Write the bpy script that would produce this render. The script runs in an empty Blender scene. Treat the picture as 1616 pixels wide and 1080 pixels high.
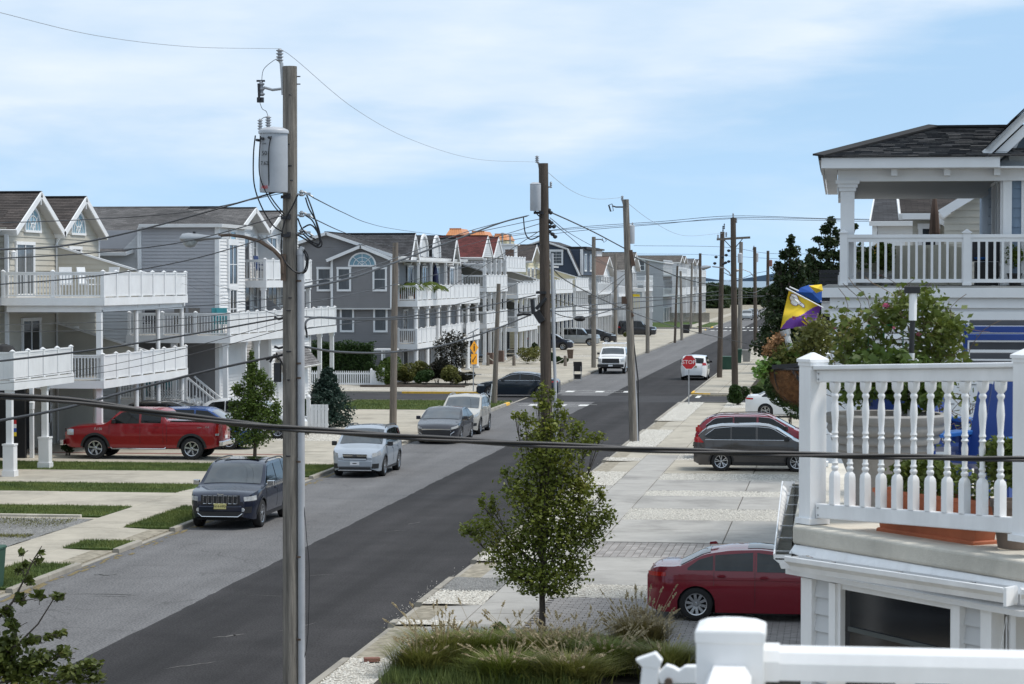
import bpy,bmesh,math,random
from math import sin,cos,tan,atan,atan2,pi,sqrt,radians,hypot
from mathutils import Vector,Matrix
random.seed(7)
R=random.Random(11)
C=bpy.context.scene.collection
S=bpy.context.scene
# ---------------------------------------------------------------- camera
FPX=55/23.5*1616
YAW=atan(517/FPX);PIT=atan(99/FPX);CAMZ=6.8
cam_d=bpy.data.cameras.new('camera');cam=bpy.data.objects.new('camera',cam_d);C.objects.link(cam)
cam.location=(0,0,CAMZ);cam.rotation_euler=(pi/2-PIT,0,YAW)
cam_d.lens=55;cam_d.sensor_width=23.5;cam_d.sensor_fit='HORIZONTAL'
cam_d.clip_start=.1;cam_d.clip_end=60000
cam_d.dof.use_dof=True;cam_d.dof.focus_distance=62;cam_d.dof.aperture_fstop=9
S.camera=cam
# ---------------------------------------------------------------- sky, sun, exposure
SUN_EL,SUN_AZ=radians(60),radians(88)      # azimuth clockwise from +Y
w=bpy.data.worlds.new('World');S.world=w;w.use_nodes=True
nt=w.node_tree;N=nt.nodes;Lk=nt.links;N.clear()
out=N.new('ShaderNodeOutputWorld');bg=N.new('ShaderNodeBackground')
sky=N.new('ShaderNodeTexSky');sky.sky_type='NISHITA';sky.sun_disc=False
sky.sun_elevation=SUN_EL;sky.sun_rotation=SUN_AZ;sky.air_density=1.0;sky.dust_density=.5;sky.ozone_density=1.5;sky.altitude=0
tc=N.new('ShaderNodeTexCoord');lift=N.new('ShaderNodeVectorMath');lift.operation='ADD';lift.inputs[1].default_value=(0,0,.22);Lk.new(tc.outputs['Generated'],lift.inputs[0]);Lk.new(lift.outputs[0],sky.inputs['Vector']);sep=N.new('ShaderNodeSeparateXYZ');Lk.new(tc.outputs['Generated'],sep.inputs[0])
def wm(op,a,b=None,c=None,clamp=False):
    n=N.new('ShaderNodeMath');n.operation=op;n.use_clamp=clamp
    for i,v in enumerate((a,b,c)):
        if v is None: continue
        if isinstance(v,(int,float)): n.inputs[i].default_value=v
        else: Lk.new(v,n.inputs[i])
    return n.outputs[0]
mp=N.new('ShaderNodeMapping');mp.inputs['Scale'].default_value=(5,5,26);mp.inputs['Rotation'].default_value=(0,radians(-14),0);Lk.new(tc.outputs['Generated'],mp.inputs[0])
n1=N.new('ShaderNodeTexNoise');n1.inputs['Scale'].default_value=1.0;n1.inputs['Detail'].default_value=7;n1.inputs['Roughness'].default_value=.55;n1.inputs['Distortion'].default_value=.35;Lk.new(mp.outputs[0],n1.inputs['Vector'])
mp2=N.new('ShaderNodeMapping');mp2.inputs['Scale'].default_value=(14,14,60);mp2.inputs['Rotation'].default_value=(0,radians(-12),0);Lk.new(tc.outputs['Generated'],mp2.inputs[0])
n2=N.new('ShaderNodeTexNoise');n2.inputs['Scale'].default_value=1.0;n2.inputs['Detail'].default_value=6;Lk.new(mp2.outputs[0],n2.inputs['Vector'])
bnd=wm('MAXIMUM',wm('MULTIPLY_ADD',sep.outputs[0],.36,.092),.047)      # lower edge of the cloud sheet rises to the east
h0=wm('SUBTRACT',sep.outputs[2],bnd)
h1=wm('MULTIPLY_ADD',wm('SUBTRACT',n1.outputs[0],.5),.085,h0)
h2=wm('MULTIPLY_ADD',wm('SUBTRACT',n2.outputs[0],.5),.035,h1)
veil=wm('MULTIPLY_ADD',h2,30,.40,True)
dens=wm('MULTIPLY',veil,wm('MULTIPLY_ADD',n2.outputs[0],1.1,.16,True))
low=wm('MULTIPLY_ADD',wm('SUBTRACT',n1.outputs[0],.52),2.2,.10,True)  # thin high haze streaks everywhere
hz=wm('MULTIPLY_ADD',wm('MAXIMUM',wm('SUBTRACT',.07,sep.outputs[2]),0),4,.62)
dens=wm('MAXIMUM',wm('MULTIPLY',dens,.97),wm('MULTIPLY',low,.6))
hm=N.new('ShaderNodeMix');hm.data_type='RGBA';Lk.new(hz,hm.inputs['Factor']);hm.inputs['B'].default_value=(4.2,6.0,7.95,1)
tint=N.new('ShaderNodeMix');tint.data_type='RGBA';tint.blend_type='MULTIPLY';tint.inputs['Factor'].default_value=1
Lk.new(sky.outputs[0],tint.inputs['A']);tint.inputs['B'].default_value=(.92,1.08,1.06,1)
mixc=N.new('ShaderNodeMix');mixc.data_type='RGBA';Lk.new(dens,mixc.inputs['Factor']);Lk.new(tint.outputs['Result'],hm.inputs['A']);Lk.new(hm.outputs['Result'],mixc.inputs['A'])
mixc.inputs['B'].default_value=(6.2,6.85,7.6,1)
Lk.new(mixc.outputs['Result'],bg.inputs[0]);bg.inputs[1].default_value=.093;Lk.new(bg.outputs[0],out.inputs[0])
sun_d=bpy.data.lights.new('sun','SUN');sun=bpy.data.objects.new('sun',sun_d);C.objects.link(sun)
sun_d.energy=2.1;sun_d.angle=radians(16);sun_d.color=(1,.945,.87)
sd=Vector((sin(SUN_AZ)*cos(SUN_EL),cos(SUN_AZ)*cos(SUN_EL),sin(SUN_EL)))
sun.rotation_euler=sd.to_track_quat('Z','Y').to_euler();sun.location=(0,-20,60)
S.view_settings.view_transform='Standard';S.view_settings.look='None';S.view_settings.gamma=1;S.view_settings.exposure=0.58
S.render.engine='CYCLES'
try:
    S.cycles.max_bounces=6;S.cycles.transparent_max_bounces=8;S.cycles.use_denoising=True
except Exception: pass
# ---------------------------------------------------------------- measuring helpers (photo pixel -> point of the place at a known depth)
def ray(px,py):
    r=(px-808)/FPX;u=(540-py)/FPX
    a,p=YAW,PIT
    return (-sin(a)*cos(p)+r*cos(a)-u*sin(a)*sin(p),cos(a)*cos(p)+r*sin(a)+u*cos(a)*sin(p),-sin(p)+u*cos(p))
def G(px,py,z=.1):
    d=ray(px,py);t=(z-CAMZ)/d[2];return Vector((d[0]*t,d[1]*t,z))
def P(px,py,Y):
    d=ray(px,py);t=Y/d[1];return Vector((d[0]*t,Y,CAMZ+d[2]*t))
def PX(px,py,X):
    d=ray(px,py);t=X/d[0];return Vector((X,d[1]*t,CAMZ+d[2]*t))
# ---------------------------------------------------------------- materials
MATS={}
def mat(name,col,rough=.6,metal=0,var=.12,scale=3,bump=0,bscale=60,stretch=None,coat=0,ior=None,trans=0,emit=None,col2=None,spec=None,objvar=0):
    if name in MATS: return MATS[name]
    m=bpy.data.materials.new(name);m.use_nodes=True;MATS[name]=m
    t=m.node_tree;b=t.nodes['Principled BSDF'];L=t.links
    b.inputs['Roughness'].default_value=rough;b.inputs['Metallic'].default_value=metal
    if coat: b.inputs['Coat Weight'].default_value=coat;b.inputs['Coat Roughness'].default_value=.04
    if spec is not None: b.inputs['Specular IOR Level'].default_value=spec
    tcn=t.nodes.new('ShaderNodeTexCoord');mpn=t.nodes.new('ShaderNodeMapping');L.new(tcn.outputs['Object'],mpn.inputs[0])
    if stretch: mpn.inputs['Scale'].default_value=stretch
    nz=t.nodes.new('ShaderNodeTexNoise');nz.inputs['Scale'].default_value=scale;nz.inputs['Detail'].default_value=6;nz.inputs['Roughness'].default_value=.62
    L.new(mpn.outputs[0],nz.inputs['Vector'])
    rp=t.nodes.new('ShaderNodeValToRGB');e=rp.color_ramp.elements
    c2=col2 or tuple(min(1,c*(1+var)) for c in col);c1=tuple(c*(1-var) for c in col)
    e[0].position=.3;e[0].color=(*c1,1);e[1].position=.7;e[1].color=(*c2,1)
    L.new(nz.outputs[0],rp.inputs[0]);src=rp.outputs[0]
    if objvar:
        oi=t.nodes.new('ShaderNodeObjectInfo');hs=t.nodes.new('ShaderNodeHueSaturation')
        mr=t.nodes.new('ShaderNodeMapRange');mr.inputs['To Min'].default_value=1-objvar;mr.inputs['To Max'].default_value=1+objvar
        L.new(oi.outputs['Random'],mr.inputs[0]);L.new(mr.outputs[0],hs.inputs['Value']);L.new(src,hs.inputs['Color']);src=hs.outputs[0]
    L.new(src,b.inputs['Base Color'])
    if bump:
        n3=t.nodes.new('ShaderNodeTexNoise');n3.inputs['Scale'].default_value=bscale;n3.inputs['Detail'].default_value=4;L.new(mpn.outputs[0],n3.inputs['Vector'])
        bp=t.nodes.new('ShaderNodeBump');bp.inputs['Strength'].default_value=bump;bp.inputs['Distance'].default_value=.02
        L.new(n3.outputs[0],bp.inputs['Height']);L.new(bp.outputs[0],b.inputs['Normal'])
    if trans: b.inputs['Transmission Weight'].default_value=trans
    if emit: b.inputs['Emission Color'].default_value=(*emit[:3],1);b.inputs['Emission Strength'].default_value=emit[3]
    return m
def nodes_of(m): return m.node_tree.nodes,m.node_tree.links,m.node_tree.nodes['Principled BSDF']
def speckle(name,a,b,cell,rough=.9,big=None,mid=.5,bump=.4,contrast=1.0,big_scale=.5,cracks=0,lanes=0):
    """ground surface: fine grain between colours a and b, broad tone changes"""
    m=bpy.data.materials.new(name);m.use_nodes=True;MATS[name]=m
    Nn,L,bs=nodes_of(m);bs.inputs['Roughness'].default_value=rough
    tcn=Nn.new('ShaderNodeTexCoord')
    v=Nn.new('ShaderNodeTexNoise');v.inputs['Scale'].default_value=cell;v.inputs['Detail'].default_value=3;L.new(tcn.outputs['Object'],v.inputs['Vector'])
    rp=Nn.new('ShaderNodeValToRGB');e=rp.color_ramp.elements;bs.inputs['Specular IOR Level'].default_value=.2;e[0].position=mid-.14/contrast;e[0].color=(*a,1);e[1].position=mid+.14/contrast;e[1].color=(*b,1);L.new(v.outputs[0],rp.inputs[0])
    g=Nn.new('ShaderNodeTexNoise');g.inputs['Scale'].default_value=big_scale;g.inputs['Detail'].default_value=7;g.inputs['Roughness'].default_value=.65;L.new(tcn.outputs['Object'],g.inputs['Vector'])
    r2=Nn.new('ShaderNodeMapRange');r2.inputs['From Min'].default_value=.3;r2.inputs['From Max'].default_value=.7
    lo,hi=big or (.86,1.12);r2.inputs['To Min'].default_value=lo;r2.inputs['To Max'].default_value=hi;L.new(g.outputs[0],r2.inputs[0])
    hs=Nn.new('ShaderNodeHueSaturation');L.new(rp.outputs[0],hs.inputs['Color']);L.new(r2.outputs[0],hs.inputs['Value'])
    src=hs.outputs[0]
    if lanes:      # tyre polished bands and drips along the street
        mpl=Nn.new('ShaderNodeMapping');mpl.inputs['Scale'].default_value=(1.1,.035,1);L.new(tcn.outputs['Object'],mpl.inputs[0])
        ln=Nn.new('ShaderNodeTexNoise');ln.inputs['Scale'].default_value=1.0;ln.inputs['Detail'].default_value=5;L.new(mpl.outputs[0],ln.inputs['Vector'])
        lr=Nn.new('ShaderNodeMapRange');lr.inputs['From Min'].default_value=.32;lr.inputs['From Max'].default_value=.68;lr.inputs['To Min'].default_value=1-lanes;lr.inputs['To Max'].default_value=1+lanes;L.new(ln.outputs[0],lr.inputs[0])
        hl_=Nn.new('ShaderNodeHueSaturation');L.new(src,hl_.inputs['Color']);L.new(lr.outputs[0],hl_.inputs['Value']);src=hl_.outputs[0]
    if cracks:
        wp=Nn.new('ShaderNodeTexNoise');wp.inputs['Scale'].default_value=.9;wp.inputs['Detail'].default_value=5;L.new(tcn.outputs['Object'],wp.inputs['Vector'])
        ad=Nn.new('ShaderNodeVectorMath');ad.operation='MULTIPLY_ADD';L.new(wp.outputs['Color'],ad.inputs[0]);ad.inputs[1].default_value=(1.6,1.6,1.6);L.new(tcn.outputs['Object'],ad.inputs[2])
        vo=Nn.new('ShaderNodeTexVoronoi');vo.feature='DISTANCE_TO_EDGE';vo.inputs['Scale'].default_value=.16;L.new(ad.outputs[0],vo.inputs['Vector'])
        cr=Nn.new('ShaderNodeMapRange');cr.inputs['From Min'].default_value=.001;cr.inputs['From Max'].default_value=.006;cr.inputs['To Min'].default_value=cracks;cr.inputs['To Max'].default_value=1;L.new(vo.outputs[0],cr.inputs[0])
        h2_=Nn.new('ShaderNodeHueSaturation');L.new(src,h2_.inputs['Color']);L.new(cr.outputs[0],h2_.inputs['Value']);src=h2_.outputs[0]
    L.new(src,bs.inputs['Base Color'])
    bp=Nn.new('ShaderNodeBump');bp.inputs['Strength'].default_value=bump;bp.inputs['Distance'].default_value=.02;L.new(v.outputs[0],bp.inputs['Height']);L.new(bp.outputs[0],bs.inputs['Normal'])
    return m
asph_old=speckle('asphalt_worn',(.082,.082,.085),(.190,.188,.190),22,big=(.84,1.12),cracks=.72,contrast=.9,lanes=.12)
asph_new=speckle('asphalt_fresh',(.018,.0172,.018),(.041,.039,.040),26,big=(.78,1.28),bump=.2,lanes=.28)
asph_cross=speckle('asphalt_cross',(.030,.030,.032),(.058,.057,.060),26,big=(.8,1.2),bump=.2)
gravel_w=speckle('gravel_white',(.19,.175,.15),(.60,.57,.51),20,bump=1,big=(.85,1.1),contrast=.8)
gravel_t=speckle('gravel_tan',(.19,.18,.16),(.58,.56,.51),20,bump=1,contrast=.8)
gravel_g=speckle('gravel_grey',(.09,.09,.09),(.27,.27,.26),20,bump=1)
sand=speckle('sandy_ground',(.20,.18,.14),(.33,.30,.24),6,bump=.5)
soil=speckle('soil',(.03,.026,.02),(.07,.06,.045),12,bump=.6)
def concrete(name,col,objvar=.05):
    m=mat(name,col,rough=.88,var=.10,scale=1.3,bump=.25,bscale=90,objvar=objvar)
    Nn,L,bs=nodes_of(m)
    src=bs.inputs['Base Color'].links[0].from_socket
    tcn=Nn.new('ShaderNodeTexCoord');n_=Nn.new('ShaderNodeTexNoise');n_.inputs['Scale'].default_value=.35;n_.inputs['Detail'].default_value=8;n_.inputs['Roughness'].default_value=.72
    L.new(tcn.outputs['Object'],n_.inputs['Vector']);r_=Nn.new('ShaderNodeMapRange');r_.inputs['From Min'].default_value=.36;r_.inputs['From Max'].default_value=.52;r_.inputs['To Min'].default_value=.70;r_.inputs['To Max'].default_value=1.0
    L.new(n_.outputs[0],r_.inputs[0]);h_=Nn.new('ShaderNodeHueSaturation');L.new(src,h_.inputs['Color']);L.new(r_.outputs[0],h_.inputs['Value']);L.new(h_.outputs[0],bs.inputs['Base Color'])
    return m
conc_g=concrete('concrete_grey',(.335,.325,.305));conc_w=concrete('concrete_warm',(.375,.345,.285));conc_k=concrete('concrete_kerb',(.30,.28,.24),0)
conc_a=concrete('concrete_coping',(.60,.565,.49),0)
yellow_p=mat('yellow_paint',(.72,.42,.04),.7,var=.2,scale=6);white_road=mat('road_paint',(.62,.62,.60),.8,var=.22,scale=9)
paver_m=mat('paver',(.27,.255,.245),.9,var=.18,scale=3,bump=.3,objvar=.22)
paver_red=mat('paver_red',(.22,.10,.08),.9,var=.2,scale=3)
grass_m=mat('grass_blades',(.060,.115,.018),.7,var=.35,scale=.7,col2=(.17,.20,.045))
grass_b=speckle('turf',(.035,.060,.014),(.075,.115,.028),14,bump=1)
vinyl=mat('white_vinyl',(.73,.735,.74),.42,var=.08,scale=.9)
vinyl_near=mat('white_vinyl_near',(.78,.785,.79),.38,var=.08,scale=5,stretch=(1,1,.35),bump=.06,bscale=12)
trim=mat('white_trim',(.74,.745,.75),.5,var=.06,scale=1.5)
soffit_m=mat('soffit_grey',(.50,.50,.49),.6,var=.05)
side_tan=mat('siding_tan',(.455,.43,.37),.6,var=.07,scale=1)
side_tan2=mat('siding_beige',(.50,.47,.40),.6,var=.07,scale=1)
side_grey=mat('siding_grey',(.40,.40,.42),.6,var=.05,scale=1)
side_dgrey=mat('siding_slate',(.195,.19,.193),.6,var=.06,scale=1)
side_white=mat('siding_white',(.70,.70,.70),.6,var=.05,scale=1)
side_lgrey=mat('siding_light_grey',(.52,.53,.54),.6,var=.05,scale=1)
side_cream=mat('siding_cream',(.60,.54,.36),.6,var=.05,scale=1)
side_navy=mat('siding_navy',(.035,.05,.08),.6,var=.1,scale=1)
side_olive=mat('siding_olive',(.22,.21,.18),.6,var=.1,scale=1)
side_blue=mat('siding_blue',(.20,.27,.36),.6,var=.1,scale=1)
cedar=mat('cedar_shakes',(.15,.10,.08),.85,var=.3,scale=6,bump=.5,bscale=20)
def shingle(name,col,var=.28):
    m=bpy.data.materials.new(name);m.use_nodes=True;MATS[name]=m
    Nn,L,bs=nodes_of(m);bs.inputs['Roughness'].default_value=.92
    tcn=Nn.new('ShaderNodeTexCoord');mpn=Nn.new('ShaderNodeMapping');L.new(tcn.outputs['UV'],mpn.inputs[0])
    br=Nn.new('ShaderNodeTexBrick');br.inputs['Scale'].default_value=1;br.inputs['Brick Width'].default_value=.30;br.inputs['Row Height'].default_value=.145;br.inputs['Mortar Size'].default_value=.006
    br.inputs['Color1'].default_value=(*[c*(1-var) for c in col],1);br.inputs['Color2'].default_value=(*[c*(1+var) for c in col],1);br.inputs['Mortar'].default_value=(*[c*.35 for c in col],1)
    L.new(mpn.outputs[0],br.inputs['Vector'])
    nz=Nn.new('ShaderNodeTexNoise');nz.inputs['Scale'].default_value=1.2;nz.inputs['Detail'].default_value=7;L.new(tcn.outputs['Object'],nz.inputs['Vector'])
    r_=Nn.new('ShaderNodeMapRange');r_.inputs['From Min'].default_value=.3;r_.inputs['From Max'].default_value=.7;r_.inputs['To Min'].default_value=.75;r_.inputs['To Max'].default_value=1.25;L.new(nz.outputs[0],r_.inputs[0])
    hs=Nn.new('ShaderNodeHueSaturation');L.new(br.outputs['Color'],hs.inputs['Color']);L.new(r_.outputs[0],hs.inputs['Value']);L.new(hs.outputs[0],bs.inputs['Base Color'])
    bp=Nn.new('ShaderNodeBump');bp.inputs['Strength'].default_value=.8;bp.inputs['Distance'].default_value=.02;bp.invert=True;L.new(br.outputs['Fac'],bp.inputs['Height']);L.new(bp.outputs[0],bs.inputs['Normal'])
    return m
sh_brown=shingle('shingle_brown',(.060,.050,.046));sh_grey=shingle('shingle_grey',(.155,.15,.15));sh_dark=shingle('shingle_charcoal',(.060,.060,.065))
sh_red=shingle('shingle_red',(.105,.024,.022));sh_black=shingle('shingle_black',(.040,.040,.043));sh_tan=shingle('shingle_weathered',(.11,.10,.09))
copper=mat('orange_metal_roof',(.56,.24,.10),.5,var=.12,scale=1)
glass_d=mat('window_glass',(.018,.020,.024),.06,var=.5,scale=.6,spec=.6)
glass_c=mat('window_glass_blinds',(.10,.11,.12),.12,var=.35,scale=.7,stretch=(6,1,.6),spec=.6)
glass_b=mat('window_glass_sky',(.20,.34,.42),.06,var=.25,scale=1,spec=.8)
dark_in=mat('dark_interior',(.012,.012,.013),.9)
wood_p=mat('pole_wood',(.185,.158,.132),.9,var=.38,scale=2.2,stretch=(9,9,.5),bump=1,bscale=14)
wood_d=mat('pole_wood_dark',(.085,.066,.052),.9,var=.38,scale=2.2,stretch=(9,9,.5),bump=1,bscale=14)
wood_g=mat('pole_wood_grey',(.20,.18,.155),.9,var=.5,scale=2.2,stretch=(9,9,.5),bump=1,bscale=14)
metal_g=mat('galvanised',(.42,.43,.44),.45,.6,var=.1);metal_d=mat('dark_metal',(.04,.04,.045),.5,.4,var=.2)
xf_m=mat('transformer_paint',(.40,.42,.45),.42,var=.10,scale=2.5);ceramic=mat('insulator_grey',(.30,.31,.33),.25,var=.1)
rubber=mat('cable_black',(.014,.014,.016),.5,var=.2);rust=mat('rusty_steel',(.14,.10,.075),.8,.3,var=.4,scale=12)
red_s=mat('sign_red',(.52,.018,.022),.45,var=.06);white_s=mat('sign_white',(.80,.80,.80),.45,var=.03);orange_s=mat('sign_orange',(.86,.36,.012),.5,var=.04);black_s=mat('sign_black',(.015,.015,.015),.5)
tyre=mat('tyre',(.016,.016,.017),.85,var=.2);rim=mat('alloy_rim',(.50,.51,.53),.25,.85,var=.05);rim_d=mat('alloy_dark',(.10,.10,.105),.4,.7)
blackp=mat('black_plastic',(.018,.018,.020),.5,var=.15);chrome=mat('chrome',(.72,.73,.75),.12,1,var=.03)
lens_red=mat('tail_lens',(.42,.012,.010),.15,var=.1,coat=.6);lens_w=mat('head_lens',(.52,.54,.56),.08,.3,var=.25,scale=20,coat=.8)
car_glass=mat('car_glass',(.006,.008,.009),.04,var=.2,spec=.42)
car_glass_l=mat('car_glass_pale',(.02,.025,.027),.03,var=.8,scale=2.0,spec=1.0,coat=1)
plate_y=mat('plate_yellow',(.62,.55,.22),.5);plate_w=mat('plate_white',(.70,.71,.73),.5)
def paint(name,col,metal=.35,rough=.3): return mat('paint_'+name,col,.5,metal*.4,var=.03,scale=1,coat=1,spec=.25)
bark=mat('bark',(.075,.060,.048),.9,var=.35,scale=9,stretch=(3,3,.6),bump=.8,bscale=30)
def leafm(name,c1,c2,c3=None,scale=1.1):
    m=bpy.data.materials.new(name);m.use_nodes=True;MATS[name]=m
    Nn,L,bs=nodes_of(m);bs.inputs['Roughness'].default_value=.5;bs.inputs['Specular IOR Level'].default_value=.3
    tcn=Nn.new('ShaderNodeTexCoord');nz=Nn.new('ShaderNodeTexNoise');nz.inputs['Scale'].default_value=scale;nz.inputs['Detail'].default_value=8;nz.inputs['Roughness'].default_value=.8;L.new(tcn.outputs['Object'],nz.inputs['Vector'])
    rp=Nn.new('ShaderNodeValToRGB');e=rp.color_ramp.elements;e[0].position=.34;e[0].color=(*c1,1);e[1].position=.58;e[1].color=(*c2,1)
    if c3: x=e.new(.70);x.color=(*c3,1)
    L.new(nz.outputs[0],rp.inputs[0]);L.new(rp.outputs[0],bs.inputs['Base Color'])
    tr=Nn.new('ShaderNodeBsdfTranslucent');L.new(rp.outputs[0],tr.inputs[0]);mx=Nn.new('ShaderNodeMixShader');mx.inputs[0].default_value=.28
    o=Nn['Material Output'];L.new(bs.outputs[0],mx.inputs[1]);L.new(tr.outputs[0],mx.inputs[2]);L.new(mx.outputs[0],o.inputs[0]);return m
leaf_pear=leafm('leaf_pear',(.075,.11,.018),(.19,.215,.034),(.34,.19,.045),.9)
leaf_near=leafm('leaf_near',(.05,.075,.015),(.10,.12,.025),(.18,.10,.04),2)
leaf_green=leafm('leaf_green',(.045,.078,.015),(.10,.15,.028),(.16,.18,.035))
leaf_spruce=leafm('needles_blue_spruce',(.016,.038,.028),(.040,.072,.055),None,3)
leaf_conifer=leafm('needles_conifer',(.014,.028,.009),(.038,.060,.020),None,1.5)
leaf_purple=leafm('leaf_purple',(.022,.022,.016),(.045,.042,.026),(.06,.03,.03),3)
leaf_hedge=leafm('leaf_hedge',(.016,.040,.010),(.042,.080,.018),None,3)
leaf_oliv=leafm('leaf_olive',(.075,.09,.02),(.17,.17,.045),(.24,.14,.06),3)
leaf_vine=leafm('leaf_vine',(.055,.085,.018),(.13,.165,.03),(.27,.16,.06),2.2)
leaf_palm=leafm('leaf_palm',(.05,.085,.012),(.13,.17,.03),None,2)
grass_orn=leafm('ornamental_grass',(.11,.13,.028),(.22,.22,.06),(.36,.30,.12),1.6)
plume_m=leafm('grass_plume',(.36,.29,.17),(.50,.42,.27),None,8)
straw=mat('coir',(.18,.085,.035),.95,var=.45,scale=25,bump=1,bscale=60)
terracotta=mat('terracotta',(.42,.125,.055),.7,var=.15,scale=5);pot_grey=mat('planter_grey',(.27,.265,.255),.75,var=.14,scale=5)
blue_pl=mat('blue_plastic',(.010,.045,.22),.45,var=.1);blue_lt=mat('blue_plastic_pale',(.02,.11,.36),.4);slat_grey=mat('slat_grey',(.070,.073,.082),.6)
teal_m=mat('teal_plastic',(.02,.19,.22),.5);beige_c=mat('beige_cover',(.42,.40,.33),.85,var=.08);green_b=mat('bin_green',(.02,.07,.045),.6)
# ---------------------------------------------------------------- mesh helpers
class MB:
    def __init__(s): s.v=[];s.f=[];s.uv=None;s.mi=[]
    def quad(s,*p):
        n=len(s.v);s.v += [tuple(q) for q in p];s.f.append(tuple(range(n,n+len(p))));return s
    def box(s,a,b,ch=0):
        x0,y0,z0=a;x1,y1,z1=b
        n=len(s.v)
        if not ch:
            s.v += [(x0,y0,z0),(x1,y0,z0),(x1,y1,z0),(x0,y1,z0),(x0,y0,z1),(x1,y0,z1),(x1,y1,z1),(x0,y1,z1)]
            s.f += [tuple(n+i for i in q) for q in ((3,2,1,0),(4,5,6,7),(0,1,5,4),(1,2,6,5),(2,3,7,6),(3,0,4,7))]
        else:   # bevelled top edge
            s.v += [(x0,y0,z0),(x1,y0,z0),(x1,y1,z0),(x0,y1,z0),(x0,y0,z1-ch),(x1,y0,z1-ch),(x1,y1,z1-ch),(x0,y1,z1-ch),(x0+ch,y0+ch,z1),(x1-ch,y0+ch,z1),(x1-ch,y1-ch,z1),(x0+ch,y1-ch,z1)]
            for k in (0,4):
                s.f += [tuple(n+i for i in (k+j,k+(j+1) % 4,k+4+(j+1) % 4,k+4+j)) for j in range(4)]
            s.f += [tuple(n+i for i in (8,9,10,11)),tuple(n+i for i in (3,2,1,0))]
        return s
    def obox(s,c,sx,sy,sz,M=None,rz=0):
        """oriented box centred on c"""
        Mx=(M or Matrix.Rotation(rz,3,'Z'));n=len(s.v)
        for dz in (-.5,.5):
            for dx,dy in ((-.5,-.5),(.5,-.5),(.5,.5),(-.5,.5)):
                q=Mx @ Vector((dx*sx,dy*sy,dz*sz));s.v.append((c[0]+q[0],c[1]+q[1],c[2]+q[2]))
        s.f += [tuple(n+i for i in q) for q in ((3,2,1,0),(4,5,6,7),(0,1,5,4),(1,2,6,5),(2,3,7,6),(3,0,4,7))]
        return s
    def beam(s,a,b,w,h,up=(0,0,1)):
        """box from a to b, w wide, h high"""
        a=Vector(a);b=Vector(b);d=b-a;l=d.length
        if l < 1e-6: return s
        x=d/l;y=Vector(up).cross(x)
        if y.length < 1e-4: y=Vector((0,1,0)).cross(x)
        y.normalize();z=x.cross(y);c=(a+b)/2
        s.obox(c,l,w,h,Matrix((x,y,z)).transposed());return s
    def tube(s,pts,r,n=6,cap=True):
        pts=[Vector(p) for p in pts];rs=r if isinstance(r,(list,tuple)) else [r]*len(pts)
        base=len(s.v);ref=None
        for i,p in enumerate(pts):
            d=(pts[min(i+1,len(pts)-1)]-pts[max(i-1,0)])
            d=d.normalized() if d.length > 1e-9 else Vector((0,0,1))
            if ref is None: ref=d.orthogonal().normalized()
            ref=(ref-d*ref.dot(d));ref=ref.normalized() if ref.length > 1e-6 else d.orthogonal().normalized()
            q=d.cross(ref)
            for k in range(n):
                a=2*pi*k/n;o=p+ref*cos(a)*rs[i]+q*sin(a)*rs[i];s.v.append(tuple(o))
        for i in range(len(pts)-1):
            for k in range(n):
                a=base+i*n+k;b=base+i*n+(k+1) % n;s.f.append((a,b,b+n,a+n))
        if cap:
            s.f.append(tuple(base+k for k in reversed(range(n))));s.f.append(tuple(base+(len(pts)-1)*n+k for k in range(n)))
        return s
    def lathe(s,prof,n=16,c=(0,0,0),cap=True):
        base=len(s.v);ph=pi/4 if n == 4 else 0
        for r,z in prof:
            for k in range(n):
                a=2*pi*k/n+ph;s.v.append((c[0]+r*cos(a),c[1]+r*sin(a),c[2]+z))
        for i in range(len(prof)-1):
            for k in range(n):
                a=base+i*n+k;b=base+i*n+(k+1) % n;s.f.append((a,b,b+n,a+n))
        if cap:
            s.f.append(tuple(base+k for k in reversed(range(n))));s.f.append(tuple(base+(len(prof)-1)*n+k for k in range(n)))
        return s
    def prism(s,poly,ax,a0,a1):
        """poly in the two other axes (in xyz order), extruded along axis ax from a0 to a1"""
        n=len(poly);base=len(s.v)
        for a in (a0,a1):
            for u,v in poly:
                s.v.append({0: (a,u,v),1: (u,a,v),2: (u,v,a)}[ax])
        s.f.append(tuple(base+i for i in reversed(range(n))));s.f.append(tuple(base+n+i for i in range(n)))
        for i in range(n):
            j=(i+1) % n;s.f.append((base+i,base+j,base+n+j,base+n+i))
        return s
    def mesh(s,name,m,smooth=False):
        me=bpy.data.meshes.new(name);me.from_pydata(s.v,[],s.f)
        ms=m if isinstance(m,(list,tuple)) else [m]
        for q in ms: me.materials.append(q)
        if s.mi: me.polygons.foreach_set('material_index',s.mi)
        if smooth: me.polygons.foreach_set('use_smooth',[True]*len(me.polygons))
        me.update();return me
    def build(s,name,m,parent=None,loc=None,rz=0,smooth=False,kind=None,world=False):
        if not s.v: return None
        if world and parent:      # vertices given in world coordinates
            o_=parent.matrix_basis.inverted() if parent.parent is None else (parent.parent.matrix_basis @ parent.matrix_basis).inverted()
            s.v=[tuple(o_ @ Vector(q)) for q in s.v]
        o=bpy.data.objects.new(name,s.mesh(name,m,smooth));C.objects.link(o)
        if parent: o.parent=parent
        if loc is not None: o.location=loc
        if rz: o.rotation_euler[2]=rz
        if kind: o['kind']=kind
        return o
def link(name,me,parent=None,loc=(0,0,0),rz=0,sc=None,kind=None):
    o=bpy.data.objects.new(name,me);C.objects.link(o);o.parent=parent;o.location=loc;o.rotation_euler[2]=rz
    if sc: o.scale=sc
    if kind: o['kind']=kind
    return o
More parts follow.
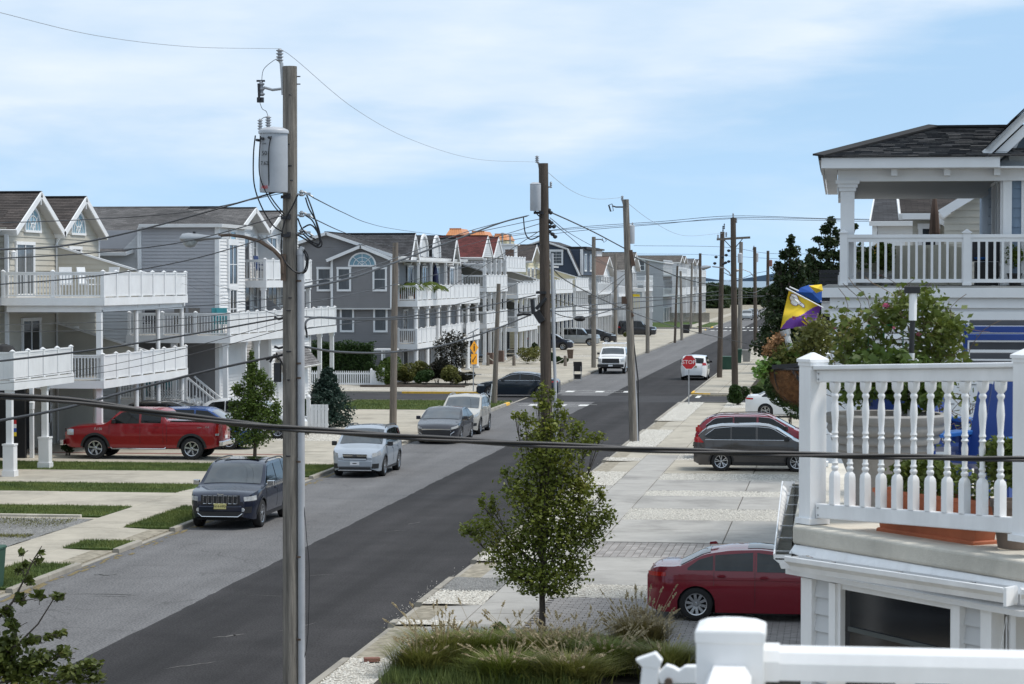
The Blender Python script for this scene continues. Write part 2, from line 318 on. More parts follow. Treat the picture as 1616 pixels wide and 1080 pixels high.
def thing(name,label,cat,loc=(0,0,0),rz=0,group=None):
    o=bpy.data.objects.new(name,None);C.objects.link(o);o.location=loc;o.rotation_euler[2]=rz;o.empty_display_size=.1
    return tag(o,label,cat,group)
def tag(o,label,cat,group=None):
    o['label']=label;o['category']=cat
    if group: o['group']=group
    return o
def copy_tree(o,parent=None,label=None,loc=None,rz=None,mats=None):
    c=o.copy();C.objects.link(c);c.parent=parent
    if label: c['label']=label
    if loc is not None: c.location=loc
    if rz is not None: c.rotation_euler[2]=rz
    for ch in o.children: copy_tree(ch,c)
    return c
def smooth_shade(o,ang=35):
    me=o.data;me.polygons.foreach_set('use_smooth',[True]*len(me.polygons))
    try: me.set_sharp_from_angle(angle=radians(ang))
    except Exception: pass
    return o
# ================================================================ ground, roads, pavements
def struct(name,mb,m,kind='structure',smooth=False):
    return mb.build(name,m,None,kind=kind,smooth=smooth)
XL,XR,XM=-17.7,-8.7,-13.42          # left kerb, right kerb, seam between old and fresh asphalt
CS0,CS1=131.0,140.6                   # first cross street
CT0,CT1=322.0,334.0                   # second cross street
LOT=.1
mb=MB();n=60
mb.quad((-2500,-60,-.05),(2500,-60,-.05),(2500,1000,-.05),(-2500,1000,-.05));struct('ground',mb,sand)
mb=MB();mb.quad((-30000,990,-.5),(30000,990,-.5),(30000,40000,-.5),(-30000,40000,-.5))
water_m=mat('sea_water',(.045,.10,.15),.25,var=.25,scale=.02,bump=.3,bscale=.6)
struct('sea',mb,water_m)
road=MB();road.quad((XL,-20,0),(XR,-20,0),(XR,990,0),(XL,990,0));o_road=struct('road',road,asph_old)
mb=MB();ys_=[-20]+[20+.35*i for i in range(420)]+[180+6*i for i in range(136)];xs_=[XM+R.gauss(0,.012)+.012*sin(q*.7) for q in ys_]
for y0,y1,x0,x1 in zip(ys_,ys_[1:],xs_,xs_[1:]): mb.quad((x0,y0,.003),(XR,y0,.003),(XR,y1,.003),(x1,y1,.003))
mb.build('fresh_asphalt',asph_new,o_road)
mb=MB()
mb.quad((-120,CS0,.006),(-16.2,CS0,.006),(-16.2,CS1,.006),(-120,CS1,.006));mb.quad((-16.2,CS0+1.2,.006),(60,CS0+.2,.006),(60,CS1-.4,.006),(-16.2,CS1-1.4,.006))
mb.quad((-120,CT0,.006),(60,CT0,.006),(60,CT1,.006),(-120,CT1,.006))
o_cs=struct('cross_street',mb,asph_cross)
# asphalt scars, patches and utility cuts: real but thin sheets
mb=MB()
def scar(px,py,l,w_,a):
    c=G(px,py,.009);d=Vector((cos(a),sin(a),0))*l/2;q=Vector((-sin(a),cos(a),0))*w_/2
    pts=[]
    for i in range(7):
        t=i/6*2-1;j=Vector((R.uniform(-.05,.05),R.uniform(-.1,.1),0));pts.append((c+d*t+j,(1-abs(t)**3)*R.uniform(.4,1)))
    for (p,s1),(p2,s2) in zip(pts,pts[1:]): mb.quad(p-q*s1,p2-q*s2,p2+q*s2,p+q*s1)
for q in ((655,826,.9,.05,1.3),(622,838,.7,.04,.6),(365,1003,.8,.12,.8),(300,1050,1.2,.06,.9),(420,940,1.0,.03,.02),(505,908,.7,.04,.7),(560,792,.8,.05,.05),(470,990,1.3,.05,1.2),(715,738,.9,.05,.4),(840,672,1.2,.05,.1)): scar(*q)
mb.build('road_scars',mat('pale_scar',(.115,.11,.105),.9,var=.3,scale=9),o_road)
mb=MB()
for q in ((160,938,1.9,.06,.0),(175,941,1.2,.05,.03),(165,907,.6,.1,.0),(240,892,1.4,.03,.02)): scar(*q)
mb.build('tar_patches',mat('tar',(.055,.055,.05),.8,var=.4,scale=9),o_road)
# painted lines on the crossings
mb=MB();R2=random.Random(3)
def dash(x0,x1,y0,y1): mb.quad((x0,y0,.012),(x1,y0,.012),(x1,y1,.012),(x0,y1,.012))
for i,y in enumerate((129.2,)):
    mb.quad((XL+.6,y,.012),(XM+.4,y-.1,.012),(XM+.4,y,.012),(XL+.6,y+.1,.012));mb.quad((XL+.6,y-1.6,.012),(XM-.2,y-1.7,.012),(XM-.2,y-1.6,.012),(XL+.6,y-1.5,.012))
for x in (-16.6,-15.1,-13.9): dash(x,x+.5,127.7,129.0)
for x in (-16.4,-14.6,-12.9): dash(x,x+.5,143.4,144.9)
mb.quad((XL+.3,143.2,.012),(-12,143.3,.012),(-12,143.4,.012),(XL+.3,143.3,.012));mb.quad((XL+.3,145.1,.012),(-12,145.2,.012),(-12,145.3,.012),(XL+.3,145.2,.012))
for x in range(14): dash(-17.2+x*.62,-16.9+x*.62,336,340)
for x in range(10): dash(-17.0+x*.85,-16.5+x*.85,318,321)
dash(-8.2,-7.95,137.3,139.9);dash(-6.1,-5.85,137.4,139.2)
for k in range(3): dash(-20.6,-20.1,133.0+k*2.2,134.2+k*2.2)
mb.build('crossing_lines',white_road,o_road)
# ---- gutters with leaf litter and sand along the left kerb
mb=MB()
for i in range(150):
    y=R.uniform(48,84);x=XL+abs(R.gauss(0,.16))+.05;l=R.uniform(.15,.7);w_=R.uniform(.03,.12)
    mb.quad((x,y,.006+i*1e-5),(x+w_,y+.05,.006+i*1e-5),(x+w_*.7,y+l,.006+i*1e-5),(x-.02,y+l,.006+i*1e-5))
mb.build('gutter_litter',mat('gutter_litter',(.16,.125,.055),.95,var=.4,scale=14),o_road,kind='stuff')
# ---- lots: a bed of sand under everything, one sheet per block
for nm,x0,x1,y0,y1 in (('verge_left',-90,XL-.16,-20,CS0),('verge_left_far',-90,XL-.16,CS1,CT0),('verge_left_end',-90,XL-.16,CT1,900),('verge_right',XR+.16,60,-20,CS0+.2),('verge_right_far',XR+.16,60,CS1-.4,900)):
    m_=MB();m_.box((x0,y0,-.04),(x1,y1,.055));struct('lot_ground',m_,sand)
# ---- pieces
def slab_mb(x0,x1,y0,y1,z=LOT,gap=.012,g=None):
    m_=MB();m_.box((x0+gap,y0+gap,z-.07),(x1-gap,y1-gap,z),.012);return m_
def slab(parent,x0,x1,y0,y1,m,z=LOT,name='slab'):
    z += R.uniform(-.004,.004)
    o=slab_mb(x0,x1,y0,y1,z).build(name,m,parent);return o
def apron(parent,x0,x1,y0,y1,m):      # slopes from the kerb line up to the pavement
    m_=MB();lo,hi=(.025,LOT-.004)
    za,zb=(lo,hi) if abs(x0-XR) < 1 else (hi,lo)
    g=.012
    m_.prism([(x0,-.02),(x1,-.02),(x1,zb),(x0,za)],1,y0+g,y1-g);return m_.build('slab',m,parent)
def kerb(side,y0,y1,m=None,parent=None,h=.115):
    """kerb stones about 3 m long with rounded ends"""
    L_=y1-y0;n_=max(1,round(L_/3.05));s=1 if side < 0 else -1
    for i in range(n_):
        a,b=y0+L_*i/n_+.008,y0+L_*(i+1)/n_-.008
        xe=XL if side < 0 else XR
        x0,x1=(xe-.15,xe) if side < 0 else (xe,xe+.15)
        m_=MB()
        if side < 0: pr=[(x0,-.04),(x1+.02,-.04),(x1,h-.02),(x1-.02,h),(x0,h)]
        else: pr=[(x0-.02,-.04),(x1,-.04),(x1,h),(x0+.02,h),(x0,h-.02)]
        m_.prism(pr,1,a,b);m_.build('kerb_stone',m or conc_k,parent)
kerbL=MB();kerbL.box((XL-.149,-20,-.04),(XL-.01,990,.012));kerbL=struct('kerb_left',kerbL,conc_k)
kerbR=MB();kerbR.box((XR+.01,-20,-.04),(XR+.149,990,.012));kerbR=struct('kerb_right',kerbR,conc_k)
for k_ in (kerbL,kerbR): k_.name='kerb' if k_ is kerbL else 'kerb.001'
gravel_spots=[]   # (x0,x1,y0,y1,z,mat) later strewn with pebbles
def gravel(x0,x1,y0,y1,m=gravel_w,peb=None,z=.088):
    m_=MB();nx=max(1,int((x1-x0)/.35));ny=max(1,int((y1-y0)/.35))
    nx,ny=min(nx,30),min(ny,40)
    for i in range(nx+1):
        for j in range(ny+1):
            m_.v.append((x0+(x1-x0)*i/nx,y0+(y1-y0)*j/ny,z+R.uniform(-.012,.014)))
    for i in range(nx):
        for j in range(ny):
            a=i*(ny+1)+j;m_.f.append((a,a+ny+1,a+ny+2,a+1))
    o=m_.build('gravel',m,kind='stuff',smooth=True)
    gravel_spots.append((x0,x1,y0,y1,z,o));return o
def pebbles():
    for x0,x1,y0,y1,z,o in gravel_spots:
        ar=(x1-x0)*(y1-y0)
        if y0 > 128: continue
        n_=int(min(ar*(330 if y0 < 70 else 190),3600));m_=MB()
        for i in range(n_):
            x,y=R.uniform(x0,x1),R.uniform(y0,y1);r=R.uniform(.012,.034);zz=z+.008;a=R.uniform(0,3)
            b=len(m_.v);ca,sa=cos(a)*r,sin(a)*r
            m_.v += [(x+ca,y+sa,zz),(x-sa*.8,y+ca*.8,zz),(x-ca,y-sa,zz),(x+sa*.8,y-ca*.8,zz),(x,y,zz+r*.75)]
            m_.f += [(b,b+1,b+4),(b+1,b+2,b+4),(b+2,b+3,b+4),(b+3,b,b+4)]
        mt=o.data.materials[0]
        m_.build('pebbles',PEB[mt.name],o,kind='stuff')
PEB={}
for nm,c in (('gravel_white',(.60,.58,.53)),('gravel_tan',(.57,.55,.50)),('gravel_grey',(.24,.24,.235))):
    PEB[nm]=mat('pebble_'+nm,c,.85,var=.35,scale=24)
# ---- right side: kerb, verge, pavement, driveways.  bands measured front to back
SX0,SX1=-7.28,-6.03                     # pavement
o_side=MB();o_side.box((SX0,-20,.03),(SX1,CS0-.3,.058));o_side=struct('sidewalk',o_side,soil)
o_drive=MB();o_drive.box((SX1+.005,20,.03),(6,CS0-.3,.057));o_drive=struct('driveway',o_drive,soil)
Yr=lambda py,px=1150: G(px,py).y
y=Yr(1075);
edges=[34.0,Yr(1035),Yr(946.6),Yr(926),Yr(904),Yr(882),Yr(857),Yr(837),Yr(822),Yr(804),Yr(784),Yr(775.5),Yr(758.5),Yr(748),Yr(727),Yr(717),95.5,99,103,108,112,117,122,126.5,CS0-.3]
yy=28.0;i=0
while yy < CS0-1:      # pavement squares about 1.6 m
    y2=min(yy+1.62,CS0-.3)
    slab(o_side,SX0,SX1,yy,y2,conc_g if yy < 90 else conc_w);yy=y2
JX=(-2.93,1.0,5.0)
def drive_band(y0,y1,m,split=True):
    xs=[SX1]+[x for x in JX]
    for a,b in zip(xs,xs[1:]): slab(o_drive,a,b,y0,y1,m)
def pave(parent,x0,x1,y0,y1,lx,ly,bond,cap_near=True,m=paver_m,budget=None):
    """individual pavers, nearest ones as parts, the rest joined"""
    me=MB();g=.006;me.box((g,g,0),(lx-g,ly-g,.07),.006);base=me.mesh('paver',m)
    cells=[];j=0;yy=y0
    while yy+ly <= y1+1e-6:
        off=(lx/2 if (j % 2 and bond) else 0);x=x0-off
        while x < x1:
            if x+lx <= x1+.01 and x >= x0-.01: cells.append((x,yy))
            x += lx
        yy += ly;j += 1
    cells.sort(key=lambda c: c[1]);rest=MB()
    vis=[c for c in cells if c[0] < -.2];hid=[c for c in cells if c[0] >= -.2]
    for k,(x,yv) in enumerate(vis):
        z=LOT-.07+R.uniform(-.003,.003)
        if k < (budget or 0): link('paver',base,parent,(x,yv,z))
        else: rest.box((x+g,yv+g,z),(x+lx-g,yv+ly-g,z+.07),.006)
    for x,yv in hid: rest.box((x+g,yv+g,LOT-.07),(x+lx-g,yv+ly-g,LOT),.006)
    rest.build('paver_field',m,parent,kind='stuff')
# BMW driveway (pavers), gravel, twin concrete, paver strip, ...
pd=MB();pd.box((SX1+.004,edges[0],.031),(4.9,edges[2],.060));pd=struct('paver_driveway',pd,soil)
pave(pd,SX1+.01,2.4,41.0,edges[2]-.02,.25,.165,True,budget=290)
gravel(SX1,4.5,edges[2],edges[3],gravel_w)
drive_band(edges[3],edges[4],conc_g);drive_band(edges[4],edges[5],conc_g)
ps=MB();ps.box((SX1+.004,edges[5],.031),(4.9,edges[6],.060));ps=struct('paver_strip',ps,soil)
pave(ps,SX1+.01,.6,edges[5]+.02,edges[6]-.01,.176,.32,False,budget=260)
drive_band(edges[6],edges[7],conc_g);drive_band(edges[7],edges[8],conc_g)
gravel(SX1,4.5,edges[8],edges[9],gravel_t)
drive_band(edges[9],edges[10],conc_g)
gravel(SX1,4.5,edges[10],edges[11],gravel_t)
drive_band(edges[11],edges[12],conc_g)
gravel(SX1,4.5,edges[12],edges[13],gravel_t)
drive_band(edges[13],(edges[13]+edges[14])/2,conc_w);drive_band((edges[13]+edges[14])/2,edges[14],conc_w)
gravel(SX1,-4.2,edges[14],edges[15],gravel_w);drive_band(edges[15],95.5,conc_w)
m_=MB();m_.box((-4.2,edges[14],.05),(4.5,edges[15],.1));
drive_band(95.5,99,conc_w);drive_band(99,103,conc_w);drive_band(103,107.5,conc_w)
gravel(SX1,4.5,107.5,111,gravel_w);drive_band(111,117,conc_w);gravel(SX1,4.5,117,121,gravel_w);drive_band(121,125.5,conc_w);gravel(SX1,-3.2,125.5,CS0-.4,gravel_w)
slab(o_drive,SX1,SX1+.02,125.5,126,conc_w)
# verge between kerb and pavement, right side: (y0, y1, kind)
vr=[(34,Yr(1040,620),'w'),(Yr(1040,620),Yr(985,640),'c'),(Yr(985,640),Yr(978,640),'w'),(Yr(978,640),Yr(953,700),'c'),(Yr(953,700),Yr(931,700),'w'),(Yr(931,700),Yr(911,720),'g'),(Yr(911,720),Yr(885,750),'c'),
      (Yr(885,750),Yr(860,800),'w'),(Yr(860,800),Yr(822,850),'c'),(Yr(822,850),Yr(800,880),'w'),(Yr(800,880),Yr(790,880),'c'),(Yr(790,880),Yr(778,930),'w'),(Yr(778,930),Yr(766,940),'c'),(Yr(766,940),Yr(744,950),'w'),
      (Yr(744,950),Yr(727,960),'c'),(Yr(727,960),Yr(722,960),'w'),(Yr(722,960),Yr(709,980),'c'),(Yr(709,980),Yr(678,1010),'w'),(Yr(678,1010),Yr(664,1030),'c'),(Yr(664,1030),CS0-.4,'w')]
for a,b,k in vr:
    if k == 'c': apron(o_side,XR+.155,SX0,a,b,conc_g if a < 80 else conc_w)
    else:
        gravel(XR+.155,SX0,a,b,gravel_w if k == 'w' else gravel_g)
        kerb(1,a+.05,b-.05,yellow_p if a > 118 else None,kerbR)
gp=MB()          # leaf and pebble spill on the road edge
for i in range(170):
    y=R.gauss(50,2.0) if i < 110 else R.uniform(46,100);x=XR-abs(R.gauss(0,.13))-.02;r=R.uniform(.004,.011)
    gp.quad((x-r,y,.004),(x,y-r,.006),(x+r,y,.004),(x,y+r*.2,.012+r*.6));gp.quad((x-r,y,.004),(x,y+r*.2,.012+r*.6),(x+r,y,.004),(x,y+r,.004))
gp.build('loose_pebbles',PEB['gravel_white'],o_road,kind='stuff')
# right side beyond the cross street
o_s2=MB();o_s2.box((XR+.16,CS1+.2,.03),(-5.2,420,.058));o_s2=struct('sidewalk',o_s2,soil)
yy=CS1+.6;i=0
while yy < 330:
    st=1.9 if yy < 200 else 6
    slab(o_s2,XR+.17,-7.1,yy,yy+st,conc_w);slab(o_s2,-7.1,-5.5,yy,yy+st,conc_w);yy += st
kerb(1,CS1+1.2,CS1+3.2,yellow_p,kerbR);kerb(1,CS1+3.2,200,None,kerbR)
def corner_kerb(cx,cy,r,a0,a1,m,parent,n_=8,w_=.15):
    m_=MB()
    for i in range(n_):
        t0,t1=a0+(a1-a0)*i/n_,a0+(a1-a0)*(i+1)/n_
        p=[(cx+r*cos(t0),cy+r*sin(t0)),(cx+r*cos(t1),cy+r*sin(t1)),(cx+(r-w_)*cos(t1),cy+(r-w_)*sin(t1)),(cx+(r-w_)*cos(t0),cy+(r-w_)*sin(t0))]
        m_.prism([(q[0],q[1]) for q in p],2,-.03,.118)
    m_.build('kerb_stone',m,parent)
corner_kerb(XR+1.2,CS1+1.2,1.2,pi,pi*1.5,yellow_p,kerbR);corner_kerb(XR+1.2,CS0-1.4,1.2,pi,pi*.5,conc_k,kerbR)
m_=MB();m_.box((-7.4,CS0-.32,-.03),(30,CS0-.18,.112));m_.build('kerb_stone',conc_k,kerbR)
# ---- left side
LX0,LX1=-20.65,-19.2                    # pavement
o_sl=MB();o_sl.box((LX0,20,.03),(LX1,CS0-.5,.058));o_sl=struct('sidewalk',o_sl,soil)
o_dl=MB();o_dl.box((-44,66,.03),(LX0-.005,121.3,.057));o_dl=struct('driveway',o_dl,soil)
yy=40.0
while yy < 121:
    slab(o_sl,LX0,LX1,yy,min(yy+1.6,121.2),conc_w);yy += 1.6
slab(o_sl,LX0,LX1,121.4,126,conc_w);slab(o_sl,LX0,LX1,126.1,CS0-.5,conc_w)
yl=lambda px,py: G(px,py).y
S3=(yl(100,814),yl(100,798));S2=(yl(150,776),yl(150,762.5));S1=(yl(150,742),yl(150,729.5))
turf_spots=[]
def turf(x0,x1,y0,y1,dens=700,taper=0,h=.07):
    m_=MB();m_.prism([(x0,y0),(x1-taper*.3,y0),(x1+taper,(y0+y1)/2),(x1-taper*.2,y1),(x0,y1)],2,.04,.106)
    o=m_.build('grass',grass_b,kind='stuff')
    b=MB()
    n_=int((x1-x0)*(y1-y0)*dens)
    for i in range(n_):
        x,y=R.uniform(x0,x1+R.uniform(0,max(taper,0))*.6)+R.gauss(0,.035),R.uniform(y0,y1)+R.gauss(0,.045)
        hh=R.uniform(.5,1.15)*h;a=R.uniform(0,pi);w_=R.uniform(.005,.011)*(1 if y < 90 else 2)
        dx,dy=cos(a)*w_,sin(a)*w_;lx,ly=R.uniform(-.4,.4)*h,R.uniform(-.4,.4)*h
        b.quad((x-dx,y-dy,.1),(x+dx,y+dy,.1),(x+lx,y+ly,.1+hh))
    b.build('grass_blades',grass_m,o,kind='stuff');return o
turf(-32,LX0-.02,S1[0],S1[1],620);turf(-32,LX0-.02,S2[0],S2[1],620,.25);turf(-27,LX0-.02,S3[0],S3[1],700)
def dl_band(y0,y1,m=conc_w,xs=(LX0,-24.4,-28.2,-32.2,-40)):
    for a,b in zip(xs,xs[1:]): slab(o_dl,b,a,y0,y1,m)
dl_band(S3[1]+.01,S2[0]-.01);dl_band(S2[1]+.01,S1[0]-.01)
y=S1[1]+.01
yb=yl(440,718.5)
dl_band(y,yb)
b_=MB();b_.box((-44,yb+.01,.03),(LX0,yb+.46,.06));b_=struct('brick_border',b_,soil)
me=MB();me.box((.004,.004,0),(.211,.106,.06),.005);me=me.mesh('brick',paver_red)
for i in range(70):
    for j in range(4): link('brick',me,b_,(LX0-.215*(i+1),yb+.015+j*.11,.04+R.uniform(-.003,.003)))
dl_band(yb+.47,94.5);dl_band(94.5,97.3,xs=(LX0,-24.4,-28.2));gravel(-25.4,LX0-.02,101.9,107.2,gravel_w);gravel(-28.2,LX0-.02,97.32,101.88,gravel_w)
dl_band(107.3,112.5,xs=(LX0,-24.4,-28.2));dl_band(112.5,117,xs=(LX0,-24.4,-28.2));dl_band(117,121.2,xs=(LX0,-24.4,-28.2,-32))
turf(-26.5,XL-.16,121.5,CS0-.4,170,h=.08)
# gravel parking patch with weeds, nearest left lot, behind a low white edging
gl=gravel(-36,LX0-.03,56,S3[0]-.75,gravel_g)
m_=MB();m_.box((-27,S3[0]-.42,.05),(LX0-.5,S3[0]-.3,.17),.01);m_.build('edging',conc_a,o_dl)
slab(o_dl,-27,LX0,S3[0]-.74,S3[0]-.43,conc_w)
for q in ((-26.5,-21,62.6,64.6),(-25,-20.9,59.8,60.4),(-27.5,-24.5,60.8,62.2)):
    b=MB()
    for i in range(2600):
        x,y=R.uniform(q[0],q[1]),R.gauss((q[2]+q[3])/2,(q[3]-q[2])/3.2);hh=R.uniform(.02,.07);a=R.uniform(0,pi);dx,dy=cos(a)*.01,sin(a)*.01
        b.quad((x-dx,y-dy,.095),(x+dx,y+dy,.095),(x+R.uniform(-.05,.05),y+R.uniform(-.05,.05),.095+hh))
    b.build('weeds',mat('weed',(.13,.13,.035),.8,var=.4,scale=3),gl,kind='stuff')
# verge left: grass patches with kerb, concrete aprons between
vl=[(44,yl(90,928),'a'),(yl(60,930),yl(60,889),'g'),(yl(60,889)+.02,yl(150,866),'a'),(yl(150,866),yl(150,853),'g'),(yl(150,853)+.02,yl(250,833),'a'),(yl(240,833),yl(290,799),'g'),(yl(290,799)+.02,yl(500,752),'a'),(yl(500,752),yl(500,734),'g'),(yl(500,734)+.02,97.4,'a'),(97.4,102,'w'),(102.02,121.4,'a')]
for a,b,k in vl:
    if k == 'a':
        n_=max(1,round((b-a)/2.6))
        for i in range(n_): apron(o_sl,LX1,XL-.155,a+(b-a)*i/n_,a+(b-a)*(i+1)/n_,conc_w)
    elif k == 'w': gravel(LX1,XL-.16,a,b,gravel_w);kerb(-1,a,b,None,kerbL)
    else: turf(LX1+.03,XL-.16,a+.05,b-.05,950,h=.08);kerb(-1,a-.1,b+.1,None,kerbL)
kerb(-1,121.5,127.2,None,kerbL,.14);kerb(-1,127.2,128.6,yellow_p,kerbL,.14);corner_kerb(XL-2.4,128.6,2.4,0,pi/2,conc_k,kerbL)
m_=MB();m_.box((-60,CS0-.36,-.03),(XL-2.4,CS0-.2,.12));m_.build('kerb_stone',conc_k,kerbL)
# left side beyond the cross street
def kline(x0,x1,yv,m): m_=MB();m_.box((x0,yv,-.03),(x1,yv+.16,.12));m_.build('kerb_stone',m,kerbL)
kline(-60,-25.8,CS1-.3,conc_k);kline(-25.8,-20.2,CS1-.3,yellow_p)
corner_kerb(XL-2.6,CS1+2.4,2.6,-pi/2,0,conc_k,kerbL)
kerb(-1,CS1+2.4,CS1+8.5,yellow_p,kerbL)
o_s3=MB();o_s3.box((-60,CS1-.1,.03),(XL-.16,CT0-.4,.058));o_s3=struct('sidewalk',o_s3,soil)
for i in range(16): slab(o_s3,-60+i*2.4,-57.6+i*2.4,CS1+.0,CS1+1.7,conc_w)
gravel(-50,-21.3,CS1+1.75,149.9,gravel_w)
yy=CS1+2.0;i=0
while yy < CT0-2:
    st=3.2 if yy < 200 else 5.4
    slab(o_s3,-19.2,XL-.17,yy,yy+st,conc_w);slab(o_s3,-21.2,-19.2,yy,yy+st,conc_w)
    i += 1;k=i % 4
    if yy > 150:
        if k == 0: gravel(-27.8,-21.2,yy,yy+st,gravel_w)
        elif k == 2 and i % 3 == 0: slab(o_s3,-27.8,-21.2,yy,yy+st,conc_k)
        else: slab(o_s3,-24.5,-21.2,yy,yy+st,conc_w);slab(o_s3,-33,-24.5,yy,yy+st,conc_w)
    yy += st
kerb(-1,CS1+8.6,190,None,kerbL);kerb(-1,200,250,None,kerbL);kerb(-1,262,CT0-3,None,kerbL);kerb(-1,CT0-3,CT0-.5,yellow_p,kerbL)
kerb(-1,CT1+.5,CT1+6,yellow_p,kerbL);kerb(-1,CT1+6,420,None,kerbL)
turf(-40,-21.6,CT1+2,380,2,h=.15);turf(-19.9,XL-.2,CT1+4,372,3,h=.15)
o_s4=MB();o_s4.box((-21.5,CT1+.3,.03),(-20.0,480,.115));struct('path',o_s4,conc_w)
turf(-5.2,-2.2,CS1+2.5,171,160,h=.09);turf(-5.2,-1.0,175,200,30,h=.1)
pebbles()
# ================================================================ building kit
def clip_poly(pts,v0,v1):
    """pts = [(u, v)] convex; keep v0 <= v <= v1"""
    for lim,sgn in ((v0,1),(v1,-1)):
        res=[]
        for i in range(len(pts)):
            a,b=pts[i],pts[(i+1) % len(pts)]
            da,db=sgn*(a[1]-lim),sgn*(b[1]-lim)
            if da >= 0: res.append(a)
            if da*db < 0:
                t=da/(da-db);res.append((a[0]+(b[0]-a[0])*t,lim))
        pts=res
        if len(pts) < 3: return []
    return pts
def lapped(polys,up,exposure,lift,m,name,parent,world=True,kind=None,back=True):
    """courses of clapboards or shingles over planar convex polygons: each course leans out over the one below"""
    me=MB();uvs=[]
    for poly in polys:
        poly=[Vector(p) for p in poly];n=(poly[1]-poly[0]).cross(poly[2]-poly[1]).normalized()
        upv=Vector(up[polys.index([tuple(p) for p in poly])] if isinstance(up,list) else up)
        upv=(upv-n*upv.dot(n)).normalized();ux=upv.cross(n).normalized();o=poly[0]
        p2=[((p-o).dot(ux),(p-o).dot(upv)) for p in poly]
        vmin,vmax=min(q[1] for q in p2),max(q[1] for q in p2)
        k=max(1,math.ceil((vmax-vmin)/exposure-.02))
        for i in range(k):
            a,b=vmin+i*exposure,min(vmin+(i+1)*exposure,vmax)
            if b-a < 1e-4: continue
            c=clip_poly(p2,a,b)
            if len(c) < 3: continue
            pts=[o+ux*u+upv*v+n*lift*(1-(v-a)/exposure) for u,v in c]
            me.quad(*pts);uvs += [(u,v) for u,v in c]
            bot=[q for q in c if abs(q[1]-a) < 1e-5]
            if len(bot) >= 2:
                ua,ub=min(q[0] for q in bot),max(q[0] for q in bot)
                w0=o+ux*ua+upv*a;w1=o+ux*ub+upv*a
                me.quad(w0,w1,w1+n*lift,w0+n*lift);uvs += [(ua,a),(ub,a),(ub,a),(ua,a)]
        if back:
            me.quad(*[p-n*.015 for p in reversed(poly)]);uvs += list(reversed(p2))
    ob=me.build(name,m,parent,world=world,kind=kind)
    uvl=ob.data.uv_layers.new(name='UVMap');flat=[c for q in uvs for c in q]
    uvl.data.foreach_set('uv',flat);return ob
def wall_poly(p0,p1,z0,z1,peak=None):
    """vertical wall from p0 to p1, outward on the right-hand side; peak = (t, z)"""
    a=(p0[0],p0[1]);b=(p1[0],p1[1])
    # CCW from outside: outward normal is right of p0->p1, so going p0->p1 along bottom then up
    q=[(a[0],a[1],z0),(b[0],b[1],z0),(b[0],b[1],z1)]
    if peak: t,zp=peak;q.append((a[0]+(b[0]-a[0])*t,a[1]+(b[1]-a[1])*t,zp))
    q.append((a[0],a[1],z1));return q
def wall(parent,p0,p1,z0,z1,m,peak=None,exp=.15,lift=.03,name='wall'):
    return lapped([wall_poly(p0,p1,z0,z1,peak)],(0,0,1),exp,lift,m,name,parent)
def corner(parent,x,y,z0,z1,m=None,w_=.14):
    mb=MB();mb.box((x-w_/2,y-w_/2,z0),(x+w_/2,y+w_/2,z1));return mb.build('corner_board',m or trim,parent,world=True)
WC={}
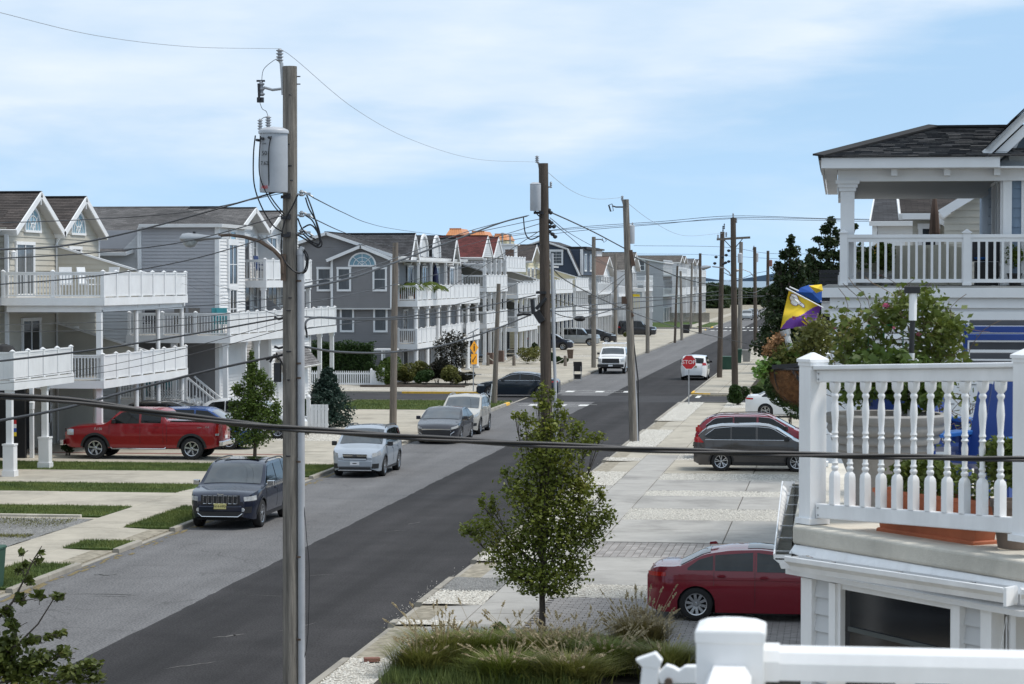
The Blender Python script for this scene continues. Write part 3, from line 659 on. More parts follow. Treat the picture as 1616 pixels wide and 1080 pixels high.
def window(parent,x,y,z,w_,h,rz=0,style='double',m=None,tm=None,tw=.10,fr=None):
    """centre bottom of the window at x, y, z (world).  local -Y looks out of the wall"""
    key=(round(w_,2),round(h,2),style,(m or glass_d).name,(tm or trim).name,tw)
    if key not in WC:
        f=MB();g=MB();d0,d1=-.065,.02
        if style.startswith('arch'):
            n_=14;ri=[(cos(pi*i/n_)*w_/2,sin(pi*i/n_)*h) for i in range(n_+1)];ro=[(cos(pi*i/n_)*(w_/2+tw),sin(pi*i/n_)*(h+tw)) for i in range(n_+1)]
            for i in range(n_): f.prism([ri[i],ri[i+1],ro[i+1],ro[i]],1,d0,d1)
            f.box((-w_/2-tw,d0-.01,-tw),(w_/2+tw,d1,0))
            g.v += [(u,-.03,v) for u,v in ri];g.f.append(tuple(range(n_+1)))
            k=MB();t=.035
            for a in (pi*.25,pi*.5,pi*.75): f.beam((0,-.04,0),(cos(a)*w_/2,-.04,sin(a)*h),.03,t)
            for sc_ in (.33,.68):
                for i in range(n_): f.beam((ri[i][0]*sc_,-.04,ri[i][1]*sc_),(ri[i+1][0]*sc_,-.04,ri[i+1][1]*sc_),.03,t)
        else:
            f.box((-w_/2-tw,d0,-tw*1.1),(w_/2+tw,d1,0));f.box((-w_/2-tw*1.15,d0-.012,h),(w_/2+tw*1.15,d1,h+tw*1.25))
            f.box((-w_/2-tw,d0,.0),(-w_/2,d1,h));f.box((w_/2,d0,0),(w_/2+tw,d1,h))
            g.quad((-w_/2,-.028,0),(w_/2,-.028,0),(w_/2,-.028,h),(-w_/2,-.028,h))
            t=.022
            if style in ('double','grid'): f.box((-w_/2,-.05,h*.5-t),(w_/2,-.02,h*.5+t))
            if style == 'pair': f.box((-t*2,-.055,0),(t*2,-.02,h));f.box((-w_/2,-.05,h*.5-t*.8),(w_/2,-.02,h*.5+t*.8))
            if style == 'slider':
                f.box((-t*1.5,-.055,0),(t*1.5,-.02,h));f.box((-w_/2,-.05,0),(w_/2,-.02,.08));f.box((w_/2-.07,-.05,0),(w_/2,-.02,h));f.box((-w_/2,-.05,0),(-w_/2+.07,-.02,h))
            if style == 'grid':
                f.box((-.012,-.045,0),(.012,-.02,h));
                for q in (.25,.75): f.box((-w_/2,-.045,h*q-.012),(w_/2,-.02,h*q+.012))
            if style == 'door': f.box((-w_/2,-.045,0),(w_/2,-.02,h*.35));f.box((-w_/2,-.045,0),(-w_/2+.13,-.02,h));f.box((w_/2-.13,-.045,0),(w_/2,-.02,h))
        WC[key]=(f.mesh('window_frame',tm or trim),g.mesh('pane',m or glass_d))
    fm,gm=WC[key];base=parent.location if parent else Vector()
    nm='door' if style in ('slider','door') else 'window'
    o=link(nm,fm,parent,(x-base.x,y-base.y,z-base.z),rz);link('pane',gm,o);return o
XP=pi/2      # rotation for things that look to the road from the left side (+X)
BAL={}
def cap_mesh(s=.15):
    mb=MB();mb.lathe([(s*.72,0),(s*.72,.03),(s*.5,.05),(.008,.11)],4);return mb
def rail(parent,p0,p1,z,style='baluster',h=.98,indiv=True,posts=True,caps=True,spacing=1.7,bw=.032,gap=.125,ends=(True,True),bal_z=.09):
    """p0,p1: (x,y) world.  parts: rail, post, baluster / panel"""
    a=Vector((p0[0],p0[1],z));b=Vector((p1[0],p1[1],z));d=b-a;L_=d.length;u=d/L_;ang=atan2(u.y,u.x);base=parent.location
    if 'post' not in BAL:
        mb=MB();mb.box((-.06,-.06,0),(.06,.06,1.02));mb.box((-.075,-.075,0),(.075,.075,.05));mb.box((-.08,-.08,1.02),(.08,.08,1.045));mb.lathe([(.098,1.045),(.01,1.10)],4)
        BAL['post']=mb.mesh('post',vinyl)
        mb=MB();mb.box((-.02,-.02,0),(.02,.02,1));BAL['bal']=mb.mesh('baluster',vinyl)
    mb=MB();up=Vector((0,0,1))
    mb.beam(a+up*(h-.03),b+up*(h-.03),.085,.055);mb.beam(a+up*(h-.09),b+up*(h-.09),.045,.07);mb.build('rail',vinyl,parent,world=True)
    mb=MB();mb.beam(a+up*.075,b+up*.075,.05,.06);mb.build('rail',vinyl,parent,world=True)
    npn=max(1,round(L_/spacing))
    if posts:
        for i in range(npn+1):
            if (i == 0 and not ends[0]) or (i == npn and not ends[1]): continue
            p=a+u*(L_*i/npn);link('post',BAL['post'],parent,p-base,ang,sc=(1,1,(h+.085)/1.10))
    if style == 'panel':
        nb=max(1,int(L_/.152))
        mb=MB();n_=Vector((-u.y,u.x,0))
        mb.beam(a+up*(h*.5),b+up*(h*.5),.018,h-.24)
        for i in range(nb):
            q=a+u*(L_*(i+.5)/nb)+up*(.10+(h-.22)/2);mb.obox(q,L_/nb-.012,.034,h-.22,rz=ang)
        mb.build('panel',vinyl,parent,world=True)
    else:
        nb=max(1,int(L_/gap));mb=MB()
        for i in range(nb):
            q=a+u*(L_*(i+.5)/nb)
            if indiv: link('baluster',BAL['bal'],parent,q-base+Vector((0,0,.09)),ang,sc=(1,1,h-.19))
            else: mb.obox(q+up*(.09+(h-.19)/2),bw,bw,h-.19,rz=ang)
        if not indiv: mb.build('baluster_row',vinyl,parent,world=True,kind='stuff')
def deck_slab(parent,x0,x1,y0,y1,z,th=.30,m=None,name='deck'):
    mb=MB();mb.box((x0,y0,z-.04),(x1,y1,z));mb.build('deck_floor',m or mat('deck_board',(.42,.40,.36),.8,var=.1),parent,world=True)
    mb=MB();e=.02
    mb.box((x0-e,y0-e,z-th),(x0+.03,y1+e,z-.003));mb.box((x1-.03,y0-e,z-th),(x1+e,y1+e,z-.003));mb.box((x0+.032,y0-e,z-th),(x1-.032,y0+.03,z-.003));mb.box((x0+.032,y1-.03,z-th),(x1-.032,y1+e,z-.003))
    mb.build('fascia',vinyl,parent,world=True)
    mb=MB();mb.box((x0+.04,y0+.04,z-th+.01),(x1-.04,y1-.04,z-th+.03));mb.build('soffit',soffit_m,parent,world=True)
def column(parent,x,y,z0,z1,w_=.2,sq=True,m=None,base=True,cap=True):
    mb=MB()
    if sq:
        mb.box((-w_/2,-w_/2,0),(w_/2,w_/2,z1-z0))
        if base: mb.box((-w_*.72,-w_*.72,0),(w_*.72,w_*.72,.18));mb.box((-w_*.62,-w_*.62,.18),(w_*.62,w_*.62,.24))
        if cap: mb.box((-w_*.66,-w_*.66,z1-z0-.16),(w_*.66,w_*.66,z1-z0))
    else:
        mb.lathe([(w_*.56,.1),(w_*.5,.3),(w_*.45,z1-z0-.15)],14);mb.box((-w_*.62,-w_*.62,0),(w_*.62,w_*.62,.12));mb.box((-w_*.6,-w_*.6,z1-z0-.14),(w_*.6,w_*.6,z1-z0))
    o=mb.build('column',m or vinyl,parent,loc=Vector((x,y,z0))-parent.location)
    if not sq: smooth_shade(o)
    return o
def slope(parent,poly,up,m,name='roof',exp=.145,lift=.014,th=.10,fas=True,edges=None,tm=None):
    """roof plane: stepped courses of shingles, a soffit below, white edge boards on the listed edges"""
    o=lapped([poly],up,exp,lift,m,name,parent)
    P_=[Vector(p) for p in poly];n=(P_[1]-P_[0]).cross(P_[2]-P_[1]).normalized()
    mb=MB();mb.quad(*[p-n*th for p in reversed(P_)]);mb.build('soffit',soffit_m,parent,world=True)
    mb=MB();k=len(P_)
    for i in (edges if edges is not None else range(k)):
        a,b=P_[i],P_[(i+1) % k];mb.beam(a-n*(th*.55+.01),b-n*(th*.55+.01),.05,th*1.5,up=n)
    if mb.v: mb.build('rake_board',tm or trim,parent,world=True)
    return o
def gable_x(parent,y0,y1,xf,xb,ze,zr,m,ov=.25,ovf=.45,yr=None,exp=.145,tm=None,th=.13):
    """ridge along X, gable end looks to the road at xf (xf > xb)"""
    ym=yr if yr is not None else (y0+y1)/2;s=(zr-ze)/((y1-y0)/2);f=xf+ovf
    a=(f,y0-ov,ze-ov*s);b=(xb,y0-ov,ze-ov*s);c=(xb,ym,zr);d=(f,ym,zr)
    slope(parent,[b,a,d,c],(0,0,1),m,exp=exp,edges=[0,1],tm=tm,th=th)
    a2=(f,y1+ov,ze-ov*s);b2=(xb,y1+ov,ze-ov*s)
    slope(parent,[a2,b2,c,d],(0,0,1),m,exp=exp,edges=[0,3],tm=tm,th=th)
    mb=MB();mb.beam((f,ym,zr+.02),(xb,ym,zr+.02),.22,.05);mb.build('ridge_cap',m,parent,world=True)
def gable_y(parent,x0,x1,yf,yb,ze,zr,m,ov=.25,ovf=.3,tm=None,exp=.145,xr=None,th=.13):
    """ridge along Y, gable end looks at the camera at yf"""
    xm=xr if xr is not None else (x0+x1)/2;f=yf-ovf;sl=(zr-ze)/(xm-x0);sr=(zr-ze)/(x1-xm)
    slope(parent,[(x1+ov,f,ze-ov*sr),(x1+ov,yb,ze-ov*sr),(xm,yb,zr),(xm,f,zr)],(0,0,1),m,exp=exp,edges=[0,3],tm=tm,th=th)
    slope(parent,[(x0-ov,yb,ze-ov*sl),(x0-ov,f,ze-ov*sl),(xm,f,zr),(xm,yb,zr)],(0,0,1),m,exp=exp,edges=[0,1],tm=tm,th=th)
    mb=MB();mb.beam((xm,f,zr+.02),(xm,yb,zr+.02),.22,.05);mb.build('ridge_cap',m,parent,world=True)
def shed(parent,x0,x1,y0,y1,z,m,th=.03):
    mb=MB();mb.box((x0,y0,z),(x1,y1,z+th));return mb.build('roof',m,parent,world=True)
def lamp_box(parent,x,y,z,rz=0):
    mb=MB();mb.box((-.05,-.1,.1),(.05,.02,.14));mb.lathe([(.05,-.18),(.09,-.16),(.11,.08),(.12,.1),(.02,.17)],6,c=(0,-.14,0));return mb.build('wall_lamp',vinyl,parent,loc=Vector((x,y,z))-parent.location,rz=rz)
def downspout(parent,pts,m=None,r=.05):
    mb=MB()
    for a,b in zip(pts,pts[1:]): mb.beam(a,b,r*1.5,r*1.2,up=(0,1,0) if abs(a[2]-b[2]) > .5 else (0,0,1))
    mb.build('downspout',m or trim,parent,world=True)
def body_back(parent,x0,x1,y0,y1,z0,z1,m):
    mb=MB();mb.box((x0,y0,z0),(x1,y1,z1));mb.build('core',m,parent,world=True)
# ================================================================ left side, first block
# ---- house with the tan siding and twin gables (Y 88 - 99.8)
H=thing('beach_house','tan sided house with two steep brown gables and half oval windows at the left edge','house',(-28,88,.1),group='houses along the left side of the street')
xw,Y0,Y1=-31.75,88.75,100.2
body_back(H,-44,xw-.35,Y0+.3,Y1-.2,.1,8.6,side_tan)
wall(H,(-44,Y0),(xw,Y0),0.1,8.8,side_tan,exp=.22);
ym_=(Y0+Y1)/2
wall(H,(xw,Y0),(xw,ym_),.1,8.75,side_tan,peak=(.5,10.15),exp=.22);wall(H,(xw+.02,ym_),(xw+.02,Y1),.1,8.75,side_tan,peak=(.5,10.15),exp=.22)
gable_x(H,Y0,ym_,xw,-44,8.75,10.25,sh_brown,ov=.12,ovf=.42,th=.16);gable_x(H,ym_,Y1,xw,-44,8.75,10.25,sh_brown,ov=.12,ovf=.42,th=.16)
corner(H,xw,Y0,.1,8.7);corner(H,xw,Y1,.1,8.7)
for a_,b_ in ((Y0,ym_),(ym_,Y1)):
    window(H,xw+.03,(a_+b_)/2,8.74,1.75,.85,XP,'arch',glass_b,tw=.09)
    mb=MB();mb.box((xw+.38,(a_+b_)/2-.03,9.75),(xw+.42,(a_+b_)/2+.03,10.15));mb.build('gable_ornament',trim,H,world=True)
window(H,xw+.03,90.7,6.15,2.0,2.0,XP,'slider',glass_c);window(H,xw+.03,96.9,7.1,1.5,.95,XP,'slider',glass_c)
window(H,xw+.03,91.4,3.1,2.0,2.05,XP,'slider');window(H,xw+.03,96.4,3.2,1.5,1.5,XP,'slider')
lamp_box(H,xw+.04,89.0,7.75,XP);lamp_box(H,xw+.04,98.5,7.6,XP)
downspout(H,[(xw+.35,ym_,8.72),(xw+.08,ym_,8.3),(xw+.08,ym_,.2)])
# sloped privacy wall between the two flats, third floor and second floor
for zt,zb,ze in ((8.15,6.1,6.95),(5.0,2.95,3.8)):
    y_=ym_;lapped([[(xw+.03,y_,zb),(-27.75,y_,zb),(-27.75,y_,ze),(xw+.03,y_,zt)]],(0,0,1),.22,.02,side_tan,'privacy_wall',H)
    mb=MB();mb.beam((xw+.03,y_,zt+.03),(-27.7,y_,ze+.03),.14,.08);mb.build('wall_cap',vinyl,H,world=True)
xf=-27.65;Y0,Y1=88.0,99.5
deck_slab(H,xw+.02,xf,Y0,Y1+.2,6.1);rail(H,(xw+.1,Y0+.06),(xf-.06,Y0+.06),6.1,ends=(True,True));rail(H,(xf-.06,Y0+.06),(xf-.06,Y1+.14),6.1,'panel',ends=(False,True))
deck_slab(H,xw-.9,xf,Y0-.1,Y1+.2,2.95);rail(H,(xw-.8,Y0),(xf-.06,Y0),2.95);rail(H,(xf-.06,Y0),(xf-.06,Y1+.14),2.95,'panel',ends=(False,True))
for y_ in (88.2,93.0,96.1,99.7): column(H,xf-.25,y_,.1,5.8,.2,sq=(y_ < 89))
for y_ in (93.0,96.1,99.7): column(H,xw+2.2,y_-.2,.1,2.65,.2,sq=False)
mb=MB();mb.box((xf-.35,Y0+.2,5.55),(xf-.15,Y1,5.8));mb.box((xw+.2,Y0+.15,5.55),(xf-.36,Y0+.35,5.8));mb.build('beam',vinyl,H,world=True)
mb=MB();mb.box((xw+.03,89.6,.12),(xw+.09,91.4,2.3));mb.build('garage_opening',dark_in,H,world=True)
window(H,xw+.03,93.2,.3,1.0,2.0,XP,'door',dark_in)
lamp_box(H,-31.9,87.96,2.0);mb=MB()
for i in range(8):
    for s_ in (-1,1):
        c0=Vector((-29.2+i*.12,98.9,1.2 if s_ > 0 else 2.1));mb.beam(c0,c0+Vector((.9,0,.9*s_)),.02,.04,up=(0,1,0))
mb.box((-29.2,98.87,1.15),(-27.5,98.93,1.2));mb.build('lattice',vinyl,H,world=True)
# wall of the neighbour's ground floor seen below its deck
# ---- nearest corner house: only its raised deck corner on tapered posts shows
H=thing('beach_house','beige house whose low white panelled deck corner stands on two boxed posts','house',(-28,78,.1),group='houses along the left side of the street')
xf=-27.75
deck_slab(H,-36,xf,78.2,84.6,3.35,th=.32);rail(H,(-36,78.25),(xf-.06,78.25),3.35,'panel',ends=(False,True),spacing=1.25);rail(H,(xf-.06,78.25),(xf-.06,84.5),3.35,'panel',ends=(False,True),spacing=1.4)
for y_ in (78.35,82.0):
    column(H,xf-.2,y_,.1,3.05,.2,base=False)
    mb=MB();mb.box((-.19,-.19,.12),(.19,.19,1.05));mb.box((-.22,-.22,0),(.22,.22,.2));mb.box((-.21,-.21,1.05),(.21,.21,1.11));mb.build('post_base',vinyl,H,loc=Vector((xf-.2,y_,.1))-H.location)
lapped([[(-40,86.6,.1),(-31.75,86.6,.1),(-31.75,86.6,9.2),(-40,86.6,9.2)]],(0,0,1),.22,.02,side_tan2,'wall',H);corner(H,-31.72,86.6,0.1,9.0,vinyl)
lapped([[(-44,86.2,8.75),(-31.3,86.2,8.75),(-31.3,87.7,9.4),(-44,87.7,9.4)]],(0,0,1),.145,.014,sh_brown,'roof',H)
mb=MB();mb.box((-44,86.15,8.62),(-31.3,86.25,8.78));mb.build('gutter',vinyl,H,world=True)
wall(H,(-31.75,86.6),(-31.75,87.9),.1,8.8,side_tan2,exp=.22)
window(H,-32.6,86.55,4.4,1.0,.55,0,'arch',glass_c,tw=.08);window(H,-32.6,86.55,3.4,1.0,1.0,0,'grid',glass_c);
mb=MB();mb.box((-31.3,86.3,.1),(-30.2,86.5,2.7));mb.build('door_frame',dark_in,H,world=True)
lamp_box(H,-29.9,86.4,2.1);corner(H,-30.0,86.5,.1,3.0,vinyl)
# ---- light grey house, Y 102 - 124
H=thing('beach_house','light grey three storey house with wraparound white decks and two small front gables','house',(-27,103,.1),group='houses along the left side of the street')
yS=104.0;xc=-27.45
body_back(H,-44,xc-.8,yS+.3,123.4,.1,9.0,side_grey)
wall(H,(-31.0,yS),(xc,yS),.1,9.25,side_grey);
lapped([[(-46,yS+.25,.1),(-31.0,yS+.25,.1),(-31.0,yS+.25,9.0),(-31.9,yS+.25,8.1),(-46,yS+.25,8.1)]],(0,0,1),.15,.02,side_lgrey,'wall',H)
corner(H,xc,yS,.1,9.2,vinyl,.2);corner(H,-31.0,yS,4.3,9.2,vinyl)
wall(H,(xc,yS),(xc,108.9),.1,9.3,side_white)
xg=-28.2
for a_,b_ in ((109.0,114.6),(114.6,120.2)):
    wall(H,(xg,a_),(xg,b_),.1,9.2,side_white,peak=(.5,10.15));gable_x(H,a_,b_,xg,-36,9.2,10.2,sh_grey,ov=.1,ovf=.6,th=.15)
wall(H,(xc-.8,120.2),(xc-.8,123.5),.1,9.2,side_white)
# big rear roof falling to the camera
rz_=10.3
slope(H,[(-46,yS-.3,8.0),(-31.6,yS-.3,8.0),(-30.9,yS+1.0,8.36),(-30.9,112,rz_),(-46,112,rz_)],(0,0,1),sh_grey,edges=[0,1])
slope(H,[(-30.95,yS-.35,9.25),(xc+.3,yS-.35,9.25),(-30.2,107.6,10.02),(-30.95,107.6,10.02)],(0,0,1),sh_grey,edges=[0])
slope(H,[(xc+.3,yS-.35,9.25),(xc+.3,109.2,9.25),(-30.2,109.2,10.02),(-30.2,107.6,10.02)],(0,0,1),sh_grey,edges=[0])
slope(H,[(-46,112,rz_),(-29.3,112,rz_),(-29.3,124.2,9.0),(-46,124.2,9.0)],(0,0,1),sh_grey,edges=[])
downspout(H,[(-31.05,yS-.1,9.1),(-31.05,yS-.08,4.4)],vinyl)
mb=MB();mb.tube([(-33.8,105.5,8.5),(-33.8,105.5,9.0)],.06,8);mb.build('vent_pipe',rubber,H,world=True)
window(H,xc+.03,106.5,6.6,1.35,1.75,XP,'pair',glass_d,vinyl,.22);window(H,xc+.03,106.5,4.3+.3,1.1,1.7,XP,'pair',glass_d,vinyl,.16);window(H,xc+.03,106.5,8.55,.9,.4,XP,'single',glass_b,vinyl)
for yb_ in (109.0,114.6):
    window(H,xg+.03,yb_+.75,6.9,.55,1.9,XP,'grid',glass_d,vinyl,.07);window(H,xg+.03,yb_+2.6,6.75,1.9,2.1,XP,'slider',glass_d,vinyl);window(H,xg+.03,yb_+4.6,6.9,.55,1.9,XP,'grid',glass_d,vinyl,.07)
    window(H,xg+.03,yb_+.8,4.45,.6,2.0,XP,'grid',glass_d,vinyl,.07);window(H,xg+.03,yb_+2.7,4.4,1.9,2.1,XP,'slider',glass_d,vinyl);window(H,xg+.03,yb_+4.7,4.45,.6,2.0,XP,'grid',glass_d,vinyl,.07)
# balcony, third floor
deck_slab(H,xg,-26.7,110,119.9,6.75,th=.34);rail(H,(xg+.1,110.06),(-26.76,110.06),6.75);rail(H,(-26.76,110.06),(-26.76,119.8),6.75,'panel',ends=(False,True))
y_=114.6;lapped([[(xg+.03,y_,6.75),(-26.8,y_,6.75),(-26.8,y_,7.6),(xg+.03,y_,9.0)]],(0,0,1),.15,.02,side_lgrey,'privacy_wall',H);mb=MB();mb.beam((xg,y_,9.05),(-26.7,y_,7.62),.2,.1);mb.build('wall_cap',vinyl,H,world=True)
lapped([[(xg+.03,y_,4.35),(-26.8,y_,4.35),(-26.8,y_,5.1),(xg+.03,y_,6.3)]],(0,0,1),.15,.02,side_grey,'privacy_wall',H)
for y_ in (110.15,119.7): column(H,-26.85,y_,4.35,6.45,.2)
# second floor wraparound deck
deck_slab(H,-31.0,-26.35,101.9,103.95,4.35,th=.34);deck_slab(H,xc+.05,-26.35,103.97,124.2,4.35,th=.34)
rail(H,(-30.9,101.96),(-26.41,101.96),4.35,indiv=True,spacing=1.5);rail(H,(-26.41,101.96),(-26.41,124.1),4.35,'panel',ends=(False,True),spacing=1.75)
# ground floor: garage wing front, porch
wall(H,(-26.55,110.2),(-26.55,118.6),.1,4.0,side_white);wall(H,(xc,110.2),(-26.55,110.2),.1,4.0,side_white);corner(H,-26.55,110.2,.1,4.0,vinyl);corner(H,-26.55,118.6,.1,4.0,vinyl)
slope(H,[(-25.9,110.7,2.55),(-25.9,118.3,2.55),(-26.5,117.9,3.35),(-26.5,111.2,3.35)],(0,0,1),sh_grey,edges=[0]);
window(H,-26.5,112.8,.15,2.6,2.1,XP,'single',mat('garage_door',(.62,.62,.62),.5),vinyl);window(H,-26.5,116.4,.15,1.2,2.1,XP,'single',mat('garage_door',(.6,.6,.6)),vinyl)
for y_,x_ in ((102.1,-30.7),(102.1,-28.9),(102.1,-26.6),(105.4,-26.6),(107.8,-26.6),(121.0,-26.55),(124.0,-26.55)): column(H,x_,y_,.1,4.0,.2)
mb=MB();mb.box((-31.2,yS-.06,1.6),(xc-.1,yS-.03,4.0));mb.build('porch_wall',side_dgrey,H,world=True)  # slate sheet over the grey wall, the deck's shade put into its colour
deck_slab(H,-31.4,-28.2,101.7,103.9,1.55,th=.32);rail(H,(-31.3,101.76),(-28.3,101.76),1.55,indiv=True)
st=MB()
for i in range(7): st.box((-28.2+i*.26,101.9,1.35-i*.2),(-27.94+i*.26,103.0,1.4-i*.2))
st.build('steps',vinyl,H,world=True)
for yy_ in (101.85,103.0):
    mb=MB();mb.beam((-28.25,yy_,2.5),(-26.4,yy_,1.0),.08,.08);mb.beam((-28.25,yy_,1.65),(-26.4,yy_,.2),.06,.06)
    for i in range(12): q=-28.15+i*.15;mb.box((q-.018,yy_-.018,1.6-(i*.15)*.78),(q+.018,yy_+.018,2.45-(i*.15)*.81))
    mb.build('stair_rail',vinyl,H,world=True)
# ================================================================ left side, second block
# ---- slate grey house on the corner beyond the cross street
H=thing('beach_house','slate grey corner house with big fan window and four tall dormers','house',(-28,152,.1),group='houses along the left side of the street')
ys=152.0
body_back(H,-44,-29.6,ys+.5,180,.1,8.0,side_dgrey)
wall(H,(-37.5,ys+.35),(-28.55,ys+.35),.1,8.35,side_dgrey);
lapped([[(-37.5,ys+.35,8.3),(-28.55,ys+.35,8.3),(-32.9,ys+.35,9.8)]],(0,0,1),.15,.02,side_dgrey,'gable_wall',H)
lapped([[(-32.5,ys-.12,4.95),(-28.6,ys-.12,4.95),(-28.6,ys-.12,8.2),(-30.55,ys-.12,8.98),(-32.5,ys-.12,8.2)]],(0,0,1),.15,.02,side_dgrey,'wall',H)
lapped([[(-28.6,ys-.12,4.95),(-28.6,ys+.34,4.95),(-28.6,ys+.34,8.2),(-28.6,ys-.12,8.2)]],(0,0,1),.15,.02,side_dgrey,'wall',H);lapped([[(-32.5,ys+.34,4.95),(-32.5,ys-.12,4.95),(-32.5,ys-.12,8.2),(-32.5,ys+.34,8.2)]],(0,0,1),.15,.02,side_dgrey,'wall',H)
mb=MB();mb.box((-32.5,ys-.1,4.86),(-28.6,ys+.3,4.94));mb.build('bay_underside',trim,H,world=True)
corner(H,-28.6,ys-.12,4.95,8.2,vinyl);corner(H,-32.5,ys-.12,4.95,8.2,vinyl);corner(H,-28.5,ys+.35,.1,8.2,vinyl,.12)
gable_y(H,-32.5,-28.6,ys-.12,ys+5,8.2,9.0,sh_dark,ov=.3,ovf=.4,tm=vinyl);gable_y(H,-37.5,-28.4,ys+.3,181,8.35,9.85,sh_dark,ov=.25,ovf=.35,tm=vinyl,xr=-32.9)
for a_,q,w_,h_,z_ in ((0,-33.1,.75,1.3,6.15),(1,-31.7,.7,1.3,6.15),(1,-29.35,.7,1.3,6.15),(0,-31.6,.7,1.35,3.5),(0,-29.4,.7,1.35,3.5),(0,-32.9,1.0,.4,4.5),(0,-34.6,.7,1.3,6.15)):
    window(H,q,(ys-.15) if a_ else (ys+.32),z_,w_,h_,0,'double',glass_c,vinyl,.12)
window(H,-30.5,ys-.15,7.72,1.65,.72,0,'arch',glass_b,vinyl,.1)
wall(H,(-28.5,ys+.35),(-28.5,180),.1,8.2,side_dgrey,exp=.3)
for y_,rnd in ((157.5,0),(163.0,1),(168.2,1),(174.8,0)):       # dormers towards the street
    zb,zp=8.0,9.85;hw=1.5 if rnd else 1.75
    if rnd:
        pts=[(y_+cos(pi*i/10)*hw,zb+.55+sin(pi*i/10)*(zp-zb-.55)) for i in range(11)]
        mb=MB();mb.v += [(-28.46,y_-hw,zb)]+[(-28.46,p[0],p[1]) for p in reversed(pts)]+[(-28.46,y_+hw,zb)];mb.f.append(tuple(reversed(range(len(mb.v)))));mb.build('dormer_wall',side_lgrey,H,world=True)
        full=[(y_+hw,zb)]+pts+[(y_-hw,zb)]
        mb=MB();
        for p,q in zip(full,full[1:]): mb.quad((-28.4,p[0],p[1]),(-33,p[0],p[1]),(-33,q[0],q[1]),(-28.4,q[0],q[1]))
        mb.build('dormer_roof',sh_dark,H,world=True)
        mb=MB()
        for p,q in zip(full,full[1:]): mb.beam((-28.4,p[0],p[1]),(-28.4,q[0],q[1]),.16,.12,up=(1,0,0))
        mb.build('rake_board',vinyl,H,world=True)
    else:
        wall(H,(-28.45,y_-hw),(-28.45,y_+hw),zb-.1,zb+.05,side_lgrey,peak=(.5,zp-.1),exp=.3)
        gable_x(H,y_-hw,y_+hw,-28.45,-33,zb,zp,sh_dark,ov=.12,ovf=.45,tm=vinyl)
    window(H,-28.4,y_,5.6,1.7,2.0,XP,'slider',glass_d,vinyl);window(H,-28.42,y_,7.9,1.0,.35,XP,'single',glass_b,vinyl)
mb=MB();mb.box((-28.4,154,7.95),(-27.3,172,8.05));mb.build('pergola_slab',soffit_m,H,world=True)
for y_ in (155,160,166,171): column(H,-27.4,y_,5.4,7.95,.14)
xf=-27.15;yd=ys+1.2
deck_slab(H,-28.45,xf,yd,180.5,5.42,th=.4);rail(H,(-28.4,yd+.06),(xf-.06,yd+.06),5.42,indiv=False);rail(H,(xf-.06,yd+.06),(xf-.06,180.4),5.42,'panel',ends=(False,True),spacing=2)
deck_slab(H,-28.45,xf,yd,180.5,2.6,th=.35);rail(H,(-28.4,yd+.06),(xf-.06,yd+.06),2.6,indiv=False)
for a_,b_ in ((yd+.06,160.5),(163.2,171.8),(174.2,180.4)): rail(H,(xf-.06,a_),(xf-.06,b_),2.6,'panel',ends=(False,True),spacing=2)
for a_,b_ in ((160.5,163.2),(171.8,174.2)): rail(H,(xf-.3,a_),(xf-.3,b_),2.6,indiv=False,posts=False)
for y_ in (153.6,157.8,162.2,166.6,171.0,175.4,179.8): column(H,xf-.15,y_,.1,5.0,.32,sq=False)
for y_ in (156,160.5,165,169.5,174,178): window(H,-28.47,y_,2.7,1.5,2.0,XP,'slider',glass_d,side_lgrey);window(H,-28.47,y_,.2,1.6,2.0,XP,'single',dark_in,side_lgrey)
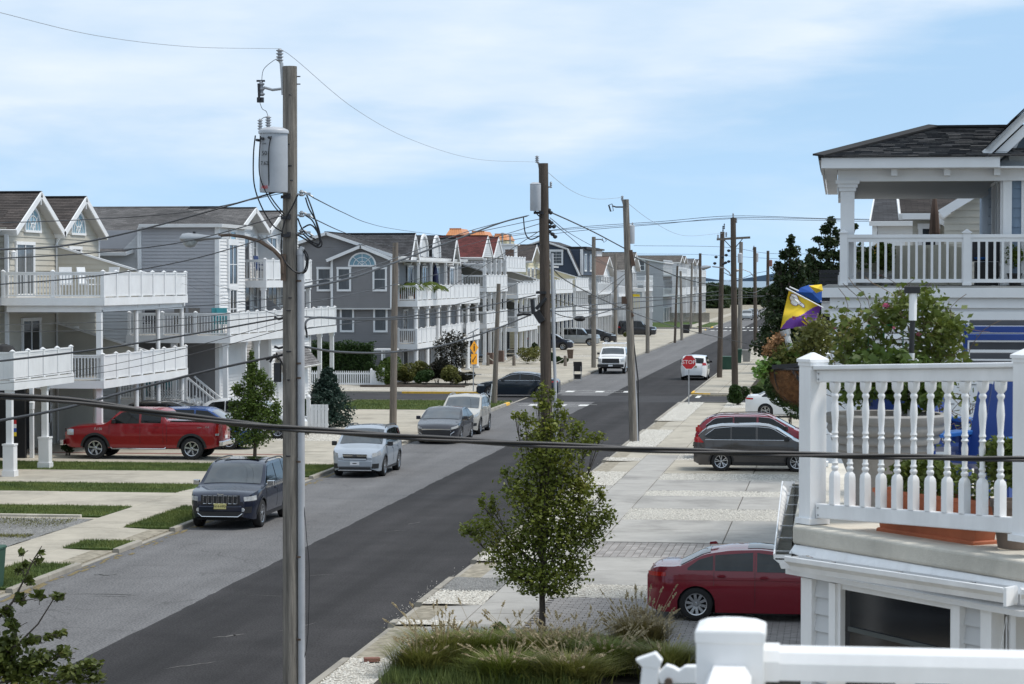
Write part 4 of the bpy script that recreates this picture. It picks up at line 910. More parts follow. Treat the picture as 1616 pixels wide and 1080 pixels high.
# ---- generic street house for the rest of the row
def street_house(label,y0,y1,wallm,roofm,ze,zr,decks,cols=True,roof='gables',n=2,xf=-27.3,xw=-31.2,side=None,rdeck=None,porch=False,xb=-42,tm=None,wings=True,group='houses along the left side of the street',lap=.3,colsq=True,colw=.24,gap_cols=3.4):
    H=thing('beach_house',label,'house',(xf,y0,.1),group=group);side=side or wallm
    zw=ze
    body_back(H,xb,xw-.3,y0+.3,y1-.1,.1,zw-.1,wallm);wall(H,(xb,y0),(xw,y0),.1,zw,side,exp=lap)
    L_=y1-y0
    if roof == 'gables':
        for i in range(n):
            a,b=y0+L_*i/n,y0+L_*(i+1)/n;fx=xw
            wall(H,(fx,a),(fx,b),.1,ze,wallm,peak=(.5,zr-.1),exp=lap);gable_x(H,a,b,fx,xb,ze,zr,roofm,ov=.1,ovf=(xf-xw-.3 if porch else .6),tm=tm,exp=.2)
            if porch:
                lapped([[(xf-.35,a,ze),(xf-.35,b,ze),(xf-.35,(a+b)/2,zr-.1)]],(0,0,1),.15,.02,side_lgrey,'gable_wall',H)
    elif roof == 'camera_gable':
        wall(H,(xw,y0),(xw,y1),.1,ze,wallm,exp=lap);gable_y(H,xb,xw,y0,y1,ze,zr,roofm,tm=tm,exp=.2);lapped([[(xb,y0,ze),(xw,y0,ze),((xb+xw)/2,y0,zr)]],(0,0,1),lap,.02,side,'gable_wall',H)
    elif roof == 'hip':
        wall(H,(xw,y0),(xw,y1),.1,ze,wallm,exp=lap);o=.5;ym=(y0+y1)/2;k=(y1-y0)/2*.95
        A,B,C_,D=(xb,y0-o,ze),(xw+o,y0-o,ze),(xw+o,y1+o,ze),(xb,y1+o,ze);r1=(xw+o-k,ym,zr);r0=(xb,ym,zr)
        slope(H,[A,B,r1,r0],(0,0,1),roofm,edges=[0],exp=.2,tm=tm);slope(H,[B,C_,r1],(0,0,1),roofm,edges=[0],exp=.2,tm=tm);slope(H,[C_,D,r0,r1],(0,0,1),roofm,edges=[0],exp=.2,tm=tm)
    elif roof == 'gambrel':
        wall(H,(xw,y0),(xw,y1),.1,ze,wallm,exp=lap);zm=ze+(zr-ze)*.72;q=L_*.2
    nf=max(2,int(L_/2.7))
    for dk in decks:
        z=dk['z'];x1=dk.get('xf',xf);a,b=dk.get('y0',y0+.1),dk.get('y1',y1-.1)
        deck_slab(H,xw+.05,x1,a,b,z,th=.34)
        rail(H,(xw+.1,a+.06),(x1-.06,a+.06),z,dk.get('s','baluster'),indiv=False,spacing=2)
        rail(H,(x1-.06,a+.06),(x1-.06,b-.06),z,dk.get('f','panel'),indiv=False,ends=(False,True),spacing=2)
        for i in range(nf):
            yy=y0+L_*(i+.5)/nf;window(H,xw+.04,yy,z+.08,1.6,2.0,XP,'slider',glass_d,tm or vinyl)
        if wings:
            y_=(y0+y1)/2;lapped([[(xw+.03,y_,z),(x1-.1,y_,z),(x1-.1,y_,z+.95),(xw+.03,y_,z+2.1)]],(0,0,1),lap,.02,side,'privacy_wall',H);mb=MB();mb.beam((xw,y_,z+2.14),(x1-.1,y_,z+.98),.16,.09);mb.build('wall_cap',vinyl,H,world=True)
    zt=max([d['z'] for d in decks])-.34 if decks else ze
    if porch: zt=ze-.1
    if cols:
        k=max(2,round(L_/gap_cols)+1)
        for i in range(k): column(H,xf-.2,y0+.3+(L_-.6)*i/(k-1),.1,zt,colw,sq=colsq)
    for i in range(nf):
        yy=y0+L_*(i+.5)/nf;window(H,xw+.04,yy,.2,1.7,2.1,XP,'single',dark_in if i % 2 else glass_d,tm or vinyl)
    if rdeck: deck_slab(H,rdeck[0],rdeck[1],y0+.3,y1-.3,rdeck[2]);rail(H,(rdeck[0],y0+.36),(rdeck[1]-.06,y0+.36),rdeck[2],indiv=False,spacing=1.9);rail(H,(rdeck[1]-.06,y0+.36),(rdeck[1]-.06,y1-.36),rdeck[2],'panel',indiv=False,ends=(False,True))
    return H
H4=street_house('house with a dark red shingle roof, twin front gables and dark recessed porch',185,197,side_olive,sh_red,8.55,10.25,[dict(z=6.15),dict(z=3.3)],porch=True,side=side_olive,tm=vinyl,lap=.22)
for y_ in (187,193):
    for q in (0,):
        mb=MB();mb.box((-27.75,y_-.35,.1),(-27.05,y_+.35,1.0));mb.build('stone_pier',cedar,H4,world=True)
H5=street_house('white decked house with rooftop balcony and small cream gable behind the red roof',200.5,213.5,side_white,sh_dark,7.7,8.4,[dict(z=5.5),dict(z=2.7)],roof='hip',rdeck=(-31.5,-27.9,7.75),xf=-26.9,wings=True,side=side_lgrey)
wall(H5,(-37.5,203.0),(-33.3,203.0),7.6,8.9,side_cream,exp=.2,peak=(.5,10.3));gable_y(H5,-37.5,-33.3,203,209,8.9,10.3,sh_dark,ov=.4,tm=vinyl)
H6=street_house('grey roofed house with arched white porch openings left of the tall dark pole',214.5,226.5,side_olive,sh_dark,8.25,9.75,[dict(z=5.7),dict(z=2.9)],tm=vinyl,rdeck=None)
mb=MB();mb.box((-30.9,215,8.3),(-29.3,218,9.9));mb.build('roof_cabin',vinyl,H6,world=True);window(H6,-29.6,214.98,8.6,.8,.9,0,'single',cedar,vinyl)
shed(H6,-31.1,-29.1,214.8,218.3,9.9,vinyl,.12)
H7=street_house('pale yellow house with brown hipped roof just right of the tall dark pole',231,246,side_cream,sh_brown,8.6,10.2,[dict(z=5.75),dict(z=3.0)],n=2,tm=vinyl,side=side_cream,xw=-30.2)
wall(H7,(-36,238.5),(-31.2,238.5),5,9.2,side_cream,exp=.25)
H8=street_house('pale sided house with a long row of arched white columns under its decks',249,262,side_cream,sh_brown,8.2,9.6,[dict(z=5.9),dict(z=3.05)],n=2,roof='hip',tm=vinyl,gap_cols=2.2)
# navy gambrel house
def gambrel(H,xr,hw,yf,yb,z0,z1,z2,wm_,rm,tmm):
    pts=[(xr-hw,z0),(xr-hw*.68,z1),(xr,z2),(xr+hw*.68,z1),(xr+hw,z0)]
    poly=[(p[0],yf,p[1]) for p in pts]
    lapped([[poly[0],poly[4],poly[3],poly[2],poly[1]]],(0,0,1),.25,.03,wm_,'gable_wall',H)
    for p,q in zip(pts,pts[1:]):
        slope(H,[(q[0],yf-.3,q[1]),(q[0],yb,q[1]),(p[0],yb,p[1]),(p[0],yf-.3,p[1])],(0,0,1),rm,edges=[3],exp=.25,tm=tmm)
        mb=MB();mb.beam((p[0],yf-.35,p[1]),(q[0],yf-.35,q[1]),.12,.3,up=(0,1,0));mb.build('rake_board',tmm,H,world=True)
H9=street_house('navy blue house with white trimmed gambrel roof',268,285,side_navy,sh_dark,7.2,7.3,[dict(z=5.4,f='baluster'),dict(z=2.9)],roof='gambrel',tm=vinyl,wings=False,xf=-26.9,xw=-29.3,lap=.3)
gambrel(H9,-33.2,4.3,267.9,285,7.2,10.2,11.2,side_navy,sh_dark,vinyl)
window(H9,-31.6,267.8,8.6,1.2,1.3,0,'grid',glass_c,vinyl,.2);shed(H9,-31.5,-28.4,270,285,10.2,sh_dark,.3)
wall(H9,(-31.5,270),(-28.9,270),7.3,10.2,side_navy,exp=.3);corner(H9,-28.95,269.95,7.3,10.2,vinyl,.3);wall(H9,(-28.9,270),(-28.9,285),7.3,10.2,side_navy,exp=.3)
for y_ in (273,279): window(H9,-28.85,y_,7.8,2.2,1.8,XP,'slider',glass_d,vinyl)
H10=street_house('white house with steep roof of weathered brown shakes beyond the navy house',288,303,side_white,cedar,7.3,9.6,[dict(z=5.0,f='baluster'),dict(z=2.6)],n=1,tm=vinyl,wings=False,xf=-26.4,xw=-28.8)
mb=MB();mb.box((-33,296,8.5),(-29.8,302,10.4));mb.build('roof_cabin',side_white,H10,world=True);shed(H10,-33.2,-29.5,295.7,302.3,10.4,sh_grey,.2);window(H10,-31,295.97,9.2,1.8,.9,0,'slider',glass_d,vinyl)
H11=street_house('white house on the far corner with yellow beach towel on its balcony',304.5,318,side_white,sh_tan,8.0,10.3,[dict(z=5.6,f='baluster'),dict(z=2.8,f='baluster')],n=1,tm=vinyl,wings=False,xf=-24.6,xw=-26.8)
mb=MB();mb.box((-26.3,304.2,3.0),(-25.2,304.35,4.9));t_=mb.build('beach_towel',mat('towel_yellow',(.75,.55,.03),.8));tag(t_,'yellow towel hanging from the balcony of the white house on the far corner','towel')
# block after the second cross street
H12=street_house('weathered shake house with leaning brown roof beside the second crossing',342,356,side_lgrey,sh_tan,8.8,10.6,[dict(z=6.3,f='baluster'),dict(z=3.2)],n=1,tm=vinyl,wings=False,xf=-27.5,xw=-30,lap=.4)
H13=street_house('large grey house with flat ridged brown roof at the end of the left row',372,392,side_grey,sh_tan,9.5,10.8,[dict(z=7.6,f='baluster'),dict(z=4.4)],n=1,roof='camera_gable',tm=vinyl,wings=False,xf=-24.8,xw=-27.2,lap=.4)
H14=street_house('pale grey house with stacked bay windows at the far end of the left row',420,440,side_lgrey,sh_tan,9.8,11.0,[dict(z=7.6),dict(z=4.4)],n=2,tm=vinyl,wings=False,xf=-26.5,xw=-28.2,lap=.4)
H15=street_house('last pale house before the trees in the left row',460,490,side_white,sh_grey,9.6,10.8,[dict(z=7.6),dict(z=4.4)],n=2,tm=vinyl,wings=False,xf=-27.0,xw=-28.6,lap=.5)
for H_,yy_,n_ in ((H13,372,3),(H12,342,2),(H10,288,2),(H9,268,1)):
    for k in range(n_):
        for z_ in (1.4,5.0,8.2) if yy_ > 340 else (5.6,): window(H_,-30.6-k*2.6,yy_-.06,z_,1.0,1.5,0,'double',glass_c,vinyl,.14)
# second row of roofs behind the first
for k,(x0,y0_,y1_,ze_,zr_,rm,wm_) in enumerate(((-62,236,250,8.6,10.3,sh_dark,side_lgrey),(-60,286,300,9.0,11.0,sh_dark,side_white))):
    street_house(('dark roofed house behind the red roofed one','dark ridged house behind the navy gambrel')[k],y0_,y1_,wm_,rm,ze_,zr_,[],cols=False,roof='hip',xf=x0+14,xw=x0+12,xb=x0-4,group='houses in the second row')
# orange roofed hotel
H=thing('hotel_tower','hotel whose orange metal mansard roofs rise behind the red roofed house','hotel',(-66,420,.1))
for px0,px1,yt,yb_ in ((703,731,361,372),(738,768,365,376),(775,801,369.5,379)):
    a,b=P(px0,yt,420),P(px1,yb_,420);c=(b.x-a.x)*.2
    mb=MB();zt,zb=a.z,b.z;d0,d1=420,430
    v=[(a.x,d0,zb),(b.x,d0,zb),(b.x,d1,zb),(a.x,d1,zb),(a.x+c,d0+1.2,zt),(b.x-c,d0+1.2,zt),(b.x-c,d1-1,zt),(a.x+c,d1-1,zt)]
    mb.v=v;mb.f=[(0,1,5,4),(1,2,6,5),(2,3,7,6),(3,0,4,7),(4,5,6,7)];mb.build('roof',copper,H,world=True)
    mb=MB();
    for i in range(1,6): t=i/6;mb.beam((a.x+(b.x-a.x)*t,d0-.03,zb),(a.x+c+(b.x-a.x-2*c)*t,d0+1.15,zt),.09,.09)
    mb.beam((a.x+c-.1,d0+1.15,zt),(b.x-c+.1,d0+1.15,zt),.25,.2);mb.build('roof_seam',copper,H,world=True)
    mb=MB();mb.box((a.x+.15,d0+.2,.1),(b.x-.15,d1-.2,zb));mb.build('wall',side_cream,H,world=True)

# ================================================================ the rest of the street around the viewer, outside the picture but seen in reflections
g_='neighbouring houses beside and behind the viewer'
street_house('white decked house left of the picture, across the street',56,70,side_white,sh_grey,8.6,10.2,[dict(z=6.1),dict(z=3.2)],group=g_)
street_house('grey decked house across the street from the viewer',36,52,side_lgrey,sh_dark,8.6,10.2,[dict(z=6.1),dict(z=3.2)],group=g_)
street_house('tan decked house across the street behind the viewer',12,30,side_tan,sh_brown,8.6,10.2,[dict(z=6.1),dict(z=3.2)],group=g_)
for i,(y0_,y1_,wm_) in enumerate(((-14,-5,side_tan2),(-34,-18,side_lgrey))):
    H=thing('beach_house',('beige house wall right behind the viewer','grey house further behind the viewer')[i],'house',(3,y0_,.1),group=g_)
    mb=MB();mb.box((1.5,y0_,.1),(14,y1_,8.8));mb.build('wall',wm_,H,world=True);gable_y(H,1.5,14,y0_,y1_,8.8,11,sh_brown,exp=.6)
    for k in range(4): window(H,1.46,y0_+1.5+k*2,3.4+(k%2)*2.8,1.3,1.7,-pi/2,'double',glass_d,vinyl)
for i,y_ in enumerate((-8,-20,-33)):
    mb=MB();mb.box((-9-6*i,y_-8,.1),(-1-6*i,y_-6,7.5));mb.build('wall',(side_white,side_tan,side_grey)[i],H,world=True)
# ================================================================ right side: porch house (Y 40) and the houses behind it
H=thing('beach_house','white house with covered porch, hipped black shingle roof and balustrade, upper right','house',(0,40,.1))
Yb=40.0
def at(px,py,Y): p=P(px,py,Y);return p
body_back(H,2.95,9,41.2,52,.1,9.0,side_blue)
# lower wall of broad white boards, one object each
zt=6.55;rows=[(6.55,6.33),(6.27,5.92),(5.9,5.82),(5.80,5.5),(5.48,5.40),(5.38,5.08),(5.06,4.76),(4.74,4.44),(4.42,4.1)]
for a_,b_ in rows:
    mb=MB();d_=.03 if a_-b_ < .1 else 0
    mb.v=[(-.16,Yb-.02-d_,b_),(5.2,Yb-.02-d_,b_),(5.2,Yb+.0-d_,a_),(-.16,Yb+.0-d_,a_),(-.16,Yb+.06,b_),(5.2,Yb+.06,b_),(5.2,Yb+.06,a_),(-.16,Yb+.06,a_)]
    mb.f=[(0,1,2,3),(5,4,7,6),(0,4,5,1),(3,2,6,7),(0,3,7,4),(1,5,6,2)];mb.build('siding_board',vinyl,H,world=True)
mb=MB();mb.box((-.12,Yb+.05,.1),(7,52,6.5));mb.build('core',side_white,H,world=True)
wall(H,(-.12,Yb),(5.2,Yb),.1,4.1,side_white,exp=.3)
mb=MB();mb.box((-.30,Yb-.06,6.55),(5.3,41.0,6.69));mb.box((-.26,41.0,6.5),(5.3,52,6.69));mb.build('deck_floor',mat('deck_grey',(.30,.29,.27),.8),H,world=True)
mb=MB();mb.box((-.33,Yb-.09,6.50),(5.3,Yb-.062,6.66));mb.build('fascia',vinyl,H,world=True)
window(H,4.1,Yb-.03,5.2,1.2,.3,0,'single',glass_d,vinyl)
# balustrade, every baluster its own
rz0=6.70
X1,X2=at(1331,450,Yb).x,at(1525.5,450,Yb).x
rail(H,(X1,Yb),(X2,Yb),rz0,indiv=True,spacing=3,h=.84,ends=(True,True),gap=.122);rail(H,(X2,Yb),(X2+2.06,Yb),rz0,indiv=True,spacing=3,h=.84,ends=(False,True),gap=.122)
rail(H,(X1,40.1),(X1,51.5),rz0,indiv=False,spacing=3.8,h=.84,ends=(False,True))
# corner column with a stepped capital
cx_=at(1337.5,300,Yb+.25).x
mb=MB();w_=.115;mb.box((-w_,-w_,0),(w_,w_,1.78),.0)
for z_,e_ in ((0,.03),(1.56,.025),(1.62,.05),(1.68,.08)): mb.box((-w_-e_,-w_-e_,z_),(w_+e_,w_+e_,z_+(.1 if z_ == 0 else .065)))
mb.build('column',vinyl,H,loc=Vector((cx_,Yb+.28,6.70))-H.location)
column(H,cx_,46,6.7,8.48,.22);mb=MB();mb.box((2.66,Yb+.2,6.7),(2.8,Yb+.32,8.5));mb.build('corner_board',vinyl,H,world=True)
# beam, brackets, ceiling, fascia
mb=MB();mb.box((cx_-.16,Yb+.12,8.42),(3.1,Yb+.44,8.66));mb.box((cx_-.16,Yb+.45,8.42),(cx_+.16,51.5,8.66));mb.build('beam',vinyl,H,world=True)
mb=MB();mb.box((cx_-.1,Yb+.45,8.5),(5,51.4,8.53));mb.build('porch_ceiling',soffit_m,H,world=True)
for q in (1411,1494,1573):
    x_=at(q,275,Yb).x;mb=MB();mb.box((x_-.05,Yb-.12,8.5),(x_+.05,Yb+.118,8.66));mb.build('bracket',vinyl,H,world=True)
xe=at(1296,252,39.7).x;ze_=8.80
mb=MB();mb.box((xe,39.68,8.62),(at(1578,252,39.7).x,39.72,8.79));mb.box((xe,39.72,8.62),(xe+.04,52,8.79));mb.build('fascia',vinyl,H,world=True)
mb=MB();mb.box((xe+.05,39.73,8.61),(3.2,Yb+.11,8.64));mb.box((xe+.05,40.1,8.61),(cx_-.17,51.8,8.64));mb.build('soffit',vinyl,H,world=True)
# hipped roof of single shingles (nearest slope), stepped courses elsewhere
yr_=42.35;zr_=P(1476,203,yr_).z;xr0=P(1474,203,yr_).x;xr1=3.9
e0=Vector((xe-.05,39.62,ze_));e1=Vector((3.3,39.62,ze_));r0=Vector((xr0,yr_,zr_));r1=Vector((xr1,yr_,zr_));e2=Vector((xe-.05,45.1,ze_));
slope(H,[tuple(e2),tuple(e0),tuple(r0)],(0,0,1),sh_black,edges=[],th=.06)
slope(H,[tuple(Vector((3.6,45.1,ze_))),tuple(e2),tuple(r0),tuple(r1)],(0,0,1),sh_black,edges=[],th=.06)
poly=[e0,Vector((3.5,39.62,ze_)),r1,r0];n=(poly[1]-poly[0]).cross(poly[2]-poly[1]).normalized();upv=Vector((0,0,1));upv=(upv-n*n.z).normalized();ux=upv.cross(n).normalized()
p2=[((p-e0).dot(ux),(p-e0).dot(upv)) for p in poly];vmax=max(q[1] for q in p2);sh_=[]
shs=[mat('shingle_tab_%s' % k,c,.95,var=.3,scale=14,bump=.3,bscale=120) for k,c in (('coal',(.030,.030,.032)),('ash',(.050,.050,.053)),('slate',(.075,.073,.072)))]
rows_=int(vmax/.125)+1;tabs=[]
for i in range(rows_):
    va,vb=i*.125,(i+1)*.125;c=clip_poly(p2,va,min(vb,vmax))
    if len(c) < 3: continue
    u0,u1=min(q[0] for q in c),max(q[0] for q in c);u=u0-R.uniform(0,.2)
    while u < u1:
        l=R.choice((.17,.22,.3,.36));a_=max(u,u0);b_=min(u+l,u1);u += l
        cc=clip_poly([(q[1],q[0]) for q in c],a_+.002,b_-.002)
        if len(cc) < 3: continue
        lift=R.choice((.014,.02,.028));ptsT=[e0+ux*q[1]+upv*q[0]+n*(lift*(1-(q[0]-va)/.125)+.004) for q in cc]
        pp=[e0+ux*q[1]+upv*q[0] for q in cc]
        if (ptsT[1]-ptsT[0]).cross(ptsT[2]-ptsT[1]).dot(n) < 0: ptsT.reverse();pp.reverse()
        tabs.append((ptsT,pp,R.choice(shs)))
rest={m_.name: MB() for m_ in shs}
for k,(pt,pp,m_) in enumerate(tabs):
    mb=MB() if k < 296 else rest[m_.name]
    mb.quad(*pt);kk=len(pt)
    for j in range(kk): mb.quad(pp[j],pp[(j+1) % kk],pt[(j+1) % kk],pt[j])
    if k < 296: mb.build('shingle',m_,H,world=True)
for m_ in shs: rest[m_.name].build('shingle_courses',m_,H,world=True,kind='stuff')
mb=MB();mb.beam(e0+n*.03,r0+n*.05,.22,.03,up=n);mb.beam(r0+Vector((0,0,.03)),r1+Vector((0,0,.03)),.24,.04);mb.build('ridge_cap',sh_black,H,world=True)
# cross gable at the right edge
ga=P(1552,243,39.9);gb=P(1640,160,39.9)
mb=MB();d_=(gb-ga).normalized();nn=Vector((-d_.z,0,d_.x))
mb.beam(ga-nn*.02,gb-nn*.02,.25,.13,up=nn);mb.beam(ga-nn*.16+Vector((.03,.06,0)),gb-nn*.16+Vector((.03,.06,0)),.2,.14,up=nn);mb.build('rake_board',vinyl,H,world=True)
slope(H,[(ga.x+.02,46,ga.z+.08),(ga.x+.02,39.72,ga.z+.08),(gb.x,39.72,gb.z+.1),(gb.x,46,gb.z+.1)],(0,0,1),sh_black,edges=[],th=.06)
lapped([[(2.55,40.32,8.67),(5.2,40.32,8.67),(5.2,40.32,11.4),(4.55,40.32,10.4)]],(0,0,1),.15,.02,vinyl,'gable_wall',H)
window(H,3.45,40.3,8.85,1.2,.45,0,'arch',glass_d,vinyl)
# house wall right of the porch: blue lap siding, white corner and sliding door
lapped([[(2.75,40.35,6.7),(4.8,40.35,6.7),(4.8,40.35,8.66),(2.75,40.35,8.66)]],(0,0,1),.16,.02,side_blue,'wall',H)
for x0,x1 in ((2.62,2.80),(2.96,3.1)): mb=MB();mb.box((x0,40.28,6.7),(x1,40.348,8.6));mb.build('corner_board',vinyl,H,world=True)
window(H,3.85,40.3,6.75,1.4,1.8,0,'slider',mat('curtain_glass',(.55,.55,.52),.3),vinyl)
lapped([[(2.78,46,6.7),(2.78,40.36,6.7),(2.78,40.36,8.5),(2.78,46,8.5)]],(0,0,1),.16,.02,side_blue,'wall',H)
for y_ in (41.0,42.6): window(H,2.75,y_+.5,6.75,1.0,1.7,-pi/2,'slider',glass_d,trim,.12)
# porch furniture
t=thing('patio_cover','low beige cover over patio furniture behind the porch balustrade','cover',(1.2,41.2,6.7))
mb=MB();mb.prism([(-.95,0),(.95,0),(.9,.62),(.55,.68),(-.5,.66),(-.9,.60)],1,-.35,.35)
mb.build('cover',beige_c,t)
mb=MB();[mb.box((x_,-.37,.02),(x_+.02,-.35,.62)) for x_ in (-.6,-.2,.25,.6)];mb.build('seam',mat('seam',(.3,.28,.22),.9),t)
t=thing('hammock_chair','cream swing seat with curved frame behind the porch corner column','chair',(.38,41.0,6.7))
mb=MB();mb.tube([(-.35,0,.78),(-.22,0,.58),(.05,0,.47),(.35,0,.5),(.5,.1,.62)],.03,8);mb.tube([(.4,0,.78),(.2,0,.66),(.05,0,.5)],.02,6);mb.build('frame',beige_c,t)
mb=MB();mb.prism([(-.25,.52),(.3,.46),(.5,.5),(.5,.60),(-.1,.66)],1,.0,.3);mb.build('seat',beige_c,t)
t=thing('patio_umbrella','folded brown patio umbrella in front of the tan house','umbrella',(2.0,52,6.0));mb=MB();mb.lathe([(.10,1.6),(.12,1.8),(.09,2.2),(.04,2.55),(.02,2.65)],9);mb.build('canopy',mat('umbrella_brown',(.10,.065,.05),.9),t);mb=MB();mb.tube([(0,0,.2),(0,0,2.7)],.02,6);mb.build('pole',metal_d,t)
t=thing('grill','dark grill with folded side shelf at the right end of the porch','grill',(2.45,41.0,6.7));mb=MB();mb.box((-.25,-.2,.4),(.22,.25,.75),.03);mb.build('hood',metal_d,t);mb=MB();mb.box((-.2,-.18,0),(.18,.2,.39));mb.build('cart',blackp,t);mb=MB();mb.lathe([(.04,.0),(.1,.02),(.11,.05)],10,c=(-.12,-.22,.42));mb.build('gauge',blue_lt,t)
def bush_mesh(rx,ry,rz_,n_,ls,seed=0,z0=0,bumps=5):
    r_=random.Random(seed);mb=MB();cl=[(r_.uniform(-.55,.55),r_.uniform(-.55,.55),r_.uniform(-.3,.6),r_.uniform(.4,.62)) for _ in range(bumps)]
    for i in range(n_):
        c=r_.choice(cl);d=Vector((r_.gauss(0,1),r_.gauss(0,1),r_.gauss(0,1))).normalized()*c[3]*r_.uniform(.72,1.0)**.5
        p=Vector(((c[0]+d.x)*rx,(c[1]+d.y)*ry,max(-.98,c[2]+d.z)*rz_))
        p.z += z0+rz_
        leaf(mb,p,ls*r_.uniform(.6,1.3),r_)
    return mb
def leaf(mb,p,s,r_,up=.0):
    a=Vector((r_.gauss(0,1),r_.gauss(0,1),r_.gauss(0,.6)+up)).normalized();b=a.cross(Vector((r_.gauss(0,1),r_.gauss(0,1),r_.gauss(0,1)))).normalized()
    p=Vector(p);n_=len(mb.v);mb.v += [tuple(p-a*s*.5),tuple(p+b*s*.32),tuple(p+a*s*.55),tuple(p-b*s*.32)];mb.f.append((n_,n_+1,n_+2,n_+3))
def potted(label,loc,r,h,ph,lm,pm,n_=260,ls=.06,flowers=None,name='potted_plant',seed=1):
    t=thing(name,label,'plant',loc);mb=MB();mb.lathe([(r*.7,0),(r*.95,h*.85),(r*1.05,h*.86),(r*1.05,h),(r*.9,h),(r*.85,h*.9)],16,cap=False);smooth_shade(mb.build('pot',pm,t))
    bush_mesh(r*1.5,r*1.5,ph/2,n_,ls,seed,h*.85).build('foliage',lm,t)
    if flowers:
        f=MB();r_=random.Random(5)
        for i in range(26): leaf(f,(r_.uniform(-r,r)*1.4,r_.uniform(-r,r)*1.4,h+ph*r_.uniform(.4,.95)),.05,r_)
        f.build('flower',flowers,t)
    return t
potted('yellow flowering plant in a grey trough at the porch corner',(.45,40.5,6.7),.16,.22,.5,leaf_green,pot_grey,500,.06,mat('petal_yellow',(.75,.42,.02),.6),seed=4)
potted('bright green fern beside the yellow flowers on the porch',(.78,40.6,6.7),.14,.18,.6,leaf_palm,pot_grey,420,.09,seed=9)
potted('dark leafy plant in a black pot beside the porch grill',(2.85,40.1+.1,6.7),.12,.2,.55,leaf_green,blackp,300,.06,seed=6)
# tan house behind, and the dark roofed one behind that
H=thing('beach_house','tan house with brown shingle roof seen through the porch opening','house',(1.5,58,.1))
wall(H,(1.72,58),(8,58),.1,P(1430,348,58).z,side_tan,exp=.16);body_back(H,1.75,8,58.1,66,.1,7.9,side_tan)
a=P(1420,338,57.6);b=P(1423,288,62)
slope(H,[(a.x,57.6,a.z),(4.8,57.6,a.z),(4.8,63,b.z+.3),(a.x,63,b.z+.3)],(0,0,1),sh_brown,exp=.14,edges=[0,3],tm=vinyl)
mb=MB();g0,g1=P(1424,341,57.5),P(1482,341,57.5);mb.box((g0.x,57.45,g0.z-.08),(g1.x,57.58,g0.z+.06));mb.build('gutter',vinyl,H,world=True)
d0,d1=P(1476,345,57.4),P(1504,366,57.4);downspout(H,[(d0.x,57.4,d0.z),((d0.x+d1.x)/2,57.4,d0.z-.12),(d1.x,57.4,d0.z-.3),(d1.x,57.4,6.0)],vinyl,.09)
ga,gb=P(1484,338,56.9),P(1560,292,56.9);mb=MB();mb.beam(ga,gb,.3,.2);mb.build('rake_board',vinyl,H,world=True)
lapped([[(ga.x+.1,57.1,6.5),(5,57.1,6.5),(5,57.1,9.6),(gb.x,57.1,gb.z),(ga.x+.1,57.1,ga.z-.1)]],(0,0,1),.16,.02,side_tan,'wall',H)
window(H,2.1,57.95,7.2,.3,.8,0,'single',glass_d,vinyl)
m_=MB();a,b=P(1293,426,54),P(1327,476,54)
for i in range(8): z_=a.z-(a.z-b.z)*i/8;mb=MB();mb.box((a.x,53.9+.01*(i % 2),z_-.085),(b.x,54,z_-.004));mb.build('louvre',mat('dark_slate_board',(.025,.026,.03),.8),H,world=True)
mb=MB();mb.box((a.x+.05,53.98,b.z-1.2),(b.x+1.6,54.4,b.z));mb.box((b.x-.1,53.9,.1),(b.x+.05,54.1,b.z));mb.build('porch_wall',vinyl,H,world=True)
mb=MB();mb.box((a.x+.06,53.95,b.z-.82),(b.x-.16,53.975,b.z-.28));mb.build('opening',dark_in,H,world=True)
H=thing('beach_house','white house with a small dark hipped roof left of the tan house','house',(1.2,80,.1))
a=P(1373,350,79.5);b=P(1376,320,83)
wall(H,(a.x+.25,80),(9,80),.1,a.z+.05,side_white,exp=.2);body_back(H,a.x+.3,9,80.1,88,.1,a.z-.1,side_white)
slope(H,[(a.x,79.5,a.z),(6,79.5,a.z),(6,84,b.z+.2),(a.x+.2,84,b.z+.2)],(0,0,1),sh_dark,exp=.2,edges=[0,3],tm=vinyl)
wall(H,(a.x+.25,88),(a.x+.25,80),.1,a.z,side_white,exp=.3);downspout(H,[(a.x+.15,79.8,a.z-.1),(a.x+.15,79.8,.3)],vinyl,.1)
# ================================================================ spindle deck house (nearest, right)
A=Vector((-.18,16.5,5.15));B=P(1622,862,14.72);B.z=5.24
u=(B-A);Lr=Vector((u.x,u.y,0)).length;ud=Vector((u.x,u.y,0))/Lr;nd=Vector((-ud.y,ud.x,0));ang=atan2(ud.y,ud.x)   # nd points inward
H=thing('beach_house','nearest house at right with turned white spindles, concrete coping and a dark bay window below','house',(0,18,.1))
mb=MB();mb.box((-.066,-.066,-.02),(.066,.066,1.06));mb.box((-.072,-.072,1.06),(.072,.072,1.085));mb.lathe([(.112,1.085),(.112,1.105),(.012,1.15)],4);mb.box((-.085,-.085,-.02),(.085,.085,.02));pm=mb.mesh('post',vinyl_near)
for c in (A,B): link('post',pm,H,c-H.location,ang)
link('post',pm,H,Vector((-.18,21.6,5.15))-H.location)
def rl(za,zb,w_,nm='rail',a=A,b=B):
    mb=MB();d=(b-a);l=d.length;dn=d/l;mb.beam(a+dn*.07+Vector((0,0,(za+zb)/2)),b-dn*.07+Vector((0,0,(za+zb)/2)),w_,zb-za)
    o=mb.build(nm,vinyl_near,H,world=True);bv=o.modifiers.new('bevel','BEVEL');bv.width=.008;bv.segments=3;return o
rl(.945,1.03,.045);rl(1.03,1.062,.105);rl(.02,.12,.05)
mb=MB()
for c,s_ in ((A,1),(B,-1)):
    for z_ in (.97,1.01,.045,.095): q=c+ud*s_*.1+Vector((0,0,z_))-nd*.027;mb.obox(q,.012,.006,.012,rz=ang)
mb.build('screw',metal_g,H,world=True)
